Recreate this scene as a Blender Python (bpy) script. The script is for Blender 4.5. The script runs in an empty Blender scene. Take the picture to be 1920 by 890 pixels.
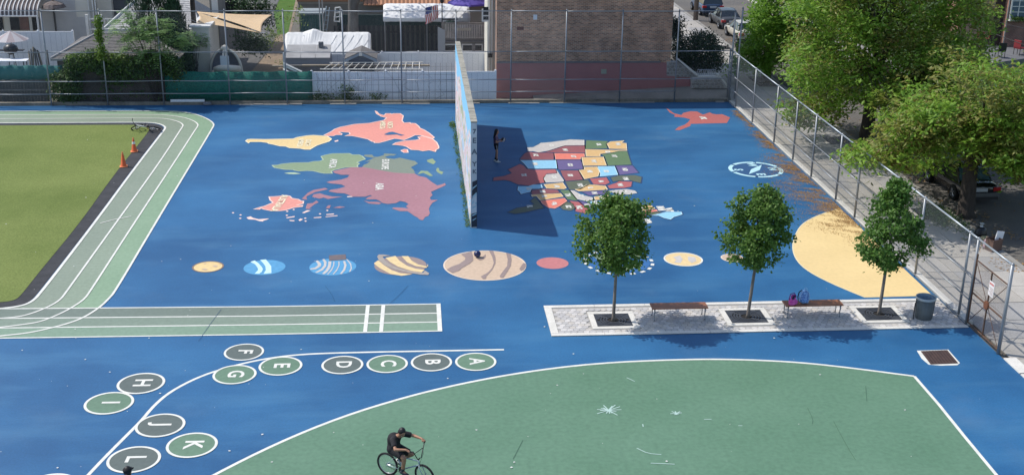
import bpy, bmesh, math, random
from mathutils import Vector, Matrix, Quaternion
from mathutils.geometry import tessellate_polygon
random.seed(7)
S = bpy.context.scene
COL = S.collection
R = math.radians

# ---------------------------------------------------------------- camera
FPX, PITCH, YAW, ROLL, CAMH = 2255.4, 0.34524, 0.08528, 0.01424, 16.5
_f = Vector((math.sin(YAW)*math.cos(PITCH), math.cos(YAW)*math.cos(PITCH), -math.sin(PITCH)))
_r0 = Vector((math.cos(YAW), -math.sin(YAW), 0)); _d0 = _f.cross(_r0)
_r = _r0*math.cos(ROLL) - _d0*math.sin(ROLL)
_d = _r0*math.sin(ROLL) + _d0*math.cos(ROLL)
CAM = Vector((0, 0, CAMH))
cd = bpy.data.cameras.new('camera'); cam = bpy.data.objects.new('camera', cd); COL.objects.link(cam)
cam.matrix_world = Matrix(((_r.x, -_d.x, -_f.x, 0), (_r.y, -_d.y, -_f.y, 0), (_r.z, -_d.z, -_f.z, CAMH), (0, 0, 0, 1)))
cd.sensor_width = 36; cd.lens = FPX/1920*36; cd.clip_start = 0.5; cd.clip_end = 3000
S.camera = cam
# ---------------------------------------------------------------- light
SUNDIR = Vector((3.272, -1.249, -4.531)).normalized()       # the way the light travels
ELEV = math.asin(-SUNDIR.z); AZ = math.atan2(-SUNDIR.x, -SUNDIR.y)
W = bpy.data.worlds.new('World'); S.world = W; W.use_nodes = True
nt = W.node_tree; bg = nt.nodes['Background']
sky = nt.nodes.new('ShaderNodeTexSky'); sky.sky_type = 'NISHITA'; sky.sun_disc = False
sky.sun_elevation = ELEV; sky.sun_rotation = AZ
nt.links.new(sky.outputs[0], bg.inputs[0]); bg.inputs[1].default_value = 0.15
sl = bpy.data.lights.new('sun', 'SUN'); sl.energy = 3.3; sl.angle = R(0.55); sl.color = (1, .955, .89)
so = bpy.data.objects.new('sun', sl); COL.objects.link(so)
so.rotation_euler = SUNDIR.to_track_quat('-Z', 'Y').to_euler(); so.location = (-40, 40, 60)
S.view_settings.view_transform = 'Standard'; S.view_settings.look = 'None'
S.view_settings.exposure = 0.34; S.view_settings.gamma = 1
S.render.engine = 'CYCLES'

# ---------------------------------------------------------------- measuring helpers (photo pixel -> place in the yard)
def ray(px, py): return _r*(px-960) + _d*(py-445) + _f*FPX
def G(px, py, z=0.0):
    d = ray(px, py); return CAM + d*((z-CAMH)/d.z)
def at(px, py, Y):
    d = ray(px, py); return CAM + d*(Y/d.y)
def Z(ox, oy, sc, s):
    v = [float(t) for t in s.replace(',', ' ').split()]
    return [(ox+v[i]/sc, oy+v[i+1]/sc) for i in range(0, len(v), 2)]
def gp(pts, z=0.0): return [G(x, y, z) for x, y in pts]

# ---------------------------------------------------------------- mesh helpers
class MB:
    def __init__(s): s.v = []; s.f = []; s.m = []; s.cur = 0
    def add(s, vs, fs):
        o = len(s.v); s.v += [tuple(x) for x in vs]
        for f in fs: s.f.append([o+i for i in f]); s.m.append(s.cur)
        return s
    def box(s, x0, x1, y0, y1, z0, z1, M=None):
        vs = [Vector((x, y, z)) for z in (z0, z1) for y in (y0, y1) for x in (x0, x1)]
        if M: vs = [M @ q for q in vs]
        return s.add(vs, [(0,2,3,1),(4,5,7,6),(0,1,5,4),(2,6,7,3),(1,3,7,5),(0,4,6,2)])
    def tube(s, path, r, n=6, r1=None, caps=True):
        path = [Vector(p) for p in path]; k = len(path); o = len(s.v); up = None
        for i, p in enumerate(path):
            d = (path[min(i+1, k-1)] - path[max(i-1, 0)])
            d = d.normalized() if d.length > 1e-9 else Vector((0, 0, 1))
            if up is None:
                a = Vector((0, 0, 1)) if abs(d.z) < .9 else Vector((1, 0, 0)); up = d.cross(a).normalized()
            else:
                up = (up - d*up.dot(d)); up = up.normalized() if up.length > 1e-6 else d.orthogonal().normalized()
            w = d.cross(up); rr = r if r1 is None else r + (r1-r)*i/(k-1)
            if isinstance(r, (list, tuple)): rr = r[i]
            for j in range(n):
                t = 2*math.pi*j/n; s.v.append(tuple(p + (up*math.cos(t) + w*math.sin(t))*rr))
        for i in range(k-1):
            for j in range(n):
                a = o+i*n+j; b = o+i*n+(j+1) % n
                s.f.append([a, b, b+n, a+n]); s.m.append(s.cur)
        if caps:
            s.f.append([o+j for j in range(n)][::-1]); s.m.append(s.cur)
            s.f.append([o+(k-1)*n+j for j in range(n)]); s.m.append(s.cur)
        return s
    def lathe(s, prof, c=(0, 0, 0), n=20, M=None, cap=True):
        o = len(s.v); c = Vector(c)
        for r, z in prof:
            for j in range(n):
                t = 2*math.pi*j/n; q = Vector((r*math.cos(t), r*math.sin(t), z))
                s.v.append(tuple((M @ q if M else q) + c))
        for i in range(len(prof)-1):
            for j in range(n):
                a = o+i*n+j; b = o+i*n+(j+1) % n
                s.f.append([a, b, b+n, a+n]); s.m.append(s.cur)
        if cap:
            s.f.append([o+j for j in range(n)][::-1]); s.m.append(s.cur)
            s.f.append([o+(len(prof)-1)*n+j for j in range(n)]); s.m.append(s.cur)
        return s
    def torus(s, R0, r, n=28, k=8, M=None):
        o = len(s.v)
        for i in range(n):
            a = 2*math.pi*i/n
            for j in range(k):
                b = 2*math.pi*j/k
                q = Vector(((R0+r*math.cos(b))*math.cos(a), r*math.sin(b), (R0+r*math.cos(b))*math.sin(a)))
                s.v.append(tuple(M @ q if M else q))
        for i in range(n):
            for j in range(k):
                a = o+i*k+j; b = o+i*k+(j+1) % k; c = o+((i+1) % n)*k+(j+1) % k; d = o+((i+1) % n)*k+j
                s.f.append([a, b, c, d]); s.m.append(s.cur)
        return s
    def poly(s, pts, z=None):            # flat polygon, any outline
        P = [Vector((p[0], p[1], p[2] if (z is None and len(p) > 2) else (z or 0))) for p in pts]
        o = len(s.v); s.v += [tuple(p) for p in P]
        for t in tessellate_polygon([P]):
            a, b, c = [P[i] for i in t]
            n = (b-a).cross(c-a)
            t = list(t) if n.z >= 0 else list(t)[::-1]
            s.f.append([o+i for i in t]); s.m.append(s.cur)
        return s
    def ribbon(s, pts, w, z, closed=False):   # flat painted line of width w
        P = [Vector((p[0], p[1], 0)) for p in pts]; k = len(P); o = len(s.v)
        for i in range(k):
            a = P[(i-1) % k] if (closed or i > 0) else P[i]; b = P[(i+1) % k] if (closed or i < k-1) else P[i]
            d1 = (P[i]-a); d2 = (b-P[i])
            d1 = d1.normalized() if d1.length > 1e-9 else d2.normalized()
            d2 = d2.normalized() if d2.length > 1e-9 else d1
            d = (d1+d2); d = d.normalized() if d.length > 1e-6 else d1
            nrm = Vector((-d.y, d.x, 0)); c = max(.5, d.dot(d1))
            s.v.append(tuple(P[i]+nrm*w/2/c+Vector((0, 0, z)))); s.v.append(tuple(P[i]-nrm*w/2/c+Vector((0, 0, z))))
        for i in range(k if closed else k-1):
            a = o+2*i; b = o+2*((i+1) % k)
            s.f.append([a, a+1, b+1, b]); s.m.append(s.cur)
        return s
    def extr(s, pts, d):                 # planar loop extruded by the vector d
        P = [Vector(p) for p in pts]; d = Vector(d); n = len(P); o = len(s.v)
        s.v += [tuple(p) for p in P] + [tuple(p+d) for p in P]
        for t in tessellate_polygon([P]):
            s.f.append([o+i for i in t]); s.m.append(s.cur)
            s.f.append([o+n+i for i in reversed(t)]); s.m.append(s.cur)
        for i in range(n):
            j = (i+1) % n; s.f.append([o+i, o+j, o+n+j, o+n+i]); s.m.append(s.cur)
        return s
    def mesh(s, name, mats, smooth=False, fix=True):
        me = bpy.data.meshes.new(name); me.from_pydata(s.v, [], s.f)
        if not isinstance(mats, (list, tuple)): mats = [mats]
        for m in mats: me.materials.append(m)
        if len(mats) > 1: me.polygons.foreach_set('material_index', s.m)
        if fix:
            b = bmesh.new(); b.from_mesh(me); bmesh.ops.recalc_face_normals(b, faces=b.faces); b.to_mesh(me); b.free()
        if smooth: me.polygons.foreach_set('use_smooth', [True]*len(me.polygons))
        me.update(); return me
    def build(s, name, mats, parent=None, smooth=False, label=None, fix=True, loc=None):
        return link(name, s.mesh(name, mats, smooth, fix), parent, label, loc)
def link(name, me, parent=None, label=None, loc=None):
    o = bpy.data.objects.new(name, me); COL.objects.link(o)
    if parent: o.parent = parent
    if label: o['label'] = label
    if loc: o.location = loc
    return o
def tag(o, label, cat, group=None):
    o['label'] = label; o['category'] = cat
    if group: o['group'] = group
    return o
def struct(o, label=None):
    o['kind'] = 'structure'
    if label: o['label'] = label
    return o
def stuff(o, label=None):
    o['kind'] = 'stuff'
    if label: o['label'] = label
    return o
def thing(name, label, cat, loc=(0, 0, 0), rz=0, group=None):
    o = bpy.data.objects.new(name, None); COL.objects.link(o); o.empty_display_size = .2
    o.location = loc; o.rotation_euler = (0, 0, rz); return tag(o, label, cat, group)
def copy_tree(o, parent=None):
    c = o.copy(); COL.objects.link(c)
    if parent: c.parent = parent
    for ch in list(o.children): copy_tree(ch, c)
    return c
def soften(o, w=.01, seg=2):
    m = o.modifiers.new('soft', 'BEVEL'); m.width = w; m.segments = seg; m.limit_method = 'ANGLE'; return o
def text(s, size, name, mat, parent, loc, rz=0, bold=0.0, rot=None, spacing=1.0):
    cu = bpy.data.curves.new(name, 'FONT'); cu.body = s; cu.size = size; cu.align_x = 'CENTER'; cu.align_y = 'CENTER'
    cu.offset = bold; cu.space_character = spacing; cu.resolution_u = 3; cu.extrude = 0
    t = bpy.data.objects.new('tmp', cu); COL.objects.link(t)
    me = bpy.data.meshes.new_from_object(t.evaluated_get(bpy.context.evaluated_depsgraph_get()))
    bpy.data.objects.remove(t); bpy.data.curves.remove(cu)
    me.name = name; me.materials.clear(); me.materials.append(mat)
    M = (Matrix.Rotation(rz, 4, 'Z') if rot is None else rot)
    me.transform(M); me.update()
    return link(name, me, parent, None, loc)

# ---------------------------------------------------------------- materials
def C(*a): return (a[0], a[1], a[2], 1)
def srgb(r, g, b):
    f = lambda c: (c/255/12.92 if c/255 <= .04045 else ((c/255+.055)/1.055)**2.4)
    return (f(r), f(g), f(b))
MATS = {}
def mat(name, c, rough=.7, c2=None, sc=4.0, lo=.35, hi=.65, bump=0.0, bsc=60.0, metal=0.0, fine=0.0, fsc=90.0, spec=.4, coords='P', stretch=None):
    if name in MATS: return MATS[name]
    m = bpy.data.materials.new(name); m.use_nodes = True; MATS[name] = m
    n = m.node_tree.nodes; L = m.node_tree.links; b = n['Principled BSDF']
    b.inputs['Roughness'].default_value = rough; b.inputs['Metallic'].default_value = metal
    b.inputs['Specular IOR Level'].default_value = spec
    g = n.new('ShaderNodeNewGeometry') if coords == 'P' else n.new('ShaderNodeTexCoord')
    vec = g.outputs['Position'] if coords == 'P' else g.outputs['Object']
    if stretch:
        mp = n.new('ShaderNodeMapping'); mp.inputs['Scale'].default_value = stretch; L.new(vec, mp.inputs[0]); vec = mp.outputs[0]
    col = None
    if c2 is not None:
        t = n.new('ShaderNodeTexNoise'); t.inputs['Scale'].default_value = sc; t.inputs['Detail'].default_value = 6
        t.inputs['Roughness'].default_value = .6; L.new(vec, t.inputs['Vector'])
        r = n.new('ShaderNodeMapRange'); r.inputs[1].default_value = lo; r.inputs[2].default_value = hi; L.new(t.outputs[0], r.inputs[0])
        x = n.new('ShaderNodeMix'); x.data_type = 'RGBA'; x.inputs[6].default_value = C(*c); x.inputs[7].default_value = C(*c2)
        L.new(r.outputs[0], x.inputs[0]); col = x.outputs[2]
    else:
        v = n.new('ShaderNodeRGB'); v.outputs[0].default_value = C(*c); col = v.outputs[0]
    if fine:
        t = n.new('ShaderNodeTexNoise'); t.inputs['Scale'].default_value = fsc; t.inputs['Detail'].default_value = 3; L.new(vec, t.inputs['Vector'])
        r = n.new('ShaderNodeMapRange'); r.inputs[1].default_value = .25; r.inputs[2].default_value = .75
        r.inputs[3].default_value = 1-fine; r.inputs[4].default_value = 1+fine; L.new(t.outputs[0], r.inputs[0])
        h = n.new('ShaderNodeVectorMath'); h.operation = 'SCALE'; L.new(col, h.inputs[0]); L.new(r.outputs[0], h.inputs['Scale']); col = h.outputs[0]
    L.new(col, b.inputs['Base Color']); m['_col'] = 1
    if bump:
        t = n.new('ShaderNodeTexNoise'); t.inputs['Scale'].default_value = bsc; t.inputs['Detail'].default_value = 4; L.new(vec, t.inputs['Vector'])
        u = n.new('ShaderNodeBump'); u.inputs['Strength'].default_value = bump; u.inputs['Distance'].default_value = .02
        L.new(t.outputs[0], u.inputs['Height']); L.new(u.outputs[0], b.inputs['Normal'])
    m.diffuse_color = C(*c); return m
def leafmat(name, c, c2, trans=.35, sc=2.0, c3=None, sc3=.5):
    if name in MATS: return MATS[name]
    m = mat(name, c, .5, c2, sc, .38, .62, fine=.45, fsc=14.0, spec=.35)
    n = m.node_tree.nodes; L = m.node_tree.links; b = n['Principled BSDF']; out = n['Material Output']
    src = b.inputs['Base Color'].links[0].from_socket
    if c3:
        g = n.new('ShaderNodeNewGeometry'); t = n.new('ShaderNodeTexNoise'); t.inputs['Scale'].default_value = sc3; t.inputs['Detail'].default_value = 5
        L.new(g.outputs['Position'], t.inputs['Vector'])
        r = n.new('ShaderNodeMapRange'); r.inputs[1].default_value = .55; r.inputs[2].default_value = .70; L.new(t.outputs[0], r.inputs[0])
        x = n.new('ShaderNodeMix'); x.data_type = 'RGBA'; x.inputs[7].default_value = C(*c3); L.new(src, x.inputs[6]); L.new(r.outputs[0], x.inputs[0])
        src = x.outputs[2]; L.new(src, b.inputs['Base Color'])
    tr = n.new('ShaderNodeBsdfTranslucent'); L.new(src, tr.inputs[0])
    mx = n.new('ShaderNodeMixShader'); mx.inputs[0].default_value = trans
    L.new(b.outputs[0], mx.inputs[1]); L.new(tr.outputs[0], mx.inputs[2]); L.new(mx.outputs[0], out.inputs[0]); return m
def brickmat(name, c1, c2, mortar, axis='x', w=.22, h=.075, ms=.012, bump=.4):
    m = mat(name, c1, .85); n = m.node_tree.nodes; L = m.node_tree.links; b = n['Principled BSDF']
    g = n.new('ShaderNodeNewGeometry'); sp = n.new('ShaderNodeSeparateXYZ'); cb = n.new('ShaderNodeCombineXYZ')
    L.new(g.outputs['Position'], sp.inputs[0]); L.new(sp.outputs['X' if axis == 'x' else 'Y'], cb.inputs[0]); L.new(sp.outputs['Z'], cb.inputs[1])
    t = n.new('ShaderNodeTexBrick'); t.inputs['Scale'].default_value = 1; t.inputs['Brick Width'].default_value = w
    t.inputs['Row Height'].default_value = h; t.inputs['Mortar Size'].default_value = ms; t.inputs['Bias'].default_value = 0
    t.inputs['Color1'].default_value = C(*c1); t.inputs['Color2'].default_value = C(*c2); t.inputs['Mortar'].default_value = C(*mortar)
    L.new(cb.outputs[0], t.inputs['Vector'])
    nz = n.new('ShaderNodeTexNoise'); nz.inputs['Scale'].default_value = 1.3; nz.inputs['Detail'].default_value = 6; L.new(g.outputs['Position'], nz.inputs['Vector'])
    r = n.new('ShaderNodeMapRange'); r.inputs[3].default_value = .72; r.inputs[4].default_value = 1.3; r.inputs[1].default_value = .3; r.inputs[2].default_value = .7; L.new(nz.outputs[0], r.inputs[0])
    h_ = n.new('ShaderNodeVectorMath'); h_.operation = 'SCALE'; L.new(t.outputs[0], h_.inputs[0]); L.new(r.outputs[0], h_.inputs['Scale'])
    L.new(h_.outputs[0], b.inputs['Base Color'])
    u = n.new('ShaderNodeBump'); u.inputs['Strength'].default_value = bump; u.inputs['Distance'].default_value = .01; u.invert = True
    L.new(t.outputs['Fac'], u.inputs['Height']); L.new(u.outputs[0], b.inputs['Normal']); return m
# ================================================================ ground and painted play yard
def paint(name, c, c2=None, sc=.35, fine=.1, lo=.3, hi=.72, rough=.62): return mat(name, c, rough, c2 or tuple(x*.86 for x in c), sc, lo, hi, bump=.12, bsc=70, fine=fine, fsc=7)
def blue_paint():
    m = mat('blue court paint', (.0105, .080, .196), .55, (.024, .130, .280), .16, .36, .66, bump=.2, bsc=60, fine=.12, fsc=16)
    n = m.node_tree.nodes; L = m.node_tree.links; b = n['Principled BSDF']; src = b.inputs['Base Color'].links[0].from_socket
    g = n.new('ShaderNodeNewGeometry')
    def layer(src, scale, lo, hi, amt, col, stretch=(1, 1, 1), off=(0, 0, 0)):
        mp = n.new('ShaderNodeMapping'); mp.inputs['Scale'].default_value = stretch; mp.inputs['Location'].default_value = off; L.new(g.outputs['Position'], mp.inputs[0])
        t = n.new('ShaderNodeTexNoise'); t.inputs['Scale'].default_value = scale; t.inputs['Detail'].default_value = 7; t.inputs['Roughness'].default_value = .62; L.new(mp.outputs[0], t.inputs['Vector'])
        r = n.new('ShaderNodeMapRange'); r.inputs[1].default_value = lo; r.inputs[2].default_value = hi; r.inputs[4].default_value = amt; L.new(t.outputs[0], r.inputs[0])
        x = n.new('ShaderNodeMix'); x.data_type = 'RGBA'; x.inputs[7].default_value = C(*col); L.new(src, x.inputs[6]); L.new(r.outputs[0], x.inputs[0]); return x.outputs[2]
    src = layer(src, .5, .50, .80, .48, (.072, .205, .335), (.35, 1.4, 1))                  # chalky worn streaks
    src = layer(src, .20, .56, .74, .38, (.085, .17, .275), (1, 1, 1), (31, 7, 0))         # dusty patches
    src = layer(src, 1.1, .60, .80, .34, (.015, .075, .185), (.5, 1.6, 1), (5, 50, 0))     # squeegee marks
    src = layer(src, 6.0, .735, .76, .6, (.35, .42, .47), (1, 1, 1), (3, 3, 0))              # pale flecks
    L.new(src, b.inputs['Base Color']); return m
BLUE = blue_paint()
WHITE = mat('white line paint', (.70, .69, .62), .6, (.56, .56, .51), 3.0, .4, .75, fine=.06)
GREEN = paint('green court paint', (.090, .184, .112), (.116, .218, .140), .3, fine=.13)
HAZED_LANE = [paint('grey hazed lane paint', (.195, .238, .178), (.225, .265, .20), .4), paint('sage hazed lane paint', (.210, .268, .190), (.24, .292, .215), .4), paint('green hazed lane paint', (.190, .290, .180), (.225, .325, .21), .4)]  # track lanes are lightened by lens haze put into their colour
TURF = mat('artificial turf', (.120, .160, .044), .95, (.188, .226, .072), .16, .3, .7, bump=.5, bsc=60, fine=.24, fsc=16, spec=.1)
BLACK = mat('black rubber border', (.030, .031, .034), .9, (.05, .05, .055), 2, .35, .7, bump=.3, bsc=40, fine=.2, fsc=30)
CONC = mat('concrete slab', (.30, .285, .255), .9, (.235, .225, .205), .9, .3, .7, bump=.3, bsc=50, fine=.16, fsc=24)
PALEC = mat('pale concrete border', (.66, .63, .57), .85, (.54, .52, .47), 1.5, .35, .7, bump=.2, bsc=40, fine=.1, fsc=20)
ASPH = mat('worn asphalt', (.105, .098, .090), .95, (.165, .145, .12), .35, .4, .75, bump=.5, bsc=60, fine=.28, fsc=22)
SOIL = mat('dry soil', (.27, .20, .135), .95, (.19, .145, .10), .7, .3, .7, bump=.6, bsc=12, fine=.25, fsc=9)
GRASS = mat('lawn grass', (.055, .115, .022), .95, (.09, .15, .03), 1.2, .3, .7, bump=.9, bsc=25, fine=.35, fsc=14, spec=.1)

def flat(name, pts, z, m, parent=None, label=None):
    return MB().poly([(p[0], p[1], z) for p in pts]).build(name, m, parent, label=label, fix=False)
def line(name, pts, w, z, m, parent, label=None, closed=False):
    return MB().ribbon(pts, w, z, closed).build(name, m, parent, label=label, fix=False)
def smooth_pts(p, it=2, closed=False):
    for _ in range(it):
        q = [] if closed else [p[0]]
        k = len(p)
        for i in range(k if closed else k-1):
            a, b = p[i], p[(i+1) % k]
            q += [(a[0]*.75+b[0]*.25, a[1]*.75+b[1]*.25), (a[0]*.25+b[0]*.75, a[1]*.25+b[1]*.75)]
        if not closed: q.append(p[-1])
        p = q
    return p
def circ(c, r, n=48, r2=None, a0=0.0, a1=2*math.pi):
    return [(c[0]+r*math.cos(a0+(a1-a0)*i/n), c[1]+(r2 or r)*math.sin(a0+(a1-a0)*i/n)) for i in range(n)]

ground = struct(flat('ground', [(-700, -200), (700, -200), (700, 1200), (-700, 1200)], -.06, mat('bare yard ground', (.15, .135, .11), .95, (.10, .09, .075), .4, .3, .7, bump=.5, bsc=14, fine=.25, fsc=8)))
FX, FY = 18.74, 68.9                                       # right and back fence lines
court = struct(flat('play_court', [(-60, 5), (FX, 5), (FX, FY), (-60, FY)], 0, BLUE), 'blue painted play yard with maps, planets and lettered circles')

# --- running track
track = struct(MB().build('running_track', WHITE) if False else thing('running_track', '', '', (0, 0, 0)))
for k in ('label', 'category'): del track[k]
def P_(s): return [(a, b) for a, b in Z(0, 0, 1, s)]
T1 = '-60,209 0,209 150,208.5 287,208.2 325,208.8 350,211 375,217 392,225 400,231.5 401,236 397,242.5 390,255 290,421 215,548 204,560 190,574 167,590 140,603 93,616 50,625 0,630 -60,637'
T2 = '-60,216.5 0,216 150,215.5 287,215 325,217.5 350,222 365,228 371.5,233.5 370.5,238 366,244 330,300 250,421 168,548 159,560 146,570 122,584 100,594 74,604 40,609 0,614 -60,620'
T3 = '-60,223.5 0,223.2 150,222.6 287,222 312,223 328,226.5 339,230.5 343.5,235 342.5,238 337,246 300,304 214,423 124,548 115,560 103,569 85,578 62,587 37,594 0,597 -60,602'
T4 = '-60,231.3 0,231.2 150,230.4 270,229.8 290,231 303,234 310,238.5 309.5,242 305,248 250,319 175,421.3 75,551 60,566 40,574 0,579 -60,585'
def W2(s, it=2): return [(p.x, p.y) for p in gp(smooth_pts(P_(s), it))]
w1, w2, w3, w4 = W2(T1), W2(T2), W2(T3), W2(T4)
def band(a, b): return a + b[::-1]
flat('lane', band(w1, w2), .004, HAZED_LANE[2], track, 'pale green outer lane')
flat('lane', band(w2, w3), .004, HAZED_LANE[1], track, 'sage middle lane')
flat('lane', band(w3, w4), .004, HAZED_LANE[0], track, 'grey inner lane')
SPR = [paint('grey sprint lane paint', (.13, .168, .135), (.155, .19, .155), .4), paint('sage sprint lane paint', (.17, .225, .17), (.19, .24, .185), .4), paint('green sprint lane paint', (.17, .26, .18), (.195, .28, .20), .4)]  # same lane paints without the haze lightening
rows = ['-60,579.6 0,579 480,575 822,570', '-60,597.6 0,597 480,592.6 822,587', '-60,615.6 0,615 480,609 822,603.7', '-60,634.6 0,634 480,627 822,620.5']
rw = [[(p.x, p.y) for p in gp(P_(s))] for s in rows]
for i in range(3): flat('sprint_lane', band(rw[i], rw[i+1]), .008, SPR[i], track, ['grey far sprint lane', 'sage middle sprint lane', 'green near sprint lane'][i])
for i, r_ in enumerate(rw): line('lane_line', r_, .075, .0125, WHITE, track)
for x0, y0, x1, y1, w in ((690, 571.5, 684.5, 622.5, .13), (719, 571, 714.5, 622, .13), (822, 569.2, 825, 621.5, .15)):
    line('finish_line', [(p.x, p.y) for p in gp([(x0, y0), (x1, y1)])], w, .016, WHITE, track)
for w_, t in ((w1, .085), (w2, .075), (w3, .075), (w4, .11)): line('lane_line', w_, t, .018, WHITE, track)
line('chalk_mark', [(p.x, p.y) for p in gp(P_('188,419 215,412 246,406'))], .05, .0225, WHITE, track)
# --- turf
tb = W2('-60,232.3 0,232.2 150,231.4 270,231 289,232.3 301,235.3 306.5,239.5 306,242.5 301,248.5 246,319.5 171,421.5 70,551 56,565 38,573 0,577.5 -60,583.5', 2)
border = struct(flat('turf_border', tb, .010, BLACK), 'black rubber strip round the turf field')
ti = W2('-60,236 0,236 150,235 262,234.5 274,236.5 280,241 278,249 215,326 148,421 72,512 38,556 25,564 0,567 -60,571', 2)
turf = struct(flat('turf_field', ti, .018, TURF), 'green artificial turf field')
def turf_blades():
    mb = MB(); rnd = random.Random(3); me_pts = ti
    xs = [p[0] for p in ti]; ys = [p[1] for p in ti]
    def inside(x, y):
        c = False; j = len(ti)-1
        for i in range(len(ti)):
            if (ti[i][1] > y) != (ti[j][1] > y) and x < (ti[j][0]-ti[i][0])*(y-ti[i][1])/(ti[j][1]-ti[i][1])+ti[i][0]: c = not c
            j = i
        return c
    n = 0
    while n < 0:
        x = rnd.uniform(-23, -13); y = rnd.uniform(39.5, 66)
        if not inside(x, y): continue
        n += 1; a = rnd.uniform(0, 6.28); w = rnd.uniform(.012, .03); h = rnd.uniform(.02, .05); lx, ly = rnd.uniform(-.03, .03), rnd.uniform(-.03, .03)
        mb.add([(x-w*math.cos(a), y-w*math.sin(a), .018), (x+w*math.cos(a), y+w*math.sin(a), .018), (x+lx, y+ly, .018+h)], [(0, 1, 2)])
    return mb

# --- ball field at the front
bf = W2('250,985 330,930 400,890 520,830 640,781 760,744 860,720 960,701 1060,687 1150,679 1240,675 1320,673 1400,674 1500,679 1600,690 1714,705', 2)
bf2 = [(p.x, p.y) for p in gp(P_('1714,705 1760,758 1810,820 1868,890 1960,1000'))]
ball = struct(flat('ball_field', bf+bf2, .004, GREEN), 'green painted ball field with white outline')
line('field_line', bf, .10, .009, WHITE, ball); line('field_line', bf2, .10, .013, WHITE, ball)
# yellow corner
yl = [(p.x, p.y) for p in gp(smooth_pts(P_('1568,392 1530,405 1503,420 1490,442 1485,466 1494,490 1517,510 1556,530 1596,547 1622,557.5'), 2)+[(1752, 554)])]
yl = [(min(x, FX-.12), y) for x, y in yl]; yl.append((FX-.12, yl[0][1]+.3))
yel = struct(flat('yellow_corner', yl, .004, paint('yellow court paint', (.73, .545, .26), (.66, .49, .23), .5, fine=.05)), 'yellow painted corner by the street fence')
line('edge_line', yl[:-2], .05, .008, mat('cream line paint', (.7, .6, .38), .6), yel)

# --- maps
SAL = paint('salmon map paint', (.70, .275, .215), (.62, .25, .20)); CRE = paint('cream map paint', (.72, .53, .245), (.64, .47, .22))
SAGE = paint('sage map paint', (.23, .30, .165), (.2, .27, .16)); MOSS = paint('moss map paint', (.185, .215, .165), (.165, .2, .16))
MAUVE = paint('mauve map paint', (.305, .145, .165), (.34, .165, .19)); PINKL = mat('pale pink map edge', (.78, .55, .47), .6); CREL = mat('pale cream map edge', (.80, .72, .5), .6)
SAGEL = mat('pale sage map edge', (.36, .45, .30), .6)
def land(label, px, m, em=None, word=None, tsize=1.0, tpos=None, parent=None, name='continent', z=.004, ew=.06):
    pts = [(p.x, p.y) for p in gp(px)]
    o = flat(name, pts, z, m, court, label)
    if em: line('painted_edge', pts, ew, z+.0042, em, o, closed=True)
    return o
zs = 'zoom'
nam = land('salmon map of North America', Z(600, 200, 8, '60,430 180,370 220,340 300,310 520,265 740,250 960,205 1000,170 920,150 850,110 825,65 850,75 880,110 960,135 990,105 1060,105 1075,118 1100,105 1200,105 1250,140 1230,215 1260,245 1350,240 1360,260 1380,250 1430,255 1480,295 1500,325 1560,350 1640,400 1715,465 1690,480 1590,450 1500,430 1420,430 1350,465 1260,500 1200,490 1120,480 1100,485 960,525 880,545 820,545 810,530 780,525 720,490 560,455 480,440 380,440 450,415 440,390 320,380 280,385 330,410 320,425 240,425 200,440 110,440'), SAL, PINKL)
flat('painted_bay', [(p.x, p.y) for p in gp(Z(600, 200, 8, '960,420 1000,400 1040,385 1090,380 1150,398 1200,415 1270,430 1215,440 1150,420 1010,428'))], .0125, BLUE, nam)
land('salmon map of Greenland', Z(600, 200, 8, '1090,575 1140,545 1280,515 1440,505 1500,490 1470,460 1530,445 1620,470 1690,490 1750,540 1780,600 1780,630 1740,650 1730,680 1640,655 1540,670 1480,655 1370,650 1300,605 1250,590 1180,580'), SAL, PINKL, z=.0125)
land('small salmon map of Iceland', Z(600, 200, 8, '1215,660 1270,640 1310,645 1320,690 1260,690'), SAL, PINKL, name='island')
land('pale Caribbean island mark', Z(600, 200, 8, '215,515 270,500 278,518 225,530'), PINKL, name='island')
sam = land('cream map of South America', Z(440, 200, 8.727, '180,565 215,540 270,535 500,540 960,530 1030,505 1180,480 1290,472 1440,482 1520,490 1585,535 1540,575 1460,600 1340,640 1230,705 1150,705 1080,690 900,680 840,655 740,650 640,625 560,610 540,595 430,580 340,580 250,580 225,600'), CRE, CREL, z=.0125)
afr = land('sage green map of Africa', Z(500, 280, 9.6, '100,290 200,285 280,265 480,245 760,240 850,220 960,215 1020,190 980,130 1060,105 1180,80 1480,75 1540,100 1660,100 1720,125 1775,180 1700,205 1620,240 1670,260 1630,290 1640,320 1520,320 1400,330 1210,375 1160,400 1180,435 1040,435 960,420 840,390 720,385 580,395 500,380 480,370 330,365 220,345 140,330'), SAGE, SAGEL)
land('pale green map of Madagascar', Z(500, 280, 9.6, '310,430 400,415 500,415 620,440 500,450 400,445'), SAGEL, name='island')
eur = land('moss green map of Europe', Z(660, 280, 6.355, '140,185 180,170 220,140 150,150 250,110 270,105 140,85 150,65 240,65 260,90 310,90 380,70 380,50 480,55 530,60 500,75 450,75 390,90 420,105 500,115 570,100 700,130 750,140 785,170 700,215 740,250 750,295 500,290 340,255 200,240 110,225'), MOSS)
for s in ('890,130 960,110 1000,150 970,180 900,150', '780,300 820,255 900,260 965,315 930,320 850,280', '1000,250 1015,220 1035,225 1040,255 1090,270 1070,300 1020,275'):
    land('green island beside Europe', Z(660, 280, 6.355, s), SAGE, name='island')
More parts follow.
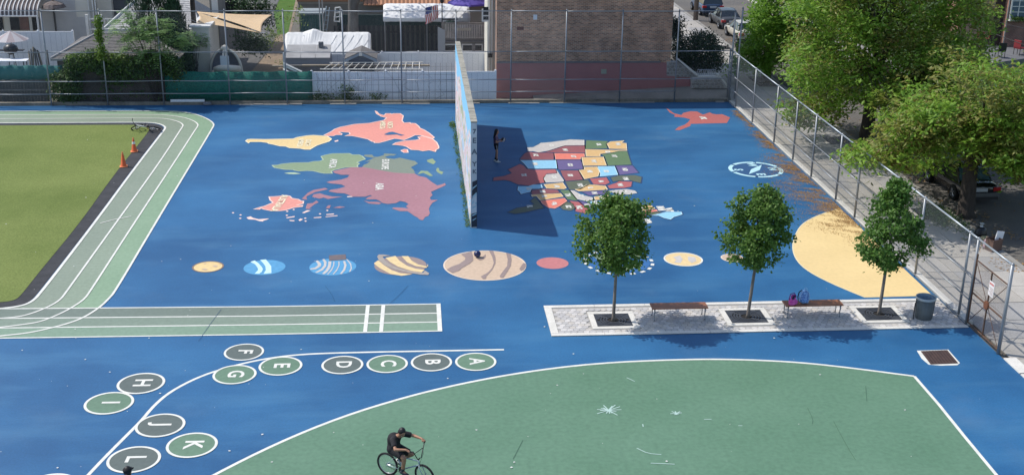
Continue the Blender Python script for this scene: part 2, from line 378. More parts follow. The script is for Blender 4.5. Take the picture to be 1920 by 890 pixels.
asia = land('mauve map of Asia', [(624,321.5),(638,318),(658,314),(671,314),(680,313.5),(692,315.5),(713,319.5),(739,324),(778,326),(785,330),(799,333),(805,338),(812,343),(820,348),(828,346),(834,343.5),(836,347),(828,351),(818,355.5),(808,360),(811,366),(806,371),(808,375),(821,375),(811,380),(806,387),(804,392),(806,400),(803,405),(797,407),(793,413),(787,412),(783,408),(777,405),(770,400),(764,396),(750,396),(735,391),(738,389),(754,389.5),(766,391),(761,387),(766,383),(760,379),(750,377),(742,381),(727,382.5),(718,381),(710,376),(705,374),(690,374),(685,373.5),(690,370),(698,367),(694,366),(685,369),(672,369),(661,369),(655,366),(645,362.5),(632,362),(616,359),(620,356),(634,354),(648,350),(640,346),(620,344),(612,342),(618,340),(640,337),(652,333),(655,328),(640,328),(628,325)], MAUVE, z=.008)
aus = land('salmon map of Australia', Z(420, 340, 7.385, '625,215 700,212 780,205 860,195 910,205 940,235 1030,250 1060,270 1100,275 1095,310 1010,325 1090,335 1080,350 960,365 850,400 740,412 640,405 560,390 510,370 490,388 420,385 500,360 560,345 620,320 680,295 640,260'), SAL, PINKL)
for s in ('1075,245 1160,160 1240,120 1400,90 1440,110 1260,150 1140,210 1150,255', '1220,215 1240,180 1330,165 1400,190 1500,210 1640,212 1500,235 1440,245 1380,225 1320,240', '1130,380 1150,310 1230,300 1280,265 1310,290 1250,320 1180,375 1230,385', '1410,370 1440,335 1480,330 1460,375', '1510,365 1600,345 1680,355 1600,370'):
    land('mauve painted island', Z(420, 340, 7.385, s), MAUVE, name='island')
land('mauve map of Japan', Z(660, 280, 6.355, '140,610 200,625 300,625 355,640 320,655 200,645'), MAUVE, name='island')
for s in ('310,500 370,485 400,505 480,525 540,520 615,515 620,520 545,545 540,555 490,550 430,530 340,525', '1080,435 1150,400 1200,405 1110,440', '860,500 980,480 975,495 870,510', '900,535 980,540 970,552 915,548', '1030,535 1060,515 1095,525 1050,550', '1240,500 1350,490 1345,503 1245,508', '1415,455 1520,445 1525,458 1420,465', '1405,488 1570,470 1575,478 1410,495', '1700,208 1780,203 1780,215 1710,220'):
    land('pale pink painted island', Z(420, 340, 7.385, s), PINKL, name='island')
for x, y in ((125,435),(230,465),(225,512),(870,470),(875,415),(965,390),(1125,510),(1130,550),(1330,450),(1430,403)):
    land('small pale painted island', [(420+(x+a)/7.385, 340+(y+b)/7.385) for a, b in ((-20,0),(0,-9),(20,0),(0,9))], PINKL, name='island')
def court_text(s, px, py, size, parent, z=.018, m=WHITE, name='lettering', bold=.012, spacing=1.0, rz=-math.pi/2):
    p = G(px, py); return text(s, size, name, m, parent, (p.x, p.y, z), rz, bold, spacing=spacing)
court_text('NORTH\nAMERICA', 724, 235, .40, nam, z=.018, m=CREL, bold=.012); court_text('SOUTH\nAMERICA', 570, 268.5, .38, sam, z=.022, m=CREL, bold=.012)
court_text('AFRICA', 624, 307, .46, afr, bold=.014); court_text('EUROPE', 722, 308.5, .47, eur, bold=.014); court_text('ASIA', 711, 350, .50, asia, z=.0145, bold=.014)
court_text('AUSTRALIA', 524, 381, .44, aus, m=CREL, bold=.012, rz=-math.pi/2-.12)

TAN = paint('tan map paint', (.66, .43, .19), (.58, .38, .17)); STG = paint('leaf green map paint', (.105, .175, .085), (.12, .19, .1)); STD = paint('olive grey map paint', (.095, .115, .08), (.11, .13, .09))
MAR = paint('maroon map paint', (.235, .075, .085), (.28, .10, .11)); REDP = paint('rose red map paint', (.37, .10, .10), (.42, .13, .13)); COR = paint('coral map paint', (.72, .20, .14), (.66, .19, .14))
PUR = paint('violet map paint', (.115, .09, .215), (.14, .11, .24)); SKY = paint('sky blue map paint', (.28, .54, .70), (.25, .5, .66)); GRY = paint('pale grey map paint', (.52, .48, .44), (.48, .45, .42))
DKE = mat('dark blue map gap', (.022, .055, .13), .6)
EDG = {id(GRY): WHITE, id(TAN): CREL, id(SKY): mat('pale blue map edge', (.5, .72, .80), .6), id(COR): mat('pale coral map edge', (.8, .42, .34), .6)}
STATES = [('CA', GRY, '989,277 1000,276.5 1009,272 1014.5,268.5 1033.5,267 1060,263.5 1069,262 1095,263 1095,272.5 1059,273 1050,275.5 1028,282.6 1010,286 1000,283.7 990,283.7'),
('NV', MAR, '1059,274 1096,273.5 1097,286.5 1050,286.5 1022,285.5 1032,283'), ('AZ', MAR, '976,297 984,288 990,285 1008,287 1022,286.5 1038,287.5 1038,299.5 976,299.5'),
('UT', COR, '1040,287.8 1095,288.2 1096,294 1088.5,295 1088,299 1042,299'), ('NM', SKY, '976,301 1042,300.8 1044,316 991,316.5 985,309 980,304'),
('CO', PUR, '1044,300.5 1088,300.5 1091,305 1093,317 1050,318.7 1047,317'), ('WY', TAN, '1091,295.5 1131,294.5 1137,310.5 1094,311'),
('ID', TAN, '1098,280.3 1133,281 1155,282 1175,281 1175.5,282.7 1160,283.2 1148,286 1136,287.5 1125,289 1125,293.5 1099,293.5'),
('OR', STG, '1099,263.3 1140,265 1136,270 1139,278.7 1098,279.2'), ('WA', TAN, '1145,265.8 1170,264 1165,268 1174,269 1175,279.7 1143,279.2 1138,270'),
('MT', STG, '1128,290 1140,288.3 1150,286.7 1160,284 1176,284 1184,309 1140,310.5 1134,294'), ('ND', PUR, '1155,311 1186,311 1197,324 1162,328 1158,318'),
('SD', SKY, '1121,312.5 1152,312 1158.5,328 1125,331 1126,325'), ('NE', TAN, '1086,319.5 1096,318 1095,313.5 1119,313 1124,322 1121,331 1096,336'),
('KS', MAR, '1051,320 1084,319.8 1093,337 1061,339.3 1055,330'), ('OK', GRY, '1043,318.5 1057,339 1055,341 1024,342.5 1020,335 1025,327.5 1046,325.5'),
('TX', REDP, '975,308 982,311 987,316.8 1000,318.8 1041,318 1044,324.3 1025,326 1018,334 1021,342.5 1010,344 992,348 972,346 955,339 945,337.5 925,339 926,333 945,330.5 960,325 953,318 962,314'),
('MN', STD, '1145,333 1160,329.5 1190,328.5 1203,332 1201,343 1180,338 1155,339.5 1150,341'), ('IA', REDP, '1106,335.5 1137,332.8 1143,342.5 1135,346.5 1113,345.5'),
('WI', REDP, '1156,343 1161,340 1185,341 1183,350 1170,352.5 1143,353.5 1139,348.5'), ('MO', STD, '1060,341 1102,337.3 1108,346 1098,350 1089,355 1068,355.7'),
('IL', TAN, '1078,355.5 1093,351 1100,346.5 1115,347 1135,349 1139,355.7 1110,357.5 1085,358.7'), ('AR', TAN, '1020,346 1055,342.8 1062,352.7 1057,354.7 1025,353.3'),
('LA', SKY, '972,350 990,350 1000,346.5 1015,346.5 1017,352 1010,354.3 996,354 994,360 985,362 977,364 975,360 971,357'), ('MS', MAR, '996,362.7 998,357 1010,355.3 1022,354.5 1045,356.3 1049,361.5 1015,363.7 1000,365'),
('AL', TAN, '996,365.5 1051,362.8 1056,368.7 1013,375.7 1006,368 998,369'), ('TN', STG, '1050,356.5 1066,356.5 1083,376.5 1064,374 1059,367'),
('GA', COR, '1014,377 1058,371.8 1063,377 1050,386 1040,391 1028,389.5 1017,382'), ('FL', STD, '953,398 970,390 990,387 1002,383 995,377 1003,370 1009,376.5 1016,385.5 1020,390 1005,393 985,398 965,401'),
('KY', GRY, '1070,357.5 1075,357.5 1090,366 1110,370.3 1112,374.5 1100,377.5 1083,373.5 1077,366'), ('IN', PUR, '1091,360 1139,358 1139,363.7 1105,366.7 1098,363'),
('OH', TAN, '1114,369.5 1140,365.5 1140,374 1116,375'), ('WV', SKY, '1102,380.3 1112,377 1126,378.3 1126,383 1110,383.7'), ('VA', PUR, '1086,376.7 1098,379.5 1110,384.5 1108,394 1100,390'),
('SC', STD, '1051,388 1063,378.5 1075,382 1078,391 1070,395 1056,393'), ('NC', REDP, '1068,376.7 1085,378.7 1104,394 1098,400 1079,396.3 1080,390'),
('MI', GRY, '1141,358.5 1155,356.5 1175,355 1190,358 1194,362 1180,364.5 1160,365'), ('PA', PUR, '1128,378.5 1178,377 1178,392 1130,392'), ('NY', TAN, '1180,385 1200,384 1220,385 1228,391 1205,395 1190,397'),
('VT', COR, '1205,396.3 1230,393 1233,396 1210,399'), ('NH', STD, '1210,400 1240,396.5 1232,402 1212,403'), ('MA', REDP, '1195,405 1210,402 1212,407 1200,410'),
('ME', SKY, '1222,404 1240,400 1250,397.5 1277,397.5 1279,402 1263,407 1257,411.5 1246,409 1235,404.5')]
WORDC = {'CA': 'pale grey', 'TX': 'rose red', 'FL': 'olive green'}
for ab, m_, s in STATES:
    px = P_(s); pts = [(p.x, p.y) for p in gp(px)]
    o = flat('map_state', pts, .008, m_, court, 'painted map state marked '+ab)
    line('painted_edge', pts, .13, .0042, DKE, o, closed=True)
    e = EDG.get(id(m_))
    if e: line('painted_edge', pts, .028, .0125, e, o, closed=True)
    cx = sum(p[0] for p in pts)/len(pts); cy = sum(p[1] for p in pts)/len(pts)
    if ab in ('ME', 'NH', 'VT', 'MA'): continue
    text(ab, .30, 'lettering', WHITE, o, (cx, cy, .017), -math.pi/2, .024)
for x, y, ab in ((1239, 391, 'NH'), (1254, 393.5, 'VT'), (1213, 415, 'MA')): court_text(ab, x, y, .36, court, z=.0125, bold=.05)
ak = land('red map of Alaska', Z(1240, 190, 12.71, '105,155 180,200 300,290 480,330 520,280 700,240 850,245 990,320 1060,300 1150,265 1220,300 1320,315 1450,310 1640,390 1560,520 1100,530 700,540 690,590 560,640 440,690 320,690 400,620 560,560 640,500 690,430 540,390 300,370 330,330 200,270'), paint('brick red map paint', (.42, .115, .10), (.36, .11, .10)), None, name='map_state')
court_text('AK', 1318, 221.5, .36, ak, z=.0125, bold=.05)

# --- compass
cc = G(1417, 318); cr = (G(1466, 318).x-G(1368, 318).x)/2; cxy = (cc.x, cc.y)
CYN = mat('pale cyan paint', (.46, .70, .74), .6, (.38, .6, .66), 2)
comp = flat('compass_circle', circ(cxy, cr, 56), .004, paint('deep blue compass paint', (.025, .085, .20)), court, 'compass circle with N E S W and a needle')
for i in range(6):
    a0 = math.pi*2*i/6+.35; a1 = a0+math.pi/3-.035
    line('compass_ring', circ(cxy, cr*.955, 14, None, a0, a1), .19, .0085, CYN, comp)
flat('compass_needle', [(p.x, p.y) for p in gp(Z(1350, 290, 14.77, '800,540 860,410 1155,285 1100,430'))], .0085, CYN, comp)
for ch, x, y in (('N', 1448.5, 317), ('E', 1426, 327), ('S', 1384, 318.5), ('W', 1409.5, 309)): court_text(ch, x, y, .58, comp, z=.0085, m=CYN, bold=.025)

# --- planets
def planet(label, px, py, r, m, edge=None):
    c = G(px, py); rr = (G(px+r, py).x-G(px-r, py).x)/2
    o = flat('planet', circ((c.x, c.y), rr, 48), .004, m, court, label)
    if edge: line('painted_edge', circ((c.x, c.y), rr, 48), .06, .0085, edge, o, closed=True)
    return o, (c.x, c.y), rr
def pband(o, px, m, z=.0085, name='painted_band'): return flat(name, [(p.x, p.y) for p in gp(px)], z, m, o)
BRN = mat('brown planet edge', (.22, .15, .11), .7); TAU = paint('taupe planet paint', (.255, .195, .175), (.28, .21, .19)); BEI = paint('beige planet paint', (.56, .41, .29), (.50, .38, .27))
o, c, r = planet('small tan planet circle with craters', 390, 500, 28, CRE, BRN)
for s in ('378,505 384,503 390,505 384,507', '398,499 404,497 409,499 404,501', '381,494 388,493 384,495.5', '409,494.5 414,495 413,496.5'): pband(o, P_(s), BEI, .013)
o, c, r = planet('blue planet circle with two pale bands', 496, 501, 39, paint('planet blue paint', (.075, .27, .47), (.09, .3, .5)))
LB = mat('pale band paint', (.50, .72, .80), .6)
pband(o, Z(350, 460, 5.486, '655,170 700,155 740,185 775,225 785,245 770,275 745,292 700,290 735,255 730,230 705,195'), LB); pband(o, Z(350, 460, 5.486, '755,150 815,145 840,175 870,215 872,285 790,293 815,255 810,215 785,180'), LB)
o, c, r = planet('blue planet circle with many pale arcs', 624, 500, 44, paint('planet blue paint', (.075, .27, .47)))
for s in ('1325,160 1350,155 1385,190 1380,215 1330,245 1275,250 1270,240 1320,228 1350,205 1345,185', '1395,145 1415,140 1440,170 1435,215 1400,255 1340,282 1320,278 1380,245 1412,205 1412,175', '1458,165 1490,165 1480,225 1450,270 1415,296 1392,292 1430,255 1455,210', '1510,165 1520,168 1518,205 1495,255 1455,299 1445,297 1485,250 1508,205', '1560,165 1572,168 1572,205 1550,255 1512,299 1502,297 1540,250 1562,205', '1608,162 1630,162 1645,205 1630,255 1595,294 1575,294 1610,250 1622,205', '1640,140 1655,145 1692,190 1700,240 1682,272 1670,270 1688,235 1682,195'):
    pband(o, Z(350, 460, 5.486, s), GRY)
sg = flat('painted_patch', [(p.x, p.y) for p in gp(P_('617,479 648,477 649,487 617,489'))], .013, mat('brown stencil paint', (.17, .125, .115), .8, (.11, .10, .12), 4), court, 'brown stencilled patch above the arced planet')
o, c, r = planet('banded tan planet circle with a ring', 751, 497.5, 49, TAU)
YB = paint('straw planet paint', (.70, .53, .27), (.64, .48, .25))
zz = lambda s: Z(680, 450, 4.8, s)
pband(o, zz('100,210 140,182 190,225 260,270 340,298 445,308 350,322 250,305 150,250'), YB)
pband(o, zz('205,160 295,143 330,185 400,232 480,258 558,268 530,292 430,275 320,240 250,200'), YB)
pband(o, zz('350,145 410,145 440,185 500,220 588,240 588,212 575,250 480,235 400,200'), YB)
pband(o, zz('130,150 145,132 190,132 255,142 180,150 200,185 270,235 370,268 480,288 545,295 560,275 600,300 590,315 520,312 420,295 300,270 200,228 145,180'), paint('ring grey paint', (.35, .30, .255)), .013, 'planet_ring')
o, c, r = planet('largest beige planet circle with wavy bands', 909, 497, 76.5, BEI, mat('pale planet edge', (.66, .54, .42), .6))
for s in ('885,128 980,102 992,150 995,185 960,215 890,255 870,275 808,298 755,268 800,240 870,215 920,180 925,160', '1135,95 1175,97 1195,160 1195,210 1165,270 1115,325 1108,350 1085,352 1062,330 1130,290 1165,250 1180,205 1165,150', '1290,115 1332,125 1340,180 1332,235 1300,290 1275,325 1268,340 1240,338 1232,325 1260,285 1300,235 1305,175', '1450,205 1468,215 1470,240 1450,270 1425,280 1410,262 1430,228', '1108,128 1105,155 1085,175 1055,182 1030,172 1070,160'):
    pband(o, zz(s), TAU, .013)
planet('plain rose planet circle', 1036, 493, 30, paint('rose planet paint', (.46, .16, .16), (.5, .19, .18)))
o, c, r = planet('earth circle with green land and dashed white ring', 1160, 491, 58, paint('earth blue paint', (.03, .13, .33)))
pband(o, P_('1165,500 1195,492 1206,496 1200,502 1188,503 1178,508 1160,506'), SAGE); pband(o, P_('1112,480 1140,470 1160,472 1150,486 1130,496'), SAGE); pband(o, P_('1170,468 1195,470 1206,480 1185,484'), SAGE)
rr = (G(1223, 491).x-G(1097, 491).x)/2
for i in range(18):
    a = 2*math.pi*i/18; line('painted_dash', circ(c, rr, 6, None, a, a+.2), .13, .0085, WHITE, o)
o, c, r = planet('cream planet circle with pale swirls', 1281, 486, 35, paint('straw planet paint', (.70, .53, .27)), WHITE)
pband(o, P_('1262,482 1275,479 1280,486 1276,493 1264,492 1268,487'), GRY); pband(o, P_('1290,481 1303,482 1306,489 1297,493 1290,488'), GRY)
o, c, r = planet('smallest speckled tan planet behind the middle tree', 1373, 483.5, 20, BEI, mat('pale planet edge', (.66, .54, .42), .6))
for i in range(9):
    a = i*2.4; q = (c[0]+math.cos(a)*r*(.25+.07*i), c[1]+math.sin(a)*r*(.25+.07*i))
    flat('speckle', circ(q, .06, 6), .013, BRN, o)

# --- lettered circles along the curved path line
path = W2('945,655 840,657 700,659.5 600,662 540,666 480,675 420,690 370,707 320,733 290,758 265,788 240,813 200,853 165,890 120,938', 2)
line('path_line', path, .10, .004, WHITE, court, 'curved white path line beside the lettered circles')
for i, (ch, x, y, r) in enumerate((('A', 892, 678, 39), ('B', 809, 679, 39), ('C', 726, 682, 39), ('D', 642, 684, 39.5), ('E', 526, 686, 41), ('F', 457.5, 660, 37.5), ('G', 440, 702, 41), ('H', 264.5, 718.5, 44.5), ('I', 204.5, 755.5, 46), ('J', 300.5, 797, 46.5), ('K', 360, 834, 48), ('L', 251, 861, 50), ('M', 93, 914, 52))):
    c = G(x, y); rr = (G(x+r, y).x-G(x-r, y).x)/2
    o = flat('letter_circle', circ((c.x, c.y), rr, 48), .009, paint('circle grey paint', (.105, .13, .118)) if i % 2 else paint('circle green paint', (.125, .215, .14)), court, 'round painted letter '+ch)
    line('circle_ring', circ((c.x, c.y), rr*.94, 48), rr*.11, .0145, WHITE, o, closed=True)
    tl = -.0 if i < 5 else (-.05 if i < 7 else -.02)
    text(ch, rr*1.02, 'letter', WHITE, o, (c.x+.02, c.y+.03, .0145), -math.pi/2+tl, .016)
# --- wear marks
DKL = mat('dark crack filler', (.012, .062, .145), .8); DKG = mat('dark green scuff', (.072, .150, .095), .8); CHK = mat('chalk scuff', (.38, .52, .46), .9)
for s in ('610,537 622,552 628,566', '415,580 397,604 372,640', '765,536 742,560 730,570'):
    line('crack', [(p.x, p.y) for p in gp(smooth_pts(P_(s), 1))], .013, .0225, DKL, court)
for s in ('1623,724 1625,752', '1514,765 1524,785 1523,795', '1563,790 1590,840 1604,862', '980,825 962,860'):
    line('scuff', [(p.x, p.y) for p in gp(smooth_pts(P_(s), 1))], .018, .0145, DKG, ball)
rs = random.Random(5)
for cx, cy, n, L_ in ((1141, 769, 15, 22), (1268, 775, 8, 9)):
    p0 = G(cx, cy); mb = MB()
    for i in range(n):
        a = 6.283*i/n+rs.uniform(-.2, .2); l = L_*rs.uniform(.5, 1.15)*.016
        mb.ribbon([(p0.x, p0.y), (p0.x+math.cos(a)*l*1.1, p0.y+math.sin(a)*l)], .035, .0145+i*.0002)
    mb.build('chalk_burst', CHK, ball, fix=False, label='pale starburst chalk scuff')
for s in ('1205,795 1206,800', '1194,840 1215,850 1240,852', '1220,868 1265,870', '1320,786 1334,786', '1384,798 1392,798', '1175,708 1190,715'):
    line('scuff', [(p.x, p.y) for p in gp(smooth_pts(P_(s), 1))], .03, .0145, CHK, ball)
fl = MB()
for i in range(170):
    x = rs.uniform(0, 1750); y = rs.uniform(215, 885); p = G(x, y)
    if p.x > 18.3 or p.x < -19: continue
    s_ = rs.choice((.012, .016, .022, .04)); fl.poly([(p.x+s_*math.cos(k*1.57+i)*rs.uniform(.5, 1.2), p.y+s_*math.sin(k*1.57+i)*rs.uniform(.5, 1.2), .024) for k in range(4)])
stuff(fl.build('litter_flecks', mat('pale litter', (.6, .6, .56), .9), fix=False), 'tiny pale bits of litter scattered over the yard')
# drain
dp = [(p.x, p.y) for p in gp(P_('1726,658 1776,656 1797,681 1745,683'))]
dr = thing('drain_cover', 'rusty brown square drain cover ringed with white paint', 'drain cover', (0, 0, 0))
flat('painted_surround', [(p.x, p.y) for p in gp(P_('1719,657 1778,655 1800,680 1795,684 1765,685 1741,683 1728,672'))], .004, WHITE, dr)
mb = MB(); a, b, c_, d_ = [Vector((x, y, 0)) for x, y in dp]
mb.poly([(p.x, p.y, .009) for p in (a, b, c_, d_)]); mb.build('plate', mat('rusty drain plate', (.075, .042, .036), .8, (.05, .03, .028), 5, fine=.2, fsc=30), dr, fix=False)
mb = MB()
for i in range(1, 9):
    u = i/9; mb.ribbon([tuple(a.lerp(b, u))[:2], tuple(d_.lerp(c_, u))[:2]], .02, .013)
mb.build('grate_slots', mat('drain slot dark', (.02, .015, .013), .9), dr, fix=False)
# ================================================================ plaza with pavers, benches, grates, trees
PX0, PY0, PY1 = G(1019, 574).x, G(1036, 631).y, G(1019, 574).y      # west edge, near edge, far edge
PX1 = FX-.05
plaza = struct(flat('plaza', [(PX0, PY0), (PX1, PY0), (PX1, PY1), (PX0, PY1)], .012, mat('paver joint sand', (.34, .325, .30), .95, fine=.2)), 'paved strip with trees and benches')
PAV = [mat('paver grey %s' % t, c, .85, tuple(x*.8 for x in c), 3, .3, .7, bump=.25, bsc=40, fine=.12, fsc=25) for t, c in (('light', (.60, .57, .54)), ('mid', (.48, .46, .445)), ('warm', (.54, .50, .45)), ('dark', (.46, .445, .43)))]
def bricklike(x0, x1, y0, y1, z0, z1, g=.006): return MB().box(x0+g, x1-g, y0+g, y1-g, z0, z1)
def border(x0, y0, x1, y1, along):
    n = max(1, round((x1-x0 if along == 'x' else y1-y0)/1.75))
    for i in range(n):
        if along == 'x': b = bricklike(x0+(x1-x0)*i/n, x0+(x1-x0)*(i+1)/n, y0, y1, .012, .035)
        else: b = bricklike(x0, x1, y0+(y1-y0)*i/n, y0+(y1-y0)*(i+1)/n, .012, .035)
        b.build('border_stone', PALEC, plaza)
BW = .26
border(PX0, PY0, PX1, PY0+BW*.8, 'x'); border(PX0, PY1-BW*.8, PX1, PY1, 'x'); border(PX0, PY0+BW*.8+.002, PX0+BW, PY1-BW*.8-.002, 'y')
def pit_of(pts):
    p = gp(P_(pts)); xs = [q.x for q in p]; ys = [q.y for q in p]
    x0 = (p[0].x+p[3].x)/2; x1 = (p[1].x+p[2].x)/2; y1 = (p[0].y+p[1].y)/2; y0 = (p[2].y+p[3].y)/2
    return x0, x1, y0, y1
PITS = [pit_of('1099,587 1184,583.5 1201,616 1114,618'), pit_of('1346,580 1433,577 1453,609.5 1366,612'), pit_of('1588,576 1672,572 1709,604 1623,607')]
def clear_of_pits(x, y, r):
    return all(not (a-r*.6 < x < b+r*.6 and c-r*.6 < y < d+r*.6) for a, b, c, d in PITS)
hexr = .122; cells = []; dx = hexr*math.sqrt(3); row = 0; y = PY0+BW*.8+hexr*.7
rp = random.Random(11)
while y < PY1-BW*.8-hexr*.4:
    x = PX0+BW+dx/2+(dx/2 if row % 2 else 0)
    while x < PX1-.1:
        if clear_of_pits(x, y, hexr): cells.append((x, y))
        x += dx
    y += hexr*1.5; row += 1
def hexa(mb, cx, cy, r, z0, z1):
    b = [(cx+r*math.sin(k*math.pi/3), cy+r*math.cos(k*math.pi/3)) for k in range(6)]
    t = [(cx+(x-cx)*.93, cy+(y_-cy)*.93) for x, y_ in b]
    mb.add([(x, y_, z0) for x, y_ in b]+[(x, y_, z1-.006) for x, y_ in b]+[(x, y_, z1) for x, y_ in t],
           [tuple(range(12, 18))[::-1]]+[(k, (k+1) % 6, 6+(k+1) % 6, 6+k) for k in range(6)]+[(6+k, 6+(k+1) % 6, 12+(k+1) % 6, 12+k) for k in range(6)])
pm = []
for m_ in PAV:
    b = MB(); hexa(b, 0, 0, hexr-.006, 0, .022); pm.append(b.mesh('paver', m_))
cells.sort(key=lambda c: c[1]); extra = {0: MB(), 1: MB(), 2: MB(), 3: MB()}
for i, (x, y) in enumerate(cells):
    k = rp.choice((0, 0, 1, 1, 2, 2, 3))
    if i < 300:
        o = link('paver', pm[k], plaza, None, (x, y, .012+rp.uniform(-.004, .002)))
    else: hexa(extra[k], x, y, hexr-.006, .012+rp.uniform(-.004, 0), .034)
for k, b in extra.items():
    if b.v: stuff(b.build('paver_field', PAV[k], plaza))
IRON = mat('cast iron grate', (.060, .066, .078), .6, (.045, .05, .06), 4, metal=.3)
DIRT = mat('tree pit earth', (.012, .011, .010), .95, (.022, .019, .016), 6, bump=.6, bsc=30)
GLAB = ['left', 'middle', 'right']
for i, (x0, x1, y0, y1) in enumerate(PITS):
    c = ((x0+x1)/2, (y0+y1)/2); hw = min(x1-x0, y1-y0)/2; fr = .19; t = .042
    for nm, a in (('n', (x0, x1, y1-fr, y1)), ('s', (x0, x1, y0, y0+fr)), ('w', (x0, x0+fr, y0+fr+.003, y1-fr-.003)), ('e', (x1-fr, x1, y0+fr+.003, y1-fr-.003))):
        bricklike(*a, .012, .036, .003).build('pit_border_stone', PALEC, plaza)
    flat('pit_earth', [(x0+fr, y0+fr), (x1-fr, y0+fr), (x1-fr, y1-fr), (x0+fr, y1-fr)], .016, DIRT, plaza)
    g = thing('tree_grate', 'black iron tree grate with ring slots round the %s tree' % ['left', 'middle', 'right'][i], 'tree grate', (c[0], c[1], .018), 0, 'tree grates in the paved strip')
    gx, gy = (x1-x0)/2-fr-.006, (y1-y0)/2-fr-.006
    mb = MB()
    for a in ((-gx, gx, gy-.05, gy), (-gx, gx, -gy, -gy+.05), (-gx, -gx+.05, -gy+.052, gy-.052), (gx-.05, gx, -gy+.052, gy-.052)): mb.box(*a, 0, .02)
    mb.build('frame', IRON, g)
    rmax = min(gx, gy)-.05; r_ = .2
    while r_ < rmax:
        mb = MB(); n = 40
        for k in range(n):
            a0, a1 = 2*math.pi*k/n, 2*math.pi*(k+1)/n; q = []
            for zz_ in (0, .018):
                for rr, aa in ((r_, a0), (r_+.062, a0), (r_+.062, a1), (r_, a1)): q.append((rr*math.cos(aa), rr*math.sin(aa), zz_))
            mb.add(q, [(4, 5, 6, 7), (1, 2, 6, 5), (3, 0, 4, 7)])
        mb.build('ring', IRON, g, fix=False); r_ += .095
    mb = MB()
    for sx in (-1, 1):
        for sy in (-1, 1):
            d = Vector((sx*.7071, sy*.7071, 0)); p0 = d*.2; p1 = Vector((sx*(gx-.03), sy*(gy-.03), 0)); mb.tube([p0+Vector((0, 0, .008)), p1+Vector((0, 0, .008))], .016, 4)
            # corner plates between the outer ring and the frame
            n = 8; arc = [(rmax*math.cos(a)*sx, rmax*math.sin(a)*sy) for a in [R(8+74*k/n) for k in range(n+1)]]
            mb.poly([(sx*(gx-.05), arc[0][1], .014)]+[(x, y_, .014) for x, y_ in arc]+[(arc[-1][0], sy*(gy-.05), .014), (sx*(gx-.05), sy*(gy-.05), .014)])
    mb.build('brace', IRON, g, fix=False)

# ---------------------------------------------------------------- leaves and trees
BARK = mat('young bark', (.20, .175, .15), .9, (.13, .11, .095), 8, bump=.5, bsc=60, stretch=(1, 1, .25))
DBARK = mat('dark old bark', (.060, .048, .040), .95, (.034, .028, .024), 6, bump=.9, bsc=30, stretch=(1, 1, .3))
MAPLE = leafmat('maple leaf', (.082, .172, .028), (.155, .265, .052), .44, 2.2)
MAPLE2 = leafmat('maple leaf bright', (.075, .170, .026), (.125, .235, .045), .40, 2.2)
LOCUST = leafmat('locust leaf', (.150, .290, .030), (.260, .420, .056), .50, 2.2, (.25, .235, .048), .6)
LOCUST2 = leafmat('locust leaf dark', (.150, .195, .033), (.23, .215, .048), .32, 1.3, (.15, .10, .03), .5)
LOCUST3 = leafmat('fresh leaf', (.145, .30, .03), (.215, .375, .05), .50, 1.2)
def leaf(mb, p, n, d, L, w):
    # one folded four-cornered leaf
    n = n.normalized(); d = (d - n*d.dot(n)); d = d.normalized() if d.length > 1e-5 else n.orthogonal().normalized(); s = d.cross(n)
    a, b, c, e = p, p+d*L*.45+s*w/2-n*w*.12, p+d*L, p+d*L*.45-s*w/2-n*w*.12
    mb.add([a, b, c, e], [(0, 1, 2, 3)])
def rdir(rnd):
    while True:
        v = Vector((rnd.uniform(-1, 1), rnd.uniform(-1, 1), rnd.uniform(-1, 1)))
        if .05 < v.length < 1: return v.normalized()
def clump(mb, c, s, n, L, w, rnd, up=.55, out=None, flatz=.8):
    for _ in range(n):
        p = c + Vector((rnd.gauss(0, s), rnd.gauss(0, s), rnd.gauss(0, s*flatz)))
        nn = rdir(rnd)+Vector((0, 0, up)); 
        if out is not None: nn += out*.5
        l = L*rnd.uniform(.7, 1.25); leaf(mb, p, nn, rdir(rnd)+Vector((0, 0, -.3)), l, w*l/L)
def young_tree(loc, trunk_top, H, prof, label, seed, m, lean=(0, 0), nleaf=46):
    rnd = random.Random(seed); t = thing('young_tree', label, 'tree', loc, 0, 'young street trees in the paved strip')
    mb = MB(); top = Vector((lean[0], lean[1], H*.93))
    mb.tube([(0, 0, -.03), (0, 0, .12), (lean[0]*.3, lean[1]*.3, H*.33), (lean[0]*.7, lean[1]*.7, H*.62), top], [.085, .06, .052, .036, .010], 9)
    mb.build('trunk', BARK, t, smooth=True)
    lb = MB(); cl = []; N = 175
    for i in range(N):
        u = rnd.random()**.85; z = trunk_top+(H-trunk_top)*u; Rm = prof(u)
        a = rnd.uniform(0, 6.283); q = rnd.random()**.45
        lob = 1+.20*math.sin(a*3+seed+u*5)+.12*math.sin(a*7+u*9+seed*2)
        r = Rm*q*lob; cl.append((Vector((lean[0]*u+r*math.cos(a), lean[1]*u+r*math.sin(a), z)), Vector((math.cos(a), math.sin(a), .3)), q))
    limb = MB()
    for k in range(13):
        c = cl[k*14][0]; b = Vector((lean[0]*.5, lean[1]*.5, max(trunk_top*.9, c.z-.9))); mid = b.lerp(c, .5)+Vector((0, 0, -.05))
        limb.tube([b, mid, c], [.022, .015, .006], 5)
    limb.build('limb', BARK, t, smooth=True)
    for c, o, q in cl: clump(lb, c, .125, nleaf, .115, .092, rnd, .5, o)
    for k in range(26):        # loose sprays that break the outline
        c, o, q = rnd.choice(cl); clump(lb, c+o*rnd.uniform(.2, .34), .09, 14, .13, .1, rnd, .5, o)
    lb.build('crown', m, t, fix=False); return t
def prof_a(u): return 1.26*(min(1, .55+u*2.2) if u < .3 else max(.16, 1.05-(u-.3)**1.6*1.35))
def prof_c(u): return 1.22*(min(1, .45+u*2.1) if u < .28 else max(.10, 1.03-(u-.28)**1.15*1.22))
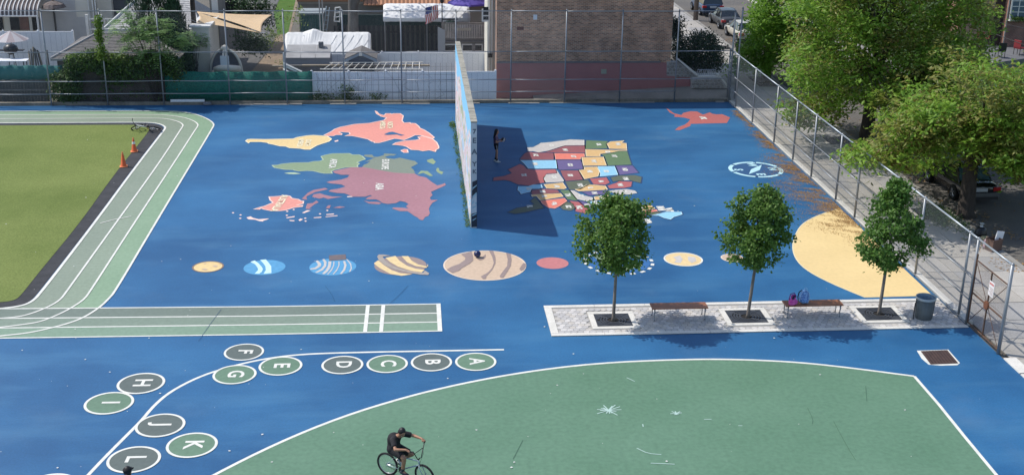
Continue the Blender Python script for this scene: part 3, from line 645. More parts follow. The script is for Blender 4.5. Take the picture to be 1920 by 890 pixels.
def table(pts, rmax):
    def f(u):
        for (a, ra), (b, rb) in zip(pts[:-1], pts[1:]):
            if a <= u <= b: return rmax*(ra+(rb-ra)*(u-a)/(b-a))
        return rmax*pts[-1][1]
    return f
ROUND = ((0, .3), (.06, .45), (.18, .82), (.3, 1), (.42, 1), (.75, .82), (.88, .6), (1, .12)); POINT = ((0, .3), (.1, .68), (.26, 1), (.44, .88), (.62, .68), (.76, .42), (.88, .25), (1, .06))
young_tree(G(1150, 601), 1.90, 4.38, table(ROUND, 1.20), 'left young maple with the fullest dark round crown', 3, MAPLE, (.05, .02), 52)
young_tree(G(1402, 594.5), 1.92, 4.52, table(ROUND, 1.14), 'middle young maple with a tall oval crown', 8, MAPLE, (.28, .03), 50)
young_tree(G(1648, 588.5), 1.85, 4.72, table(POINT, 1.20), 'right young maple with a lighter pointed crown by the trash can', 14, MAPLE2, (.15, .05), 48)

# ---------------------------------------------------------------- benches, bags, can
WOOD = mat('bench wood', (.36, .150, .078), .45, (.26, .105, .055), 3, .3, .7, bump=.2, bsc=30, fine=.18, fsc=14, stretch=(.25, 3, 3))
GALV = mat('galvanised steel', (.36, .37, .385), .45, (.28, .29, .305), 3, metal=.55, fine=.1)
CAST = mat('bench leg iron', (.22, .235, .25), .5, metal=.4)
def bench(px0, px1, pyn, label):
    a, b = G(px0, pyn, .5), G(px1, pyn, .5); L_ = (b-a).length; c = (a+b)/2
    rz = math.atan2(b.y-a.y, b.x-a.x)
    t = thing('bench', label, 'bench', (c.x, c.y+.24, .034), rz*.0, 'wooden benches in the paved strip')
    d = .50; n = 5; g = .012; w = (d-g*(n-1))/n
    for i in range(n):
        y0 = -d/2+i*(w+g); soften(MB().box(-L_/2, L_/2, y0, y0+w, .425, .465).build('slat', WOOD, t), .006, 2)
    for sx in (-1, 1):
        X = sx*(L_/2-.10)
        for sy in (-1, 1):
            MB().tube([(X, sy*.20, .41), (X, sy*.235, .33), (X, sy*.19, .18), (X, sy*.215, .05), (X, sy*.24, .012)], [.026, .024, .017, .017, .026], 8).build('leg', CAST, t, smooth=True)
        soften(MB().box(X-.025, X+.025, -.225, .225, .395, .422).build('bracket', CAST, t), .004)
    MB().tube([(-L_/2+.1, 0, .405), (L_/2-.1, 0, .405)], .012, 6).build('rail', CAST, t)
    return t
bench(1222.5, 1329, 577, 'empty wooden bench between the left and middle trees')
bn = bench(1473, 1583, 572, 'wooden bench carrying the blue backpack and pink bag')
BLUEB = mat('blue printed backpack', (.06, .15, .42), .7, (.30, .48, .72), 16, .42, .6); NAVY = mat('navy strap cloth', (.012, .016, .04), .8)
PINKB = mat('pink bag cloth', (.55, .05, .30), .65, (.68, .16, .42), 9); LBL = mat('pale blue piping', (.34, .52, .72), .6)
def puffy(name, w, d, h, mats, parent, M, tp=.75, ex=2.6):
    mb = MB(); n = 22; k = 10; rows_ = []
    for i in range(k+1):
        u = i/k; s = (1-abs(2*u-1)**4)**.5*.96+.04; s *= (1-(1-tp)*u)
        for j in range(n):
            a = 2*math.pi*j/n; ca, sa = math.cos(a), math.sin(a)
            x = math.copysign(abs(ca)**(2/ex), ca)*w/2*s; y = math.copysign(abs(sa)**(2/ex), sa)*d/2*s
            mb.v.append(tuple(M @ Vector((x, y, u*h))))
    for i in range(k):
        for j in range(n):
            a = i*n+j; b = i*n+(j+1) % n; mb.f.append([a, b, b+n, a+n]); mb.m.append(0)
    mb.f.append(list(range(n))[::-1]); mb.m.append(0); mb.f.append([k*n+j for j in range(n)]); mb.m.append(0)
    return mb.build(name, mats, parent, smooth=True)
sp = G(1505, 569, .5)
bp = thing('backpack', 'blue patterned backpack leaning on the right bench', 'backpack', (sp.x, sp.y-.0, .5))
M0 = Matrix.Rotation(R(-14), 4, 'X') @ Matrix.Rotation(R(12), 4, 'Y')
puffy('body', .36, .22, .50, BLUEB, bp, M0); puffy('pocket', .27, .1, .24, BLUEB, bp, M0 @ Matrix.Translation((0, -.12, .05)), .9)
MB().tube([M0 @ Vector(p) for p in [(-.14, -.085, .06), (-.165, -.08, .25), (-.12, -.07, .41), (0, -.06, .475), (.12, -.07, .41), (.165, -.08, .25), (.14, -.085, .06)]], .012, 6).build('piping', LBL, bp)
MB().tube([M0 @ Vector(p) for p in [(-.05, 0, .49), (-.03, 0, .55), (.03, 0, .55), (.05, 0, .49)]], .012, 6).build('handle', LBL, bp)
for sx in (-1, 1): MB().tube([M0 @ Vector(p) for p in [(sx*.1, .1, .44), (sx*.14, .2, .35), (sx*.15, .2, .18), (sx*.13, .1, .06)]], .02, 6).build('strap', NAVY, bp)
sp = G(1489, 570.5, .5)
pb = thing('shoulder_bag', 'bright pink bag slumped beside the blue backpack', 'bag', (sp.x-.02, sp.y-.02, .5))
M1 = Matrix.Rotation(R(-18), 4, 'Y')
puffy('body', .36, .22, .27, PINKB, pb, M1, .7, 2.2); puffy('flap', .22, .1, .16, mat('magenta bag flap', (.36, .03, .24), .6), pb, M1 @ Matrix.Translation((.06, .02, .22)), .6)
MB().tube([M1 @ Vector(p) for p in [(-.12, 0, .24), (-.02, 0, .42), (.12, .02, .42), (.16, .02, .25)]], .016, 6).build('strap', mat('purple bag strap', (.16, .03, .17), .7), pb)
MB().tube([M1 @ Vector(p) for p in [(0, -.08, .24), (.05, -.05, .33), (.12, -.02, .30)]], .03, 6).build('mesh_pocket', NAVY, pb)
cp = G(1731, 597)
cn = thing('trash_can', 'round grey metal trash can with a pale rim near the gate', 'trash can', (cp.x, cp.y, .034))
CANM = mat('grey can metal', (.105, .12, .125), .55, (.14, .155, .155), 3, metal=.3, fine=.1)
MB().lathe([(.275, 0), (.285, .03), (.315, .74), (.30, .74), (.27, .05), (0, .05)], n=32, cap=False).build('can_body', CANM, cn, smooth=True)
MB().lathe([(.318, .70), (.342, .72), (.342, .79), (.318, .80), (.312, .76), (.318, .70)], n=32, cap=False).build('rim', mat('pale can rim', (.42, .46, .47), .5, metal=.3), cn, smooth=True)
lb_ = MB(); rl = random.Random(2)
n = 30
for k in range(6):
    r_ = .29-.012*k if k < 4 else .2-.09*(k-4); zz_ = (.78, .70, .58, .46, .42, .44)[k]
    for j in range(n): lb_.v.append((max(.01, r_+rl.uniform(-.012, .012))*math.cos(6.283*j/n), max(.01, r_+rl.uniform(-.012, .012))*math.sin(6.283*j/n), zz_+rl.uniform(-.01, .01)))
for k in range(5):
    for j in range(n): lb_.f.append([k*n+j, k*n+(j+1) % n, (k+1)*n+(j+1) % n, (k+1)*n+j]); lb_.m.append(0)
lb_.build('bag_liner', mat('clear blue bag liner', (.16, .24, .33), .25, (.30, .38, .45), 9), cn, smooth=True)
for i in range(16):
    a = 6.283*i/16; x, y = math.cos(a), math.sin(a)
    MB().tube([(x*.289, y*.289, .04), (x*.318, y*.318, .69)], .006, 4).build('rib', CANM, cn)
mb = MB(); mb.tube([(-.33, -.05, .62), (-.40, -.1, .60), (-.42, -.12, .1), (-.40, -.12, .02)], .022, 6); mb.build('side_post', mat('black can holder', (.02, .02, .022), .6), cn)

# ---------------------------------------------------------------- handball wall
WX0, WX1, WY0, WY1, WH = 2.30, 2.535, 46.95, 64.3, 4.53
def mural():
    m = mat('mural paint', (.42, .42, .44), .75); n = m.node_tree.nodes; L = m.node_tree.links; b = n['Principled BSDF']
    g = n.new('ShaderNodeNewGeometry'); mp = n.new('ShaderNodeMapping'); mp.inputs['Scale'].default_value = (1, .30, .85); mp.inputs['Location'].default_value = (0, 3.1, .4); L.new(g.outputs['Position'], mp.inputs[0])
    t = n.new('ShaderNodeTexNoise'); t.inputs['Scale'].default_value = .9; t.inputs['Detail'].default_value = 5; t.inputs['Distortion'].default_value = 1.6; L.new(mp.outputs[0], t.inputs['Vector'])
    r = n.new('ShaderNodeValToRGB'); r.color_ramp.interpolation = 'CONSTANT'; e = r.color_ramp.elements
    cols = [(0, (.44, .40, .42)), (.36, (.30, .36, .20)), (.43, (.55, .53, .52)), (.5, (.55, .40, .42)), (.55, (.62, .60, .58)), (.60, (.26, .46, .62)), (.68, (.55, .50, .36))]
    e[0].position = 0; e[0].color = C(*cols[0][1]); e[1].position = cols[1][0]; e[1].color = C(*cols[1][1])
    for p, c in cols[2:]:
        q = e.new(p); q.color = C(*c)
    L.new(t.outputs[0], r.inputs[0])
    sp_ = n.new('ShaderNodeSeparateXYZ'); L.new(g.outputs['Position'], sp_.inputs[0])
    # sky of the mural: pale blue band along the top with a wavy lower edge
    w = n.new('ShaderNodeTexNoise'); w.inputs['Scale'].default_value = .35; L.new(g.outputs['Position'], w.inputs['Vector'])
    ma = n.new('ShaderNodeMath'); ma.operation = 'MULTIPLY_ADD'; ma.inputs[1].default_value = -2.2; L.new(w.outputs[0], ma.inputs[0]); L.new(sp_.outputs['Z'], ma.inputs[2])
    c_ = n.new('ShaderNodeMath'); c_.operation = 'GREATER_THAN'; c_.inputs[1].default_value = 2.45; L.new(ma.outputs[0], c_.inputs[0])
    x = n.new('ShaderNodeMix'); x.data_type = 'RGBA'; x.inputs[7].default_value = C(.22, .50, .72); L.new(c_.outputs[0], x.inputs[0]); L.new(r.outputs[0], x.inputs[6])
    L.new(x.outputs[2], b.inputs['Base Color']); return m
hw = thing('handball_wall', 'tall freestanding concrete handball wall with a painted mural', 'handball wall', ((WX0+WX1)/2, (WY0+WY1)/2, 0))
ox, oy = (WX0+WX1)/2, (WY0+WY1)/2
WCON = mat('weathered wall concrete', (.36, .34, .28), .9, (.24, .23, .19), 1.6, .3, .7, bump=.4, bsc=25, fine=.2, fsc=14)
EDGEM = mat('white end paint', (.55, .58, .60), .8, (.42, .46, .48), 1.6)
rw_ = random.Random(9); mb = MB(); n = 40
# body with a slightly ragged crown
mb.box(WX0-ox, WX1-ox, WY0-oy, WY1-oy, -.02, WH-.06); mb.build('wall_body', mat('painted wall blue', (.10, .16, .24), .8, (.14, .2, .27), 1), hw)
mb = MB(); ys = [WY0-oy+(WY1-WY0)*i/n for i in range(n+1)]
for i in range(n):
    z = WH-rw_.uniform(0, .03); mb.box(WX0-ox-.012-rw_.uniform(0, .008), WX1-ox+.012, ys[i]-.006 if i == 0 else ys[i]+.004, ys[i+1]-.004, WH-.06, z)
mb.build('cap_course', WCON, hw)
x = WX0-ox-.006
MB().add([(x, ys[0], 0), (x, ys[-1], 0), (x, ys[-1], WH-.075), (x, ys[0], WH-.075)], [(0, 1, 2, 3)]).build('mural', mural(), hw, label='sunlit mural face in pale blue, pink and green')
y = WY0-oy-.006
MB().add([(WX0-ox, y, 0), (WX1-ox, y, 0), (WX1-ox, y, WH-.07), (WX0-ox, y, WH-.07)], [(0, 1, 2, 3)]).build('end_face', EDGEM, hw, label='narrow white end face with dark graffiti')
DKP = mat('dark graffiti paint', (.03, .035, .05), .8)
ez = [at(0, 0, 1)]
def endz(py): return at(890, py, WY0-.02).z
def EP(pts): return [((at(px, py, WY0-.01).x-ox), y-.004, at(px, py, WY0-.01).z) for px, py in pts]
mbk = lambda pts, nm, m_: MB().add(EP(pts), [tuple(range(len(pts)))]).build(nm, m_, hw, fix=False)
mbk([(885.5, 341), (895, 337), (895, 351), (885.5, 356)], 'graffiti_panel', DKP); mbk([(885, 357), (895, 349), (895, 363), (885, 372)], 'graffiti_panel', DKP)
mbk([(884, 401), (894.5, 398), (894.5, 425), (884, 426)], 'graffiti_panel', DKP)
GR = mat('grey graffiti letters', (.12, .14, .17), .8); RX = Matrix.Rotation(R(90), 4, 'X')
for ch, py, sz in (('7', 247, .26), ('E', 264, .30), ('A', 285, .30), ('Y', 308, .26), ('K', 322, .22)):
    p = at(889.5, py, WY0-.01); text(ch, sz, 'graffiti_letter', GR, hw, (p.x-ox, y-.004, p.z), rot=RX, bold=.012)
PBL = mat('pale graffiti blue', (.30, .45, .52), .8)
for pts in ([(886, 352), (894, 346), (894, 348.5), (886, 355)], [(885.5, 368), (893.5, 360), (894, 364), (886, 371)], [(885, 378), (889, 376), (888, 380), (885, 383)], [(890, 380), (894, 378), (893, 384)], [(885, 388), (893, 385), (893, 387), (886, 391)], [(885, 403), (893, 399), (894, 401), (886, 405)], [(886, 412), (893, 408), (893, 409.5), (886, 414)]): mbk(pts, 'graffiti_stroke', PBL) if False else MB().add([(a, b-.004, c) for a, b, c in EP(pts)], [tuple(range(len(pts)))]).build('graffiti_stroke', PBL, hw, fix=False)
WEED = leafmat('weed leaf', (.075, .15, .03), (.13, .20, .05), .3, 3)
wd = MB(); 
for i in range(300):
    yy = WY0+(WY1-WY0)*rw_.random()**1.1; c = Vector((WX0-.05-abs(rw_.gauss(0, .07)), yy, .02+abs(rw_.gauss(0, .05)))); clump(wd, c, .035, 5, .09, .035, rw_, .6)
for c in ((WX0-.2, 63.4, .12), (WX0-.25, 63.8, .1)): clump(wd, Vector(c), .09, 50, .12, .05, rw_, .5)
stuff(wd.build('wall_weeds', WEED, fix=False), 'weeds along the sunlit foot of the handball wall')

# ---------------------------------------------------------------- fences
STEEL = mat('fence steel', (.30, .315, .33), .45, (.23, .245, .26), 2, metal=.45, fine=.08); WIRE = mat('fence wire', (.26, .28, .30), .5, metal=.3)
RSTEEL = mat('bright fence rail', (.40, .44, .475), .42, (.31, .345, .37), 2, metal=.4)
def wires(x0, x1, z0, z1, axis, off, pitch=.075, r=.0021):
    # chain link as two families of diagonal wires; returns a mesh builder, local to the fence
    mb = MB(); H = z1-z0; L_ = x1-x0
    for sgn in (1, -1):
        s = -H
        while s < L_:
            a0, a1 = max(0, s), min(L_, s+H)
            if a1-a0 > .02:
                zA, zB = (a0-s, a1-s) if sgn > 0 else (H-(a0-s), H-(a1-s))
                if axis == 'x': mb.tube([(x0+a0, off+.003*sgn, z0+zA), (x0+a1, off+.003*sgn, z0+zB)], r, 3, caps=False)
                else: mb.tube([(off+.003*sgn, x0+a0, z0+zA), (off+.003*sgn, x0+a1, z0+zB)], r, 3, caps=False)
            s += pitch
    return mb
bf_ = thing('back_fence', 'tall galvanised chain link fence across the back of the yard', 'fence', (0, FY, 0))
BX = [-27.6, -24.1] + [(at(px, py, FY).x) for px, py in ((97, 199), (203, 199), (308, 199), (432, 197), (539, 200), (647, 200), (754, 200), (957, 195), (1058, 194), (1161, 192), (1264, 191))]
BX.append((at(855, 195, FY)).x); BX.sort()
BH = 5.42
for X in BX:
    p = MB().tube([(X, 0, -.02), (X, 0, BH)], .042, 10).build('post', STEEL, bf_, smooth=True)
    MB().lathe([(.05, BH), (.05, BH+.03), (.02, BH+.07)], (X, 0, 0), 10).build('post_cap', STEEL, p, smooth=True)
for z in (BH-.03, 3.06, 1.42, .70):
    for a, b in zip(BX[:-1], BX[1:]): MB().tube([(a, -.05, z+rw_.uniform(-.02, .02)), ((a+b)/2, -.05, z+rw_.uniform(-.03, .01)), (b, -.05, z+rw_.uniform(-.02, .02))], .026, 8).build('rail', STEEL, bf_, smooth=True)
a, b = BX[-1], FX
for z in (BH-.03, 3.06, 1.42): MB().tube([(a, -.05, z), (b, -.05, z+.02)], .026, 8).build('rail', STEEL, bf_, smooth=True)
MB().tube([(FX, 0, -.02), (FX, 0, BH)], .05, 10).build('post', STEEL, bf_, smooth=True)
wm = wires(BX[0], FX, .05, BH-.05, 'x', .055, .085, .0011); stuff(wm.build('chain_link', WIRE, bf_, fix=False))
MB().box(-60, FX+.1, .11, .36, -.06, .16).build('footing', mat('rough concrete footing', (.26, .235, .19), .95, (.13, .12, .10), 1.1, .35, .65, bump=.6, bsc=12, fine=.25, fsc=9), bf_)
rw2 = random.Random(4); X = -10
while X < 18:
    w = rw2.uniform(.5, 1.8)
    if rw2.random() < .6: MB().box(X, X+w-.03, -.12, .10+rw2.uniform(0, .006), -.01, .02+rw2.uniform(0, .03)).build('kerb_chunk', CONC, bf_)
    X += w
sf = thing('street_fence', 'chain link fence along the sidewalk on the right side', 'fence', (FX, 52, 0))
SY = sorted([G(1801, 593).y, G(1732, 517).y] + [G(1599+.0, 411).y] + [33.95, 36.35] + [G(px, py).y for px, py in ((1362, 188), (1396, 203), (1423, 232), (1452, 270), (1485, 303), (1521, 335), (1561, 378))] + [43.3])
SH = 3.08
for Y in SY:
    p = MB().tube([(0, Y-52, -.02), (0, Y-52, SH)], .045 if Y > 34 else .06, 10).build('post', STEEL, sf, smooth=True)
    MB().lathe([(.055, SH), (.055, SH+.03), (.02, SH+.07)], (0, Y-52, 0), 10).build('post_cap', STEEL, p, smooth=True)
for z, r_ in ((SH, .034), (1.72, .026), (.92, .026), (.10, .022)):
    for a, b in zip(SY[:-1], SY[1:]):
        if z < 2.4 and a < 36: continue
        MB().tube([(-.05 if z < 3 else 0, a-52, z), (-.05 if z < 3 else 0, b-52, z)], r_, 8).build('rail', RSTEEL if z > 3 else STEEL, sf, smooth=True)
wm = wires(36.35-52, FY-52, .05, SH-.02, 'y', .05, .08, .0018); stuff(wm.build('chain_link', WIRE, sf, fix=False))
wm = wires(33.95-52, 36.35-52, 2.42, SH-.02, 'y', .05, .08, .0018); stuff(wm.build('chain_link', WIRE, sf, fix=False))
MB().box(.0, .24, 36.35-52, FY-52, -.06, .10).build('footing', PALEC, sf)
# stones that carry on past the end post
for i in range(9):
    Y = 33.6-i*1.15; MB().box(FX, FX+.42, Y-1.1, Y-.02, -.05, .035).build('edge_stone', PALEC, court)
# gate
RUST = mat('rusty gate iron', (.075, .050, .038), .8, (.12, .06, .035), 7, .4, .6, fine=.2)
gt = thing('gate', 'rusty iron mesh gate with crossed bars and a white notice', 'gate', (FX+.01, 35.15, .08))
gl, gr_, GHt = -1.12, 1.12, 2.28       # near, far edge
for yy in (gl, gr_): MB().tube([(0, yy, 0), (0, yy, GHt+(.22 if yy > 0 else .02))], .028, 8).build('stile', RUST, gt)
for z in (.03, GHt): MB().tube([(0, gl, z), (0, gr_, z)], .024, 8).build('rail', RUST, gt)
MB().tube([(0, 0, .03), (0, 0, GHt)], .028, 8).build('centre_bar', RUST, gt); MB().tube([(0, gl, GHt*.49), (0, gr_, GHt*.49)], .028, 8).build('cross_bar', RUST, gt)
for sy in (-1, 1):
    MB().tube([(-.01, sy*gl, .05), (-.01, -sy*gl, GHt-.03)], .012, 6).build('tie_rod', RUST, gt)
MB().lathe([(.0, -.03), (.15, -.03), (.15, .03), (0, .03)], (-.03, 0, GHt*.49), 16, Matrix.Rotation(R(90), 4, 'Y')).build('lock_disc', mat('orange rust disc', (.20, .075, .035), .8, (.1, .045, .03), 12), gt)
stuff(wires(gl, gr_, .05, GHt-.02, 'y', .02, .06, .0017).build('gate_mesh', RUST, gt, fix=False))
sg_ = MB().box(-.05, -.042, -.36, -.02, 1.52, 2.02).build('notice', mat('white notice board', (.72, .70, .69), .5), gt, label='white notice with red heading')
RED = mat('red notice ink', (.6, .06, .05), .5); RY = Matrix.Rotation(R(-90), 4, 'Z') @ Matrix.Rotation(R(90), 4, 'X')
text('NOTICE', .075, 'lettering', RED, sg_, (-.056, -.19, 1.93), rot=RY, bold=.004)
for k in range(6): MB().box(-.056, -.0525, -.33, -.05-.05*(k % 3), 1.80-k*.045, 1.812-k*.045).build('printed_line', mat('grey notice ink', (.3, .2, .2), .6), sg_)
for z in (.35, 1.15, 1.9):
    MB().tube([(0, gl-.12, z), (0, gl+.02, z)], .02, 6).build('hinge', GALV, gt)
# ================================================================ people
SKIN = mat('skin', (.42, .235, .155), .55, (.36, .19, .125), 12); SKIND = mat('tan skin', (.36, .185, .11), .55, (.30, .15, .09), 12)
HAIR = mat('black hair', (.012, .010, .010), .5); BLK = mat('black cloth', (.009, .009, .011), .85, (.016, .015, .018), 9); SHOEW = mat('white shoe', (.62, .62, .6), .6); SHOED = mat('dark shoe', (.02, .024, .04), .6)
PURT = mat('heather purple tee', (.115, .075, .125), .9, (.15, .105, .155), 12); STRIPE = mat('white stripe cloth', (.55, .53, .52), .8)
EYEW = mat('eye', (.6, .58, .55), .3); LIP = mat('lips', (.30, .10, .09), .5)
def capsule(b, p0, p1, r0, r1, n=12, flat0=False, flat1=False):
    p0, p1 = Vector(p0), Vector(p1); d = p1-p0; L_ = max(d.length, 1e-4); d.normalize(); q = d.to_track_quat('Z', 'Y').to_matrix()
    prof = []
    k = 4
    if flat0: prof += [(r0*.02, 0), (r0, 0)]
    else: prof += [(max(1e-4, r0*math.sin(i*math.pi/2/k)), -r0*math.cos(i*math.pi/2/k)) for i in range(k+1)]
    if flat1: prof += [(r1, L_), (r1*.02, L_)]
    else: prof += [(max(1e-4, r1*math.cos(i*math.pi/2/k)), L_+r1*math.sin(i*math.pi/2/k)) for i in range(k+1)]
    b.lathe(prof, p0, n, q)
def ellip(b, c, rx, ry, rz, rot=None, n=14):
    M = Matrix.Diagonal((rx, ry, rz)); M = (rot @ M) if rot else M
    b.lathe([(max(1e-3, math.sin(i*math.pi/8)), -math.cos(i*math.pi/8)) for i in range(9)], c, n, M)
def fuse(mb, name, m, parent, voxel=.012, smooth_it=4, label=None):
    # one continuous skin over all the overlapping limbs
    me = mb.mesh(name, m); o = bpy.data.objects.new(name, me); COL.objects.link(o)
    a = o.modifiers.new('r', 'REMESH'); a.mode = 'VOXEL'; a.voxel_size = voxel
    b = o.modifiers.new('s', 'SMOOTH'); b.factor = .5; b.iterations = smooth_it
    me2 = bpy.data.meshes.new_from_object(o.evaluated_get(bpy.context.evaluated_depsgraph_get()))
    bpy.data.objects.remove(o); me2.name = name; me2.materials.clear(); me2.materials.append(m)
    me2.polygons.foreach_set('use_smooth', [True]*len(me2.polygons)); me2.polygons.foreach_set('material_index', [0]*len(me2.polygons))
    return link(name, me2, parent, label)
def ik(a, b, l0, l1, bend):
    a, b, bend = Vector(a), Vector(b), Vector(bend); d = b-a; L_ = min(d.length, l0+l1-1e-3); u = d.normalized()
    x = (l0*l0-l1*l1+L_*L_)/(2*L_); h = math.sqrt(max(0, l0*l0-x*x)); w = (bend-u*bend.dot(u)).normalized(); return a+u*x+w*h
def hand(b, wrist, fwd, palm_n, side, curl=.9, s=1.0):
    # palm, four fingers of unequal length with two bends, and a thumb from the side of the palm
    f = Vector(fwd).normalized(); n = Vector(palm_n); n = (n-f*n.dot(f)).normalized(); t = f.cross(n)*side
    w = Vector(wrist); c = w+f*.055*s
    for k in range(4):
        capsule(b, w+t*(-.022+.015*k)*s+f*.01*s, c+t*(-.03+.02*k)*s+f*.035*s, .017*s, .013*s, 8)
    for k, l in enumerate((.072, .082, .076, .058)):
        p = c+t*(.032-.021*k)*s+f*.035*s; d = f
        for j, q in enumerate((.45, .33, .25)):
            a = curl*(.55+.45*j); dd = (f*math.cos(a*(j+1)*.75)+n*math.sin(a*(j+1)*.75)); e = p+dd*l*q*s
            capsule(b, p, e, (.0092-.0012*j)*s, (.0085-.0012*j)*s, 7); p = e
    p = w+t*.03*s+f*.03*s; e = p+(t*.75+f*.6+n*.35).normalized()*.035*s; capsule(b, p, e, .012*s, .0105*s, 7)
    capsule(b, e, e+(f*.7+n*.65).normalized()*.03*s, .0105*s, .0085*s, 7)
def head_parts(root, body, c, q, sk, s=1.0, hair='short', cap=False):
    # c = head centre, q = 3x3 matrix with +X looking forward, +Z up
    H = lambda x, y, z: Vector(c)+q @ Vector((x*s, y*s, z*s))
    ellip(body, H(0, 0, .025), .098*s, .078*s, .112*s, q); ellip(body, H(.025, 0, -.06), .068*s, .058*s, .068*s, q)
    capsule(body, H(.093, 0, .012), H(.108, 0, -.022), .010*s, .015*s, 8)
    for sy in (-1, 1): ellip(body, H(-.005, sy*.079, -.008), .018*s, .010*s, .03*s, q, 8)
    capsule(body, H(.082, -.02, -.062), H(.082, .02, -.062), .009*s, .009*s, 7)
    for sy in (-1, 1):
        MB().lathe([(.002, -.008*s), (.011*s, -.004*s), (.011*s, .004*s), (.002, .008*s)], H(.086, sy*.031, .012), 8).build('eye', EYEW, root, smooth=True)
        capsule_mb = MB(); capsule(capsule_mb, H(.090, sy*.018, .034), H(.086, sy*.046, .032), .006*s, .004*s, 6); capsule_mb.build('eyebrow', HAIR, root)
    m = MB(); capsule(m, H(.090, -.022, -.064), H(.090, .022, -.064), .006*s, .006*s, 6); m.build('mouth', LIP, root)
    hb = MB()
    ellip(hb, H(-.022, 0, .048), .100*s, .090*s, .108*s, q); 
    for sy in (-1, 1): ellip(hb, H(-.03, sy*.052, .0), .06*s, .036*s, .08*s, q)
    if hair == 'long':
        for yy in (-.055, -.02, .02, .055): capsule(hb, H(-.07, yy, .04), H(-.105, yy*1.35, -.30), .05*s, .032*s, 10)
        for sy in (-1, 1): capsule(hb, H(.0, sy*.08, .05), H(-.03, sy*.095, -.20), .03*s, .022*s, 8)
    return hb
def q_of(fx, tilt=0.0, roll=0.0): return (Matrix.Rotation(fx, 3, 'Z') @ Matrix.Rotation(tilt, 3, 'Y') @ Matrix.Rotation(roll, 3, 'X'))
def torso(b, pel, chest, neck, sh, hips, r=1.0):
    capsule(b, pel, chest, .125*r, .14*r, 14); capsule(b, chest, Vector(neck)-Vector((0, 0, .05)), .135*r, .075*r, 12)
    for a in sh: capsule(b, Vector(chest)*.55+Vector(neck)*.45, a, .085*r, .062*r, 10); capsule(b, chest, a, .1*r, .055*r, 10)
    capsule(b, hips[0], hips[1], .118*r, .118*r, 12)
def shoe(name, ank, heel_to_toe, m, parent, s=1.0):
    d = Vector(heel_to_toe).normalized(); a = Vector(ank); b = MB(); dn = Vector((0, 0, -1))
    h = a+dn*.045*s-d*.045*s; t = a+dn*.055*s+d*.15*s
    capsule(b, h, h.lerp(t, .6), .043*s, .046*s, 10); capsule(b, h.lerp(t, .6), t, .046*s, .032*s, 10); capsule(b, a+Vector((0, 0, .01)), h+d*.05, .043*s, .04*s, 10)
    return fuse(b, name, m, parent, .012, 3)

# --- girl by the handball wall, holding a ball, facing right
gp0 = G(930, 303.5); girl = thing('person', 'girl in purple tee and black shorts holding a ball in the wall shade', 'person', (gp0.x, gp0.y, 0), R(-6))
b = MB(); s_ = .97
hipsG = [Vector((0, .085, .86)), Vector((0, -.085, .86))]; pel = Vector((0, 0, .90)); che = Vector((-.015, 0, 1.17)); nk = Vector((-.01, 0, 1.38)); shG = [Vector((-.01, .165, 1.31)), Vector((-.01, -.165, 1.31))]
torso(b, pel, che, nk, shG, hipsG, .86); capsule(b, nk-Vector((0, 0, .07)), (.01, 0, 1.45), .05, .048)
hdc = Vector((.02, 0, 1.515)); qh = q_of(0, .12); hb = head_parts(girl, b, hdc, qh, SKIN, .98, 'long')
knees = [Vector((.03, .09, .47)), Vector((.045, -.085, .47))]; ank = [Vector((-.04, .10, .085)), Vector((.05, -.10, .085))]
for i in (0, 1):
    capsule(b, hipsG[i], knees[i], .082, .053); capsule(b, knees[i]+Vector((-.012, 0, -.06)), ank[i], .054, .034); capsule(b, ank[i], ank[i]+Vector((.09, 0, -.045)), .034, .028)
wr = [Vector((.21, .10, 1.10)), Vector((.21, -.11, 1.08))]
for i in (0, 1):
    sgn = 1 if i == 0 else -1; el = ik(shG[i], wr[i], .27, .245, (-.25, sgn*.5, -.8))
    capsule(b, shG[i], el, .045, .036); capsule(b, el, wr[i], .036, .025); hand(b, wr[i], (.95, -sgn*.25, .15), (0, -sgn, .25), sgn, .55)
fuse(b, 'body', SKIN, girl, .0095, 4); fuse(hb, 'hair', HAIR, girl, .014, 4)
c = MB(); capsule(c, (0, 0, .93), (-.012, 0, 1.05), .128, .122, flat0=True); torso(c, pel+Vector((0, 0, .06)), che, nk-Vector((0, 0, .03)), shG, [Vector((0, .05, .97)), Vector((0, -.05, .97))], .93)
for i in (0, 1): sgn = 1 if i == 0 else -1; el = ik(shG[i], wr[i], .27, .245, (-.25, sgn*.5, -.8)); capsule(c, shG[i], shG[i].lerp(el, .62), .062, .060, flat1=True)
fuse(c, 'tee_shirt', PURT, girl, .013, 3)
c = MB(); capsule(c, hipsG[0]+Vector((0, 0, .04)), hipsG[1]+Vector((0, 0, .04)), .115, .115); capsule(c, (0, 0, .84), (0, 0, .96), .122, .116, flat1=True)
for i in (0, 1): capsule(c, hipsG[i], hipsG[i].lerp(knees[i], .50), .1, .088, flat1=True)
fuse(c, 'shorts', BLK, girl, .013, 3)
for i in (0, 1):
    sd = -1 if i else 1; MB().tube([hipsG[i]+Vector((.03, sd*.098, .02)), hipsG[i].lerp(knees[i], .48)+Vector((.03, sd*.078, 0))], .014, 6).build('side_stripe', STRIPE, girl)
    c = MB(); capsule(c, ank[i]+Vector((-.002, 0, .0)), ank[i].lerp(knees[i], .28), .041, .045, flat1=True); fuse(c, 'sock', BLK, girl, .01, 2); shoe('shoe', ank[i], (1, -.1 if i else .1, 0), SHOEW, girl)
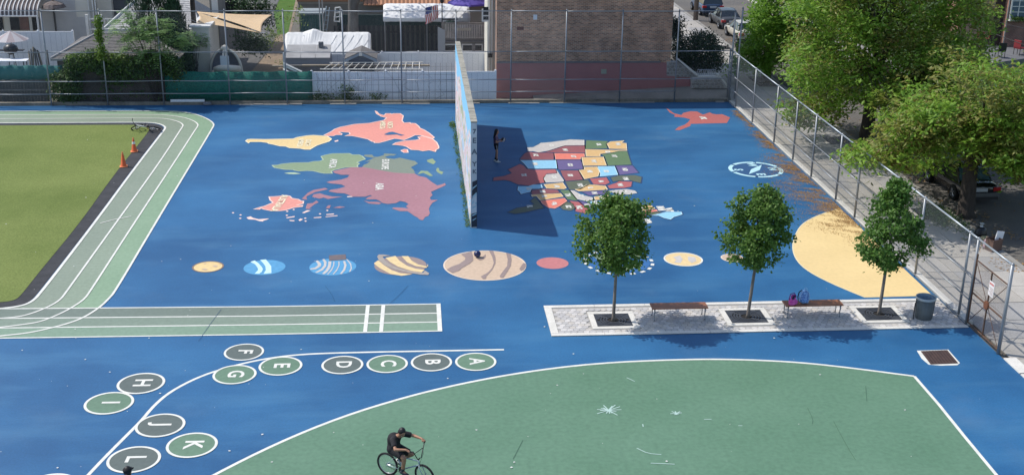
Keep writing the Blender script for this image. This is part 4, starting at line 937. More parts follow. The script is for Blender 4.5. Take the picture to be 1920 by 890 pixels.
def ball_mesh(nm, r, mats, nseg=24):
    mb = MB()
    for i in range(12):
        for j in range(nseg):
            mb.cur = 1 if ((j // 4) % 3 == 1) else 0
            q = []
            for a, t in ((i, j), (i, j+1), (i+1, j+1), (i+1, j)):
                th = math.pi*a/12; ph = 2*math.pi*t/nseg; q.append((r*math.sin(th)*math.cos(ph), r*math.sin(th)*math.sin(ph), r*math.cos(th)))
            mb.add(q, [(0, 1, 2, 3)])
    me = mb.mesh(nm, mats, True); bm = bmesh.new(); bm.from_mesh(me); bmesh.ops.remove_doubles(bm, verts=bm.verts, dist=1e-4); bm.to_mesh(me); bm.free(); return me
bw = Matrix.Rotation(R(-6), 3, 'Z') @ Vector((.345, 0, 1.13))
ball1 = link('ball', ball_mesh('ball', .108, [mat('black ball panel', (.02, .02, .025), .5), mat('white ball panel', (.62, .6, .58), .5)]), None, None, (gp0.x+bw.x, gp0.y+bw.y, bw.z)); ball1.rotation_euler = (.5, .4, .3)
tag(ball1, 'black and white ball held by the girl at the wall', 'ball')
nb = G(895, 482.5)
ball2 = link('ball', ball_mesh('ball', .135, [mat('navy ball', (.012, .018, .085), .35, spec=.6), mat('navy ball seam', (.03, .05, .16), .35)]), None, None, (nb.x, nb.y, .15)); ball2.rotation_euler = (.9, .2, .5)
tag(ball2, 'navy blue ball lying on the largest beige planet circle', 'ball')

# --- bicycles
TYRE = mat('black tyre', (.014, .014, .015), .85, bump=.3, bsc=90); RIM = mat('bright rim', (.42, .42, .43), .35, metal=.7); CHROME = mat('chrome parts', (.55, .55, .56), .25, metal=.9); BLKM = mat('black bike metal', (.015, .015, .017), .4); WHF = mat('white bike frame', (.62, .64, .64), .35); BLUF = mat('blue grey bike frame', (.30, .38, .40), .35); RUBR = mat('black rubber grip', (.016, .016, .016), .8)
def bicycle(label, loc, rz, frame, wr=.325, wb=1.10, lay=0.0, steer=0.0, saddle_h=.74, bar_h=1.03, crank=.6, accent=BLKM):
    t = thing('bicycle', label, 'bicycle', loc, rz); 
    if lay: t.rotation_euler = (lay, 0, rz)
    rx, fx = -wb*.40, wb*.60
    def wheel(x, M=None):
        T = Matrix.Translation((x, 0, wr)); T = T if M is None else M @ T
        w = MB(); w.torus(wr-.026, .028, 36, 8, T); w = w.build('wheel', TYRE, t, smooth=True)
        m = MB(); m.torus(wr-.058, .011, 36, 6, T); m.build('rim', RIM, w, smooth=True)
        m = MB()
        for k in range(20):
            a = 6.283*k/20; o = .02 if k % 2 else -.02
            m.tube([T @ Vector((.02*math.cos(a), o, .02*math.sin(a))), T @ Vector(((wr-.06)*math.cos(a+.12), 0, (wr-.06)*math.sin(a+.12)))], .0022, 3, caps=False)
        m.build('spokes', CHROME, w, fix=False); m = MB(); m.tube([T @ Vector((0, -.055, 0)), T @ Vector((0, .055, 0))], .022, 10); m.build('hub', CHROME, w)
    ht = Vector((fx-.20, 0, wr+.40)); hbm = Vector((fx-.155, 0, wr+.27)); bb = Vector((0, 0, wr-.02)); st = Vector((-.17, 0, saddle_h-.10)); ra = Vector((rx, 0, wr))
    Sx = Matrix.Translation(hbm) @ Matrix.Rotation(steer, 4, (ht-hbm).normalized()) @ Matrix.Translation(-hbm)
    wheel(rx); wheel(fx, Sx)
    f = MB(); f.tube([ht-Vector((.0, 0, .03)), st-Vector((-.01, 0, .05))], .017, 8); f.tube([hbm, bb], .021, 8); f.tube([st, bb], .016, 8); f.tube([ht+(ht-hbm)*.15, hbm], .022, 10)
    for sy in (-1, 1):
        f.tube([bb+Vector((0, sy*.03, 0)), ra+Vector((0, sy*.058, 0))], .010, 6); f.tube([st-Vector((-.01, sy*.012, .05)), ra+Vector((0, sy*.058, 0))], .009, 6)
    f.build('frame', frame, t, smooth=True)
    fk = MB()
    for sy in (-1, 1): fk.tube([Sx @ (hbm+Vector((.01, sy*.03, -.01))), Sx @ (hbm+Vector((.025, sy*.062, -.05))), Sx @ Vector((fx, sy*.06, wr))], .013, 7)
    fk.tube([Sx @ (hbm+Vector((.01, -.05, -.02))), Sx @ (hbm+Vector((.01, .05, -.02)))], .018, 7); fk.build('fork', frame, t, smooth=True)
    hb_ = MB(); c0 = ht+Vector((.02, 0, .06)); B = lambda x, y, z: Sx @ Vector((c0.x+x, y, z))
    hb_.tube([Sx @ ht, Sx @ (c0+Vector((.03, 0, .01)))], .02, 8)
    hb_.tube([B(-.06, .34, bar_h), B(.01, .22, bar_h-.01), B(.03, .07, c0.z), B(.03, -.07, c0.z), B(.01, -.22, bar_h-.01), B(-.06, -.34, bar_h)], .0125, 8)
    hb_.tube([B(.015, .165, bar_h-.09), B(.015, -.165, bar_h-.09)], .009, 6)
    hbo = hb_.build('handlebar', BLKM, t, smooth=True)
    for sy in (-1, 1): MB().tube([B(-.06, sy*.34, bar_h), B(-.02, sy*.255, bar_h-.005)], .019, 8).build('grip', RUBR, hbo)
    MB().tube([B(.03, .1, bar_h-.05), B(.13, .05, bar_h-.14), B(.10, 0, bar_h-.28), B(-.02, .0, wr+.2)], .004, 5).build('brake_cable', BLKM, t)
    sd = MB(); ellip(sd, (st.x-.055, 0, saddle_h), .075, .075, .026); capsule(sd, (st.x-.02, 0, saddle_h), (st.x+.15, 0, saddle_h-.005), .035, .02); fuse(sd, 'saddle', BLKM, t, .012, 2)
    MB().tube([st-Vector((-.01, 0, .06)), (st.x-.015, 0, saddle_h-.02)], .013, 8).build('seat_post', CHROME, t)
    cr = MB(); cd_ = Vector((math.cos(crank), 0, math.sin(crank)))*.165
    cr.lathe([(.02, -.006), (.085, -.006), (.085, .006), (.02, .006)], bb+Vector((0, -.045, 0)), 20, Matrix.Rotation(R(90), 3, 'X')); cr.tube([bb+Vector((0, -.07, 0)), bb+Vector((0, .07, 0))], .02, 8)
    cr.tube([bb+Vector((0, -.065, 0)), bb+Vector((0, -.075, 0))+cd_], .011, 6); cr.tube([bb+Vector((0, .065, 0)), bb+Vector((0, .075, 0))-cd_], .011, 6)
    cr.build('crank_set', accent, t, smooth=False)
    for sy, sg in ((-1, 1), (1, -1)):
        p = bb+cd_*sg; MB().box(p.x-.045, p.x+.045, sy*.125-.045, sy*.125+.045, p.z-.010, p.z+.010).build('pedal', BLKM, t)
    ch = MB()
    for dz in (-.085, .085): ch.tube([bb+Vector((0, -.045, dz)), ra+Vector((0, -.045, dz*.35))], .006, 5)
    ch.build('chain', BLKM, t); return t, Sx, c0, bb, cd_
rc, fc = G(727, 889.5), G(803, 914); hd = math.atan2(fc.y-rc.y, fc.x-rc.x); WBk = min(1.16, max(1.06, (fc-rc).length))
bo = rc + Vector((math.cos(hd), math.sin(hd), 0))*WBk*.40
bk, Sx, c0, bb, cdv = bicycle('white and black small bicycle being ridden over the green field', (bo.x, bo.y, .005), hd, BLUF, .325, WBk, 0, -.10, .80, 1.10, -.35)
# --- rider
rid = thing('person', 'cyclist in black tee and shorts riding across the green field', 'person', (bo.x, bo.y, .005), hd)
b = MB(); pel = Vector((-.27, 0, .88)); che = Vector((-.24, 0, 1.12)); nk = Vector((-.11, 0, 1.28)); shR = [Vector((-.12, .21, 1.215)), Vector((-.12, -.21, 1.215))]; hipsR = [Vector((-.25, .10, .85)), Vector((-.25, -.10, .85))]
torso(b, pel, che, nk, shR, hipsR); hdc = Vector((.02, -.02, 1.385)); capsule(b, nk-Vector((.02, 0, .08)), hdc-Vector((.03, 0, .06)), .062, .058)
qh = q_of(-.55, .75); hb = head_parts(rid, b, hdc, qh, SKIND, 1.05)
Bw = lambda x, y, z: Sx @ Vector((c0.x+x, y, z)); grips = [Bw(-.06, .31, 1.115), Bw(-.06, -.31, 1.115)]
elR = []; knR = []; anR = []
for i in (0, 1):
    sgn = 1 if i == 0 else -1; w = grips[i]+Vector((-.065, sgn*.015, .035)); e = ik(shR[i], w, .32, .285, (-.25, sgn*.8, -.35)); elR.append(e)
    capsule(b, shR[i], e, .055, .043); capsule(b, e, w, .043, .029); hand(b, w, (.8, -sgn*.15, -.35), (-.1, 0, -1), -sgn, 1.35)
    p = bb+(cdv if i else cdv*-1); an = Vector((p.x-.05, sgn*.13, p.z+.10)); k = ik(hipsR[i], an, .46, .44, (.9, sgn*.22, .3)); knR.append(k); anR.append(an)
    capsule(b, hipsR[i], k, .095, .062); capsule(b, k+(an-k)*.12, an, .062, .040); capsule(b, an, an+Vector((.10, 0, -.05)), .042, .034)
fuse(b, 'body', SKIND, rid, .0105, 4); fuse(hb, 'hair', HAIR, rid, .013, 4)
c = MB(); torso(c, pel+Vector((.01, 0, .05)), che, nk-Vector((.01, 0, .04)), shR, [Vector((-.25, .06, .90)), Vector((-.25, -.06, .90))], 1.27)
for i in (0, 1): capsule(c, shR[i], shR[i].lerp(elR[i], .72), .082, .076, flat1=True)
fuse(c, 'tee_shirt', BLK, rid, .015, 3)
c = MB(); capsule(c, hipsR[0]+Vector((0, 0, .02)), hipsR[1]+Vector((0, 0, .02)), .132, .132); capsule(c, pel-Vector((0, 0, .03)), pel+Vector((.02, 0, .06)), .145, .14)
for i in (0, 1): capsule(c, hipsR[i], hipsR[i].lerp(knR[i], .82), .118, .095, flat1=True)
fuse(c, 'shorts', BLK, rid, .015, 3)
for i in (0, 1):
    c = MB(); capsule(c, anR[i], anR[i].lerp(knR[i], .22), .048, .05, flat1=True); fuse(c, 'sock', SHOED, rid, .01, 2); shoe('shoe', anR[i], (1, 0, -.08), SHOED if i else SHOEW, rid, 1.08)
# --- person at the very bottom left, only the capped head in view
hp = G(239, 880, 1.66); pr = thing('person', 'person in a black cap at the bottom edge beside the letter L', 'person', (hp.x, hp.y, 0), R(65))
b = MB(); hipsP = [Vector((0, .095, .90)), Vector((0, -.095, .90))]; pel = Vector((0, 0, .95)); che = Vector((-.01, 0, 1.24)); nk = Vector((0, 0, 1.46)); shP = [Vector((0, .195, 1.38)), Vector((0, -.195, 1.38))]
torso(b, pel, che, nk, shP, hipsP); capsule(b, nk-Vector((0, 0, .08)), (.01, 0, 1.54), .058, .055); hb = head_parts(pr, b, Vector((.015, 0, 1.60)), q_of(0, .1), SKIN, 1.02)
for i in (0, 1):
    sgn = 1 if i == 0 else -1; k = Vector((.03-.05*sgn, sgn*.1, .49)); a = Vector((.08*sgn, sgn*.1, .09))
    capsule(b, hipsP[i], k, .092, .06); capsule(b, k, a, .058, .038); capsule(b, a, a+Vector((.1, 0, -.05)), .04, .032); e = shP[i]+Vector((-.03, sgn*.06, -.30)); w = e+Vector((.09, -sgn*.01, -.245))
    capsule(b, shP[i], e, .054, .042); capsule(b, e, w, .042, .028); hand(b, w, (.25, 0, -1), (0, -sgn, 0), sgn, .5); shoe('shoe', a, (1, 0, 0), SHOED, pr)
fuse(b, 'body', SKIN, pr, .012, 4); fuse(hb, 'hair', HAIR, pr, .014, 3)
c = MB(); torso(c, pel, che, nk-Vector((0, 0, .04)), shP, hipsP, 1.12)
for i in (0, 1): sgn = 1 if i == 0 else -1; capsule(c, shP[i], shP[i]+Vector((-.02, sgn*.045, -.22)), .08, .075, flat1=True)
fuse(c, 'tee_shirt', mat('grey cloth', (.12, .11, .12), .9), pr, .015, 3)
c = MB(); capsule(c, hipsP[0], hipsP[1], .125, .125)
for i in (0, 1): sgn = 1 if i == 0 else -1; capsule(c, hipsP[i], Vector((.03-.05*sgn, sgn*.1, .49)), .112, .085); capsule(c, Vector((.03-.05*sgn, sgn*.1, .49)), Vector((.08*sgn, sgn*.1, .14)), .085, .07, flat1=True)
fuse(c, 'trousers', BLK, pr, .015, 3)
c = MB(); ellip(c, Vector((-.01, 0, 1.665)), .118, .102, .082); capsule(c, Vector((.08, -.04, 1.645)), Vector((.17, -.03, 1.63)), .03, .02); capsule(c, Vector((.08, .04, 1.645)), Vector((.17, .03, 1.63)), .03, .02); fuse(c, 'cap', BLK, pr, .012, 3)
# --- bicycle lying on the turf corner
lb0 = G(272, 243); bicycle('white bicycle lying on its side at the turf corner', (lb0.x+.30, lb0.y-.05, .05), R(160), WHF, .33, 1.05, R(-62), .55, .70, .92, 1.1, mat('orange bike part', (.5, .10, .03), .5))

# --- cones
ORG = mat('orange cone plastic', (.72, .13, .03), .5, (.60, .10, .03), 6); CWH = mat('white cone collar', (.7, .7, .66), .5); CTIP = mat('sun faded cone', (.74, .25, .10), .5)
def cone(px, py, label, collar):
    p = G(px, py); t = thing('traffic_cone', label, 'traffic cone', (p.x, p.y, .02), R(12), 'traffic cones on the turf edge')
    soften(MB().box(-.18, .18, -.18, .18, 0, .03).build('base', CTIP, t), .012, 2)
    z0, z1, r0, r1 = .03, .72, .135, .028; rr = lambda z: r0+(r1-r0)*(z-z0)/(z1-z0)
    MB().lathe([(rr(z0)+.02, z0), (rr(.06), .06), (rr(.70), .70), (.018, .72), (.001, .72)], n=20, cap=False).build('cone_body', ORG, t, smooth=True)
    if collar: MB().lathe([(rr(.40)+.004, .40), (rr(.52)+.004, .52)], n=20, cap=False).build('collar', CWH, t, smooth=True)
    MB().lathe([(rr(.62)+.003, .62), (rr(.70)+.003, .70)], n=20, cap=False).build('tip_band', CTIP, t, smooth=True)
cone(232, 313, 'plain orange traffic cone, the nearer one on the turf edge', False); cone(252, 285, 'orange traffic cone with a white collar on the turf edge', True)
# ================================================================ yards and houses behind the back fence
def front(px0, py0, px1, py1, Y):      # rectangle seen at these photo pixels, standing in the plane y = Y
    xm = (px0+px1)/2; ym = (py0+py1)/2
    return at(px0, ym, Y).x, at(px1, ym, Y).x, at(xm, py1, Y).z, at(xm, py0, Y).z
VINYL = mat('white vinyl', (.80, .81, .82), .5, (.74, .75, .77), 1.2, fine=.05); VINYLJ = mat('vinyl joint', (.33, .36, .40), .6)
WHITEP = mat('white painted wood', (.70, .69, .65), .6, (.60, .59, .56), 2)
def vinyl_fence(label, px0, px1, py_top, z0, Y, panel=2.3, posts=True, loc0=0):
    x0, x1, _, zt = front(px0, py_top, px1, py_top+5, Y); zt = at((px0+px1)/2, py_top, Y).z
    t = thing('vinyl_fence', label, 'fence', (0, Y, 0), 0, 'white vinyl fences behind the yard'); n = max(1, round((x1-x0)/panel)); w = (x1-x0)/n
    for i in range(n):
        a, b = x0+i*w, x0+(i+1)*w
        MB().box(a+.06, b-.06, -.02, .02, z0, zt-.13).build('panel', VINYL, t); MB().box(a+.062, b-.062, -.035, .035, zt-.128, zt-.03).build('top_rail', VINYL, t)
        k = 6
        for j in range(1, k): MB().box(a+.06+(b-a-.12)*j/k-.006, a+.06+(b-a-.12)*j/k+.006, -.0225, -.019, z0, zt-.13).build('groove', VINYLJ, t)
    for i in range(n+1):
        p = MB().box(x0+i*w-.06, x0+i*w+.06, -.06, .06, z0-.05, zt).build('post', VINYL, t); MB().lathe([(.085, zt), (.085, zt+.03), (.01, zt+.09)], (x0+i*w, 0, 0), 4, Matrix.Rotation(R(45), 3, 'Z')).build('post_cap', VINYL, p)
    return t
vinyl_fence('long white vinyl fence directly behind the chain link', 584, 929, 133.5, 0, 69.75)
vinyl_fence('second white vinyl fence farther back beside the white corner post', 716, 920, 97.5, 0, 74.9)
vinyl_fence('pale vinyl fence panel behind the gable shed', 532, 714, 100.5, 0, 75.6)
vinyl_fence('white vinyl fence by the patio umbrella', -60, 136, 58.5, 0, 79.5)
# dead vine trellis on the white fence
VINE = mat('dry vine stem', (.085, .075, .07), .9); rv = random.Random(21)
vt = thing('vine_trellis', 'thin wire trellis with dry vines on the white fence', 'trellis', (0, 69.55, 0))
for px0, px1 in ((596, 655), (672, 760), (762, 858)):
    x0, x1, z0, z1 = front(px0, 128 if px0 < 700 else 118, px1, 190, 69.55); mb = MB(); n = 7 if px1 < 850 else 9
    for i in range(n+1): X = x0+(x1-x0)*i/n; mb.tube([(X, 0, z0), (X+rv.uniform(-.04, .04), 0, z1)], .007, 4)
    for i in range(5): zz_ = z0+(z1-z0)*(i+.5)/5; mb.tube([(x0, -.01, zz_), (x1, -.01, zz_+rv.uniform(-.04, .04))], .005, 4)
    mb.build('wire_panel', VINE, vt, fix=False)
mb = MB()
for i in range(16):
    p = at(rv.uniform(600, 860), 190, 69.5); q = Vector((p.x, 0, 0)); path_ = [q]
    for k in range(6): q = q+Vector((rv.uniform(-.35, .35), rv.uniform(-.02, .02), rv.uniform(.15, .38))); path_.append(q)
    mb.tube(path_, .008, 4, .004)
mb.build('dry_vine', VINE, vt, fix=False)
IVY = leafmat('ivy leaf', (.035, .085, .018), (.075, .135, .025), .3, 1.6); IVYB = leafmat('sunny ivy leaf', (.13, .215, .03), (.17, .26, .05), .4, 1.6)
wb = MB()
for px0, px1, h, n in ((588, 640, 18, 30), (640, 662, 34, 24), (695, 722, 16, 12), (664, 690, 10, 6)):
    for i in range(n):
        px = rv.uniform(px0, px1); p = at(px, 192-rv.random()**1.6*h, 69.45); clump(wb, p, .10, 22, .13, .07, rv, .4)
stuff(wb.build('fence_weeds', IVY, fix=False), 'weeds growing at the foot of the long white vinyl fence'); 

# --- green windscreen and dark screen
SCR = leafmat('green windscreen', (.012, .16, .12), (.022, .215, .165), .38, .5); SCRD = mat('dark green windscreen', (.008, .050, .048), .85, (.012, .07, .062), .5)
def screen(label, px0, px1, py0, py1, Y, m, name='windscreen', sag=.05):
    x0, x1, z0, z1 = front(px0, py0, px1, py1, Y); n = 30; mb = MB()
    for i in range(n+1):
        X = x0+(x1-x0)*i/n; yy = .04*math.sin(i*1.7)+.03*math.sin(i*.6)
        for z in (z0, z0+(z1-z0)*.5, z1-abs(math.sin(i*math.pi/6))*sag): mb.v.append((X, yy*(1 if z > z0 else .5), z))
    for i in range(n):
        for k in (0, 1): a = i*3+k; mb.f.append([a, a+3, a+4, a+1]); mb.m.append(0)
    o = mb.build(name, m, smooth=True, loc=(0, Y, 0)); md = o.modifiers.new('t', 'SOLIDIFY'); md.thickness = .012; tag(o, label, 'windscreen'); return o
screen('bright green windscreen hung behind the chain link', 310, 586, 133.5, 193, 69.5, SCR)
screen('faded dark green windscreen at the far left above the board fence', -40, 118, 122, 150, 69.75, mat('faded windscreen', (.03, .14, .135), .85, (.045, .17, .16), .6))
# dark board fence at the far left, seen through the screen
DWOOD = mat('dark weathered board', (.055, .06, .06), .9, (.085, .09, .085), 3, .3, .7, bump=.3, bsc=20, stretch=(3, 1, .4)); GWOOD = mat('grey weathered board', (.17, .165, .155), .9, (.11, .105, .10), 2.5, stretch=(3, 1, .4))
def board_fence(label, px0, px1, py0, py1, Y, m, bw=.14, gap=.012, rails=(.15, .85), rail_m=None, cat='fence', group=None, picket=False, zb=None):
    x0, x1, z0, z1 = front(px0, py0, px1, py1, Y)
    if zb is not None: z0 = zb
    t = thing('board_fence', label, cat, (0, Y, 0), 0, group); n = int((x1-x0)/(bw+gap)); mes = [MB().box(-bw/2, bw/2, -.011, .011, 0, z1-z0).mesh('board', q) for q in (m if isinstance(m, list) else [m])]; m = m[0] if isinstance(m, list) else m
    for i in range(n):
        o = link('board', mes[i % len(mes)], t, None, (x0+(i+.5)*(bw+gap), rv.uniform(-.004, .004), z0+rv.uniform(-.03, .02)))
    for r_ in rails: z = z0+(z1-z0)*r_; MB().box(x0, x1, -.055, -.017, z-.045, z+.045).build('rail', rail_m or m, t)
    return t
board_fence('dark weathered board fence at the far left', -40, 96, 150, 199, 69.72, DWOOD, .16, .01, (.12, .62), GWOOD)
# --- garage with ivy
SHING = mat('grey shingle', (.115, .108, .103), .95, (.165, .155, .148), 5, .3, .7, bump=.3, bsc=40, fine=.2, fsc=20)
GBR = brickmat('dark garage brick', (.060, .050, .046), (.085, .068, .06), (.09, .085, .08), 'x')
gx0, gx1, gz0, gz1 = front(112, 119, 334, 199, 69.9)
ga = thing('brick_garage', 'low brick garage with grey shingle hip roof covered in ivy', 'garage', (0, 69.9, 0)); gz1 = 2.55
MB().box(gx0, gx1, 0, 6.2, -.05, gz1).build('wall', GBR, ga)
def shingles(parent, p00, p10, p11, p01, rows, m, name='shingle_course', w=.9):
    # courses of overlapping shingle strips on a roof plane given by its four corners (eave left, eave right, ridge right, ridge left)
    a, b, c, d = map(Vector, (p00, p10, p11, p01)); n = (b-a).cross(d-a).normalized()
    if n.z < 0: n = -n
    for i in range(rows):
        u0, u1 = i/rows, (i+1.12)/rows; u1 = min(u1, 1)
        l0, l1, r0, r1 = a.lerp(d, u0), a.lerp(d, u1), b.lerp(c, u0), b.lerp(c, u1); mb = MB(); W_ = (r0-l0).length; k = max(1, int(W_/w))
        for j in range(k):
            s0, s1 = j/k+.004/k*2, (j+1)/k-.004/k*2; lift = .022+((i*7+j*13) % 5)*.003
            q = [l0.lerp(r0, s0), l0.lerp(r0, s1), l1.lerp(r1, s1), l1.lerp(r1, s0)]
            mb.add([q[0]+n*lift, q[1]+n*lift, q[2]+n*.004, q[3]+n*.004, q[0], q[1]], [(0, 1, 2, 3), (4, 5, 1, 0)])
        mb.build(name, m, parent, fix=False)
ez_, rz_ = gz1, at(232, 63, 73.0).z; ex0, ex1 = gx0-.25, gx1+.25; rx0, rx1 = at(182, 62, 73).x, at(283, 62, 73).x; dp = 3.1
hip = MB(); hip.add([(ex0, -.3, ez_), (ex1, -.3, ez_), (ex1, 6.5, ez_), (ex0, 6.5, ez_), (rx0, dp, rz_), (rx1, dp, rz_)], [(0, 1, 5, 4), (1, 2, 5), (2, 3, 4, 5), (3, 0, 4), (0, 3, 2, 1)]); rf = hip.build('roof', SHING, ga)
stuff_r = MB()
shingles(rf, (ex0, -.3, ez_), (ex1, -.3, ez_), (rx1, dp, rz_), (rx0, dp, rz_), 17, SHING, w=.42)
shingles(rf, (ex1, -.3, ez_), (ex1, 6.5, ez_), (rx1, dp+.01, rz_), (rx1, dp, rz_), 12, SHING)
for p, q in (((ex0, -.3, ez_), (rx0, dp, rz_)), ((ex1, -.3, ez_), (rx1, dp, rz_)), ((rx0, dp, rz_), (rx1, dp, rz_))): MB().tube([Vector(p)+Vector((0, 0, .03)), Vector(q)+Vector((0, 0, .03))], .07, 6).build('ridge_cap', PALEC if False else mat('pale ridge cap', (.33, .32, .31), .9), rf)
MB().box(ex0, ex1, -.36, -.302, ez_-.10, ez_+.02).build('gutter', mat('grey gutter', (.22, .22, .22), .7), ga)
ib = MB()
for i in range(260):
    px = rv.uniform(128, 338); top = 104+6*math.sin(px*.06)+(8 if 185 < px < 215 else 0); d = rv.random()**1.3*(26 if px < 200 else 44 if px < 300 else 34)
    clump(ib, at(px, top+d, 69.5)-Vector((0, rv.uniform(0, .3), 0)), .17, 34, .16, .11, rv, .3, Vector((0, -1, .2)))
for i in range(90):
    px = rv.uniform(96, 150); clump(ib, at(px, rv.uniform(138, 196), 69.4), .17, 26, .15, .11, rv, .3, Vector((0, -1, .2)))
for i in range(26):
    px = rv.uniform(150, 330); clump(ib, at(px, rv.uniform(140, 190), 69.6), .2, 12, .14, .1, rv, .3, Vector((0, -1, .2)))
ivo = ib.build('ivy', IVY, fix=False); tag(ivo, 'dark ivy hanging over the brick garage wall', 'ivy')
ib = MB()
for i in range(120):
    px = rv.uniform(130, 235); clump(ib, at(px, 104+4*math.sin(px*.06)+rv.random()*8, 69.4), .15, 26, .15, .1, rv, .8)
for i in range(60):
    py = 30+rv.random()*80; clump(ib, at(181+(py-20)*.10+rv.uniform(-4, 4), py, 68.75), .09, 16, .13, .1, rv, .5)
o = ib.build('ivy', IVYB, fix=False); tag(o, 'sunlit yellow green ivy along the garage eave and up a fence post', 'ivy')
# --- ailanthus sapling with long feathery leaves
def feather_tree(name, label, base, tips, m, seed, frond=.95, nf=9):
    rnd = random.Random(seed); t = thing(name, label, 'tree', base); lb = MB(); tb = MB(); B0 = Vector((0, 0, 0))
    for tip in tips:
        q = Vector(tip)-Vector(base); mid = Vector((q.x*.35, q.y*.35, q.z*.55)); tb.tube([B0, mid, q], [.028, .020, .008], 6)
        for k in range(nf):
            a = rnd.uniform(0, 6.28); el = rnd.uniform(-.1, .9); d = Vector((math.cos(a)*math.cos(el), math.sin(a)*math.cos(el), math.sin(el))); L_ = frond*rnd.uniform(.7, 1.15)
            p = q+Vector((rnd.gauss(0, .08), rnd.gauss(0, .08), rnd.gauss(0, .12))); s = d.cross(Vector((0, 0, 1))).normalized(); prev = p
            for j in range(1, 11):
                u = j/10; c = p+d*L_*u+Vector((0, 0, -.55*L_*u*u)); w = .21*math.sin(min(1, u*1.15)*2.6)+.05
                for sg in (-1, 1): leaf(lb, c, Vector((0, 0, 1))+d*.25+rdir(rnd)*.25, s*sg+d*.55+Vector((0, 0, -.15)), w*1.15, .075)
                prev = c
    tb.build('trunk', DBARK, t, smooth=True); lb.build('crown', m, t, fix=False); return t
tips = [at(px, py, Y) for px, py, Y in ((228, 42, 69.2), (246, 30, 69.6), (262, 50, 69.0), (278, 36, 69.4), (300, 48, 69.2), (318, 58, 69.3), (340, 66, 69.6), (292, 70, 68.8), (262, 76, 68.9), (235, 68, 69.1), (310, 84, 69.2), (270, 100, 69), (250, 92, 69.2), (296, 104, 69.0), (345, 84, 69.8), (222, 58, 69.5), (280, 58, 69.1), (258, 64, 69.3), (328, 74, 69.0))]
b0 = at(292, 192, 69.15); feather_tree('sumac_tree', 'wild sapling with long feathery leaves against the back fence', (b0.x, b0.y, 0), tips, leafmat('feather leaf', (.15, .27, .07), (.27, .40, .15), .45, 1.5), 5, 1.15, 11)
b1 = at(368, 150, 72.5); feather_tree('sumac_tree', 'small pale feathery sapling in front of the beige wall', (b1.x, b1.y, 0), [at(px, py, 72.5) for px, py in ((352, 70), (368, 66), (376, 74), (362, 80), (370, 84))], leafmat('feather leaf', (.1, .2, .05), (.2, .31, .11)), 6, .55, 8)
# --- cypresses
CYP = leafmat('cypress leaf', (.014, .042, .020), (.030, .072, .026), .12, 1.2)
def cypress(label, px, pyt, pyb, wpx, Y, seed, zb=0):
    rnd = random.Random(seed); b = at(px, pyb, Y); top = at(px, pyt, Y); Rm = (at(px+wpx/2, pyb, Y).x-at(px-wpx/2, pyb, Y).x)/2; H = top.z
    t = thing('cypress_tree', label, 'tree', (b.x, Y, 0), 0, 'dark cypresses by the garage'); MB().tube([(0, 0, -.05), (0, 0, H*.8)], .12, 8, .03).build('trunk', DBARK, t, smooth=True)
    lb = MB()
    for i in range(900):
        u = rnd.random()**1.25; z = H*u; rr = Rm*min(1, .55+u*3)*(1-u**2.2)**.75; a = rnd.uniform(0, 6.28); q = rnd.random()**.35; c = Vector((rr*q*math.cos(a), rr*q*math.sin(a), z))
        for k in range(13):
            p = c+Vector((rnd.gauss(0, .09), rnd.gauss(0, .09), rnd.gauss(0, .2))); leaf(lb, p, Vector((math.cos(a), math.sin(a), .2))+rdir(rnd)*.7, Vector((math.cos(a)*.3, math.sin(a)*.3, 1))+rdir(rnd)*.25, .30, .06)
    lb.build('crown', CYP, t, fix=False); return t
cypress('wide dark cypress cut off by the top of the view', 289, -150, 140, 96, 73.4, 1); cypress('narrow pointed cypress beside the beige wall', 334, -4, 140, 70, 72.3, 2)
# --- house behind the garage with pale shingle roof
PSH = mat('pale grey shingle', (.35, .345, .335), .95, (.43, .42, .41), 5, fine=.18, fsc=18, bump=.2); BEIGE = mat('beige stucco', (.70, .665, .58), .9, (.62, .59, .52), 1.2, fine=.08)
hx0, hx1, hz0, hz1 = front(200, 53, 378, 90, 77.2)
hs = thing('shingle_house', 'house with pale grey shingle roof behind the cypresses', 'house', (0, 77.2, 0))
MB().box(hx0+.3, hx1-.2, 0, 6, -.05, hz1-.12).build('wall', BEIGE, hs); r0 = at(262, -6, 80); r1 = at(352, -30, 80)
rz2 = r0.z; rdp = 2.9
m_ = MB(); m_.add([(hx0, -.3, hz1), (hx1, -.3, hz1), (hx1, 6.3, hz1), (hx0, 6.3, hz1), (r0.x, rdp, rz2), (r1.x, rdp, rz2)], [(0, 1, 5, 4), (1, 2, 5), (2, 3, 4, 5), (3, 0, 4), (0, 3, 2, 1)]); rf2 = m_.build('roof', PSH, hs)
shingles(rf2, (hx0, -.3, hz1), (hx1, -.3, hz1), (r1.x, rdp, rz2), (r0.x, rdp, rz2), 17, PSH, w=.42)
for p, q in (((hx0, -.3, hz1), (r0.x, rdp, rz2)), ((hx1, -.3, hz1), (r1.x, rdp, rz2))): MB().tube([Vector(p)+Vector((0, 0, .04)), Vector(q)+Vector((0, 0, .04))], .09, 6).build('ridge_cap', mat('white ridge cap', (.55, .55, .54), .8), rf2)
MB().box(hx0, hx1, -.42, -.302, hz1-.14, hz1+.03).build('gutter', WHITEP, hs)
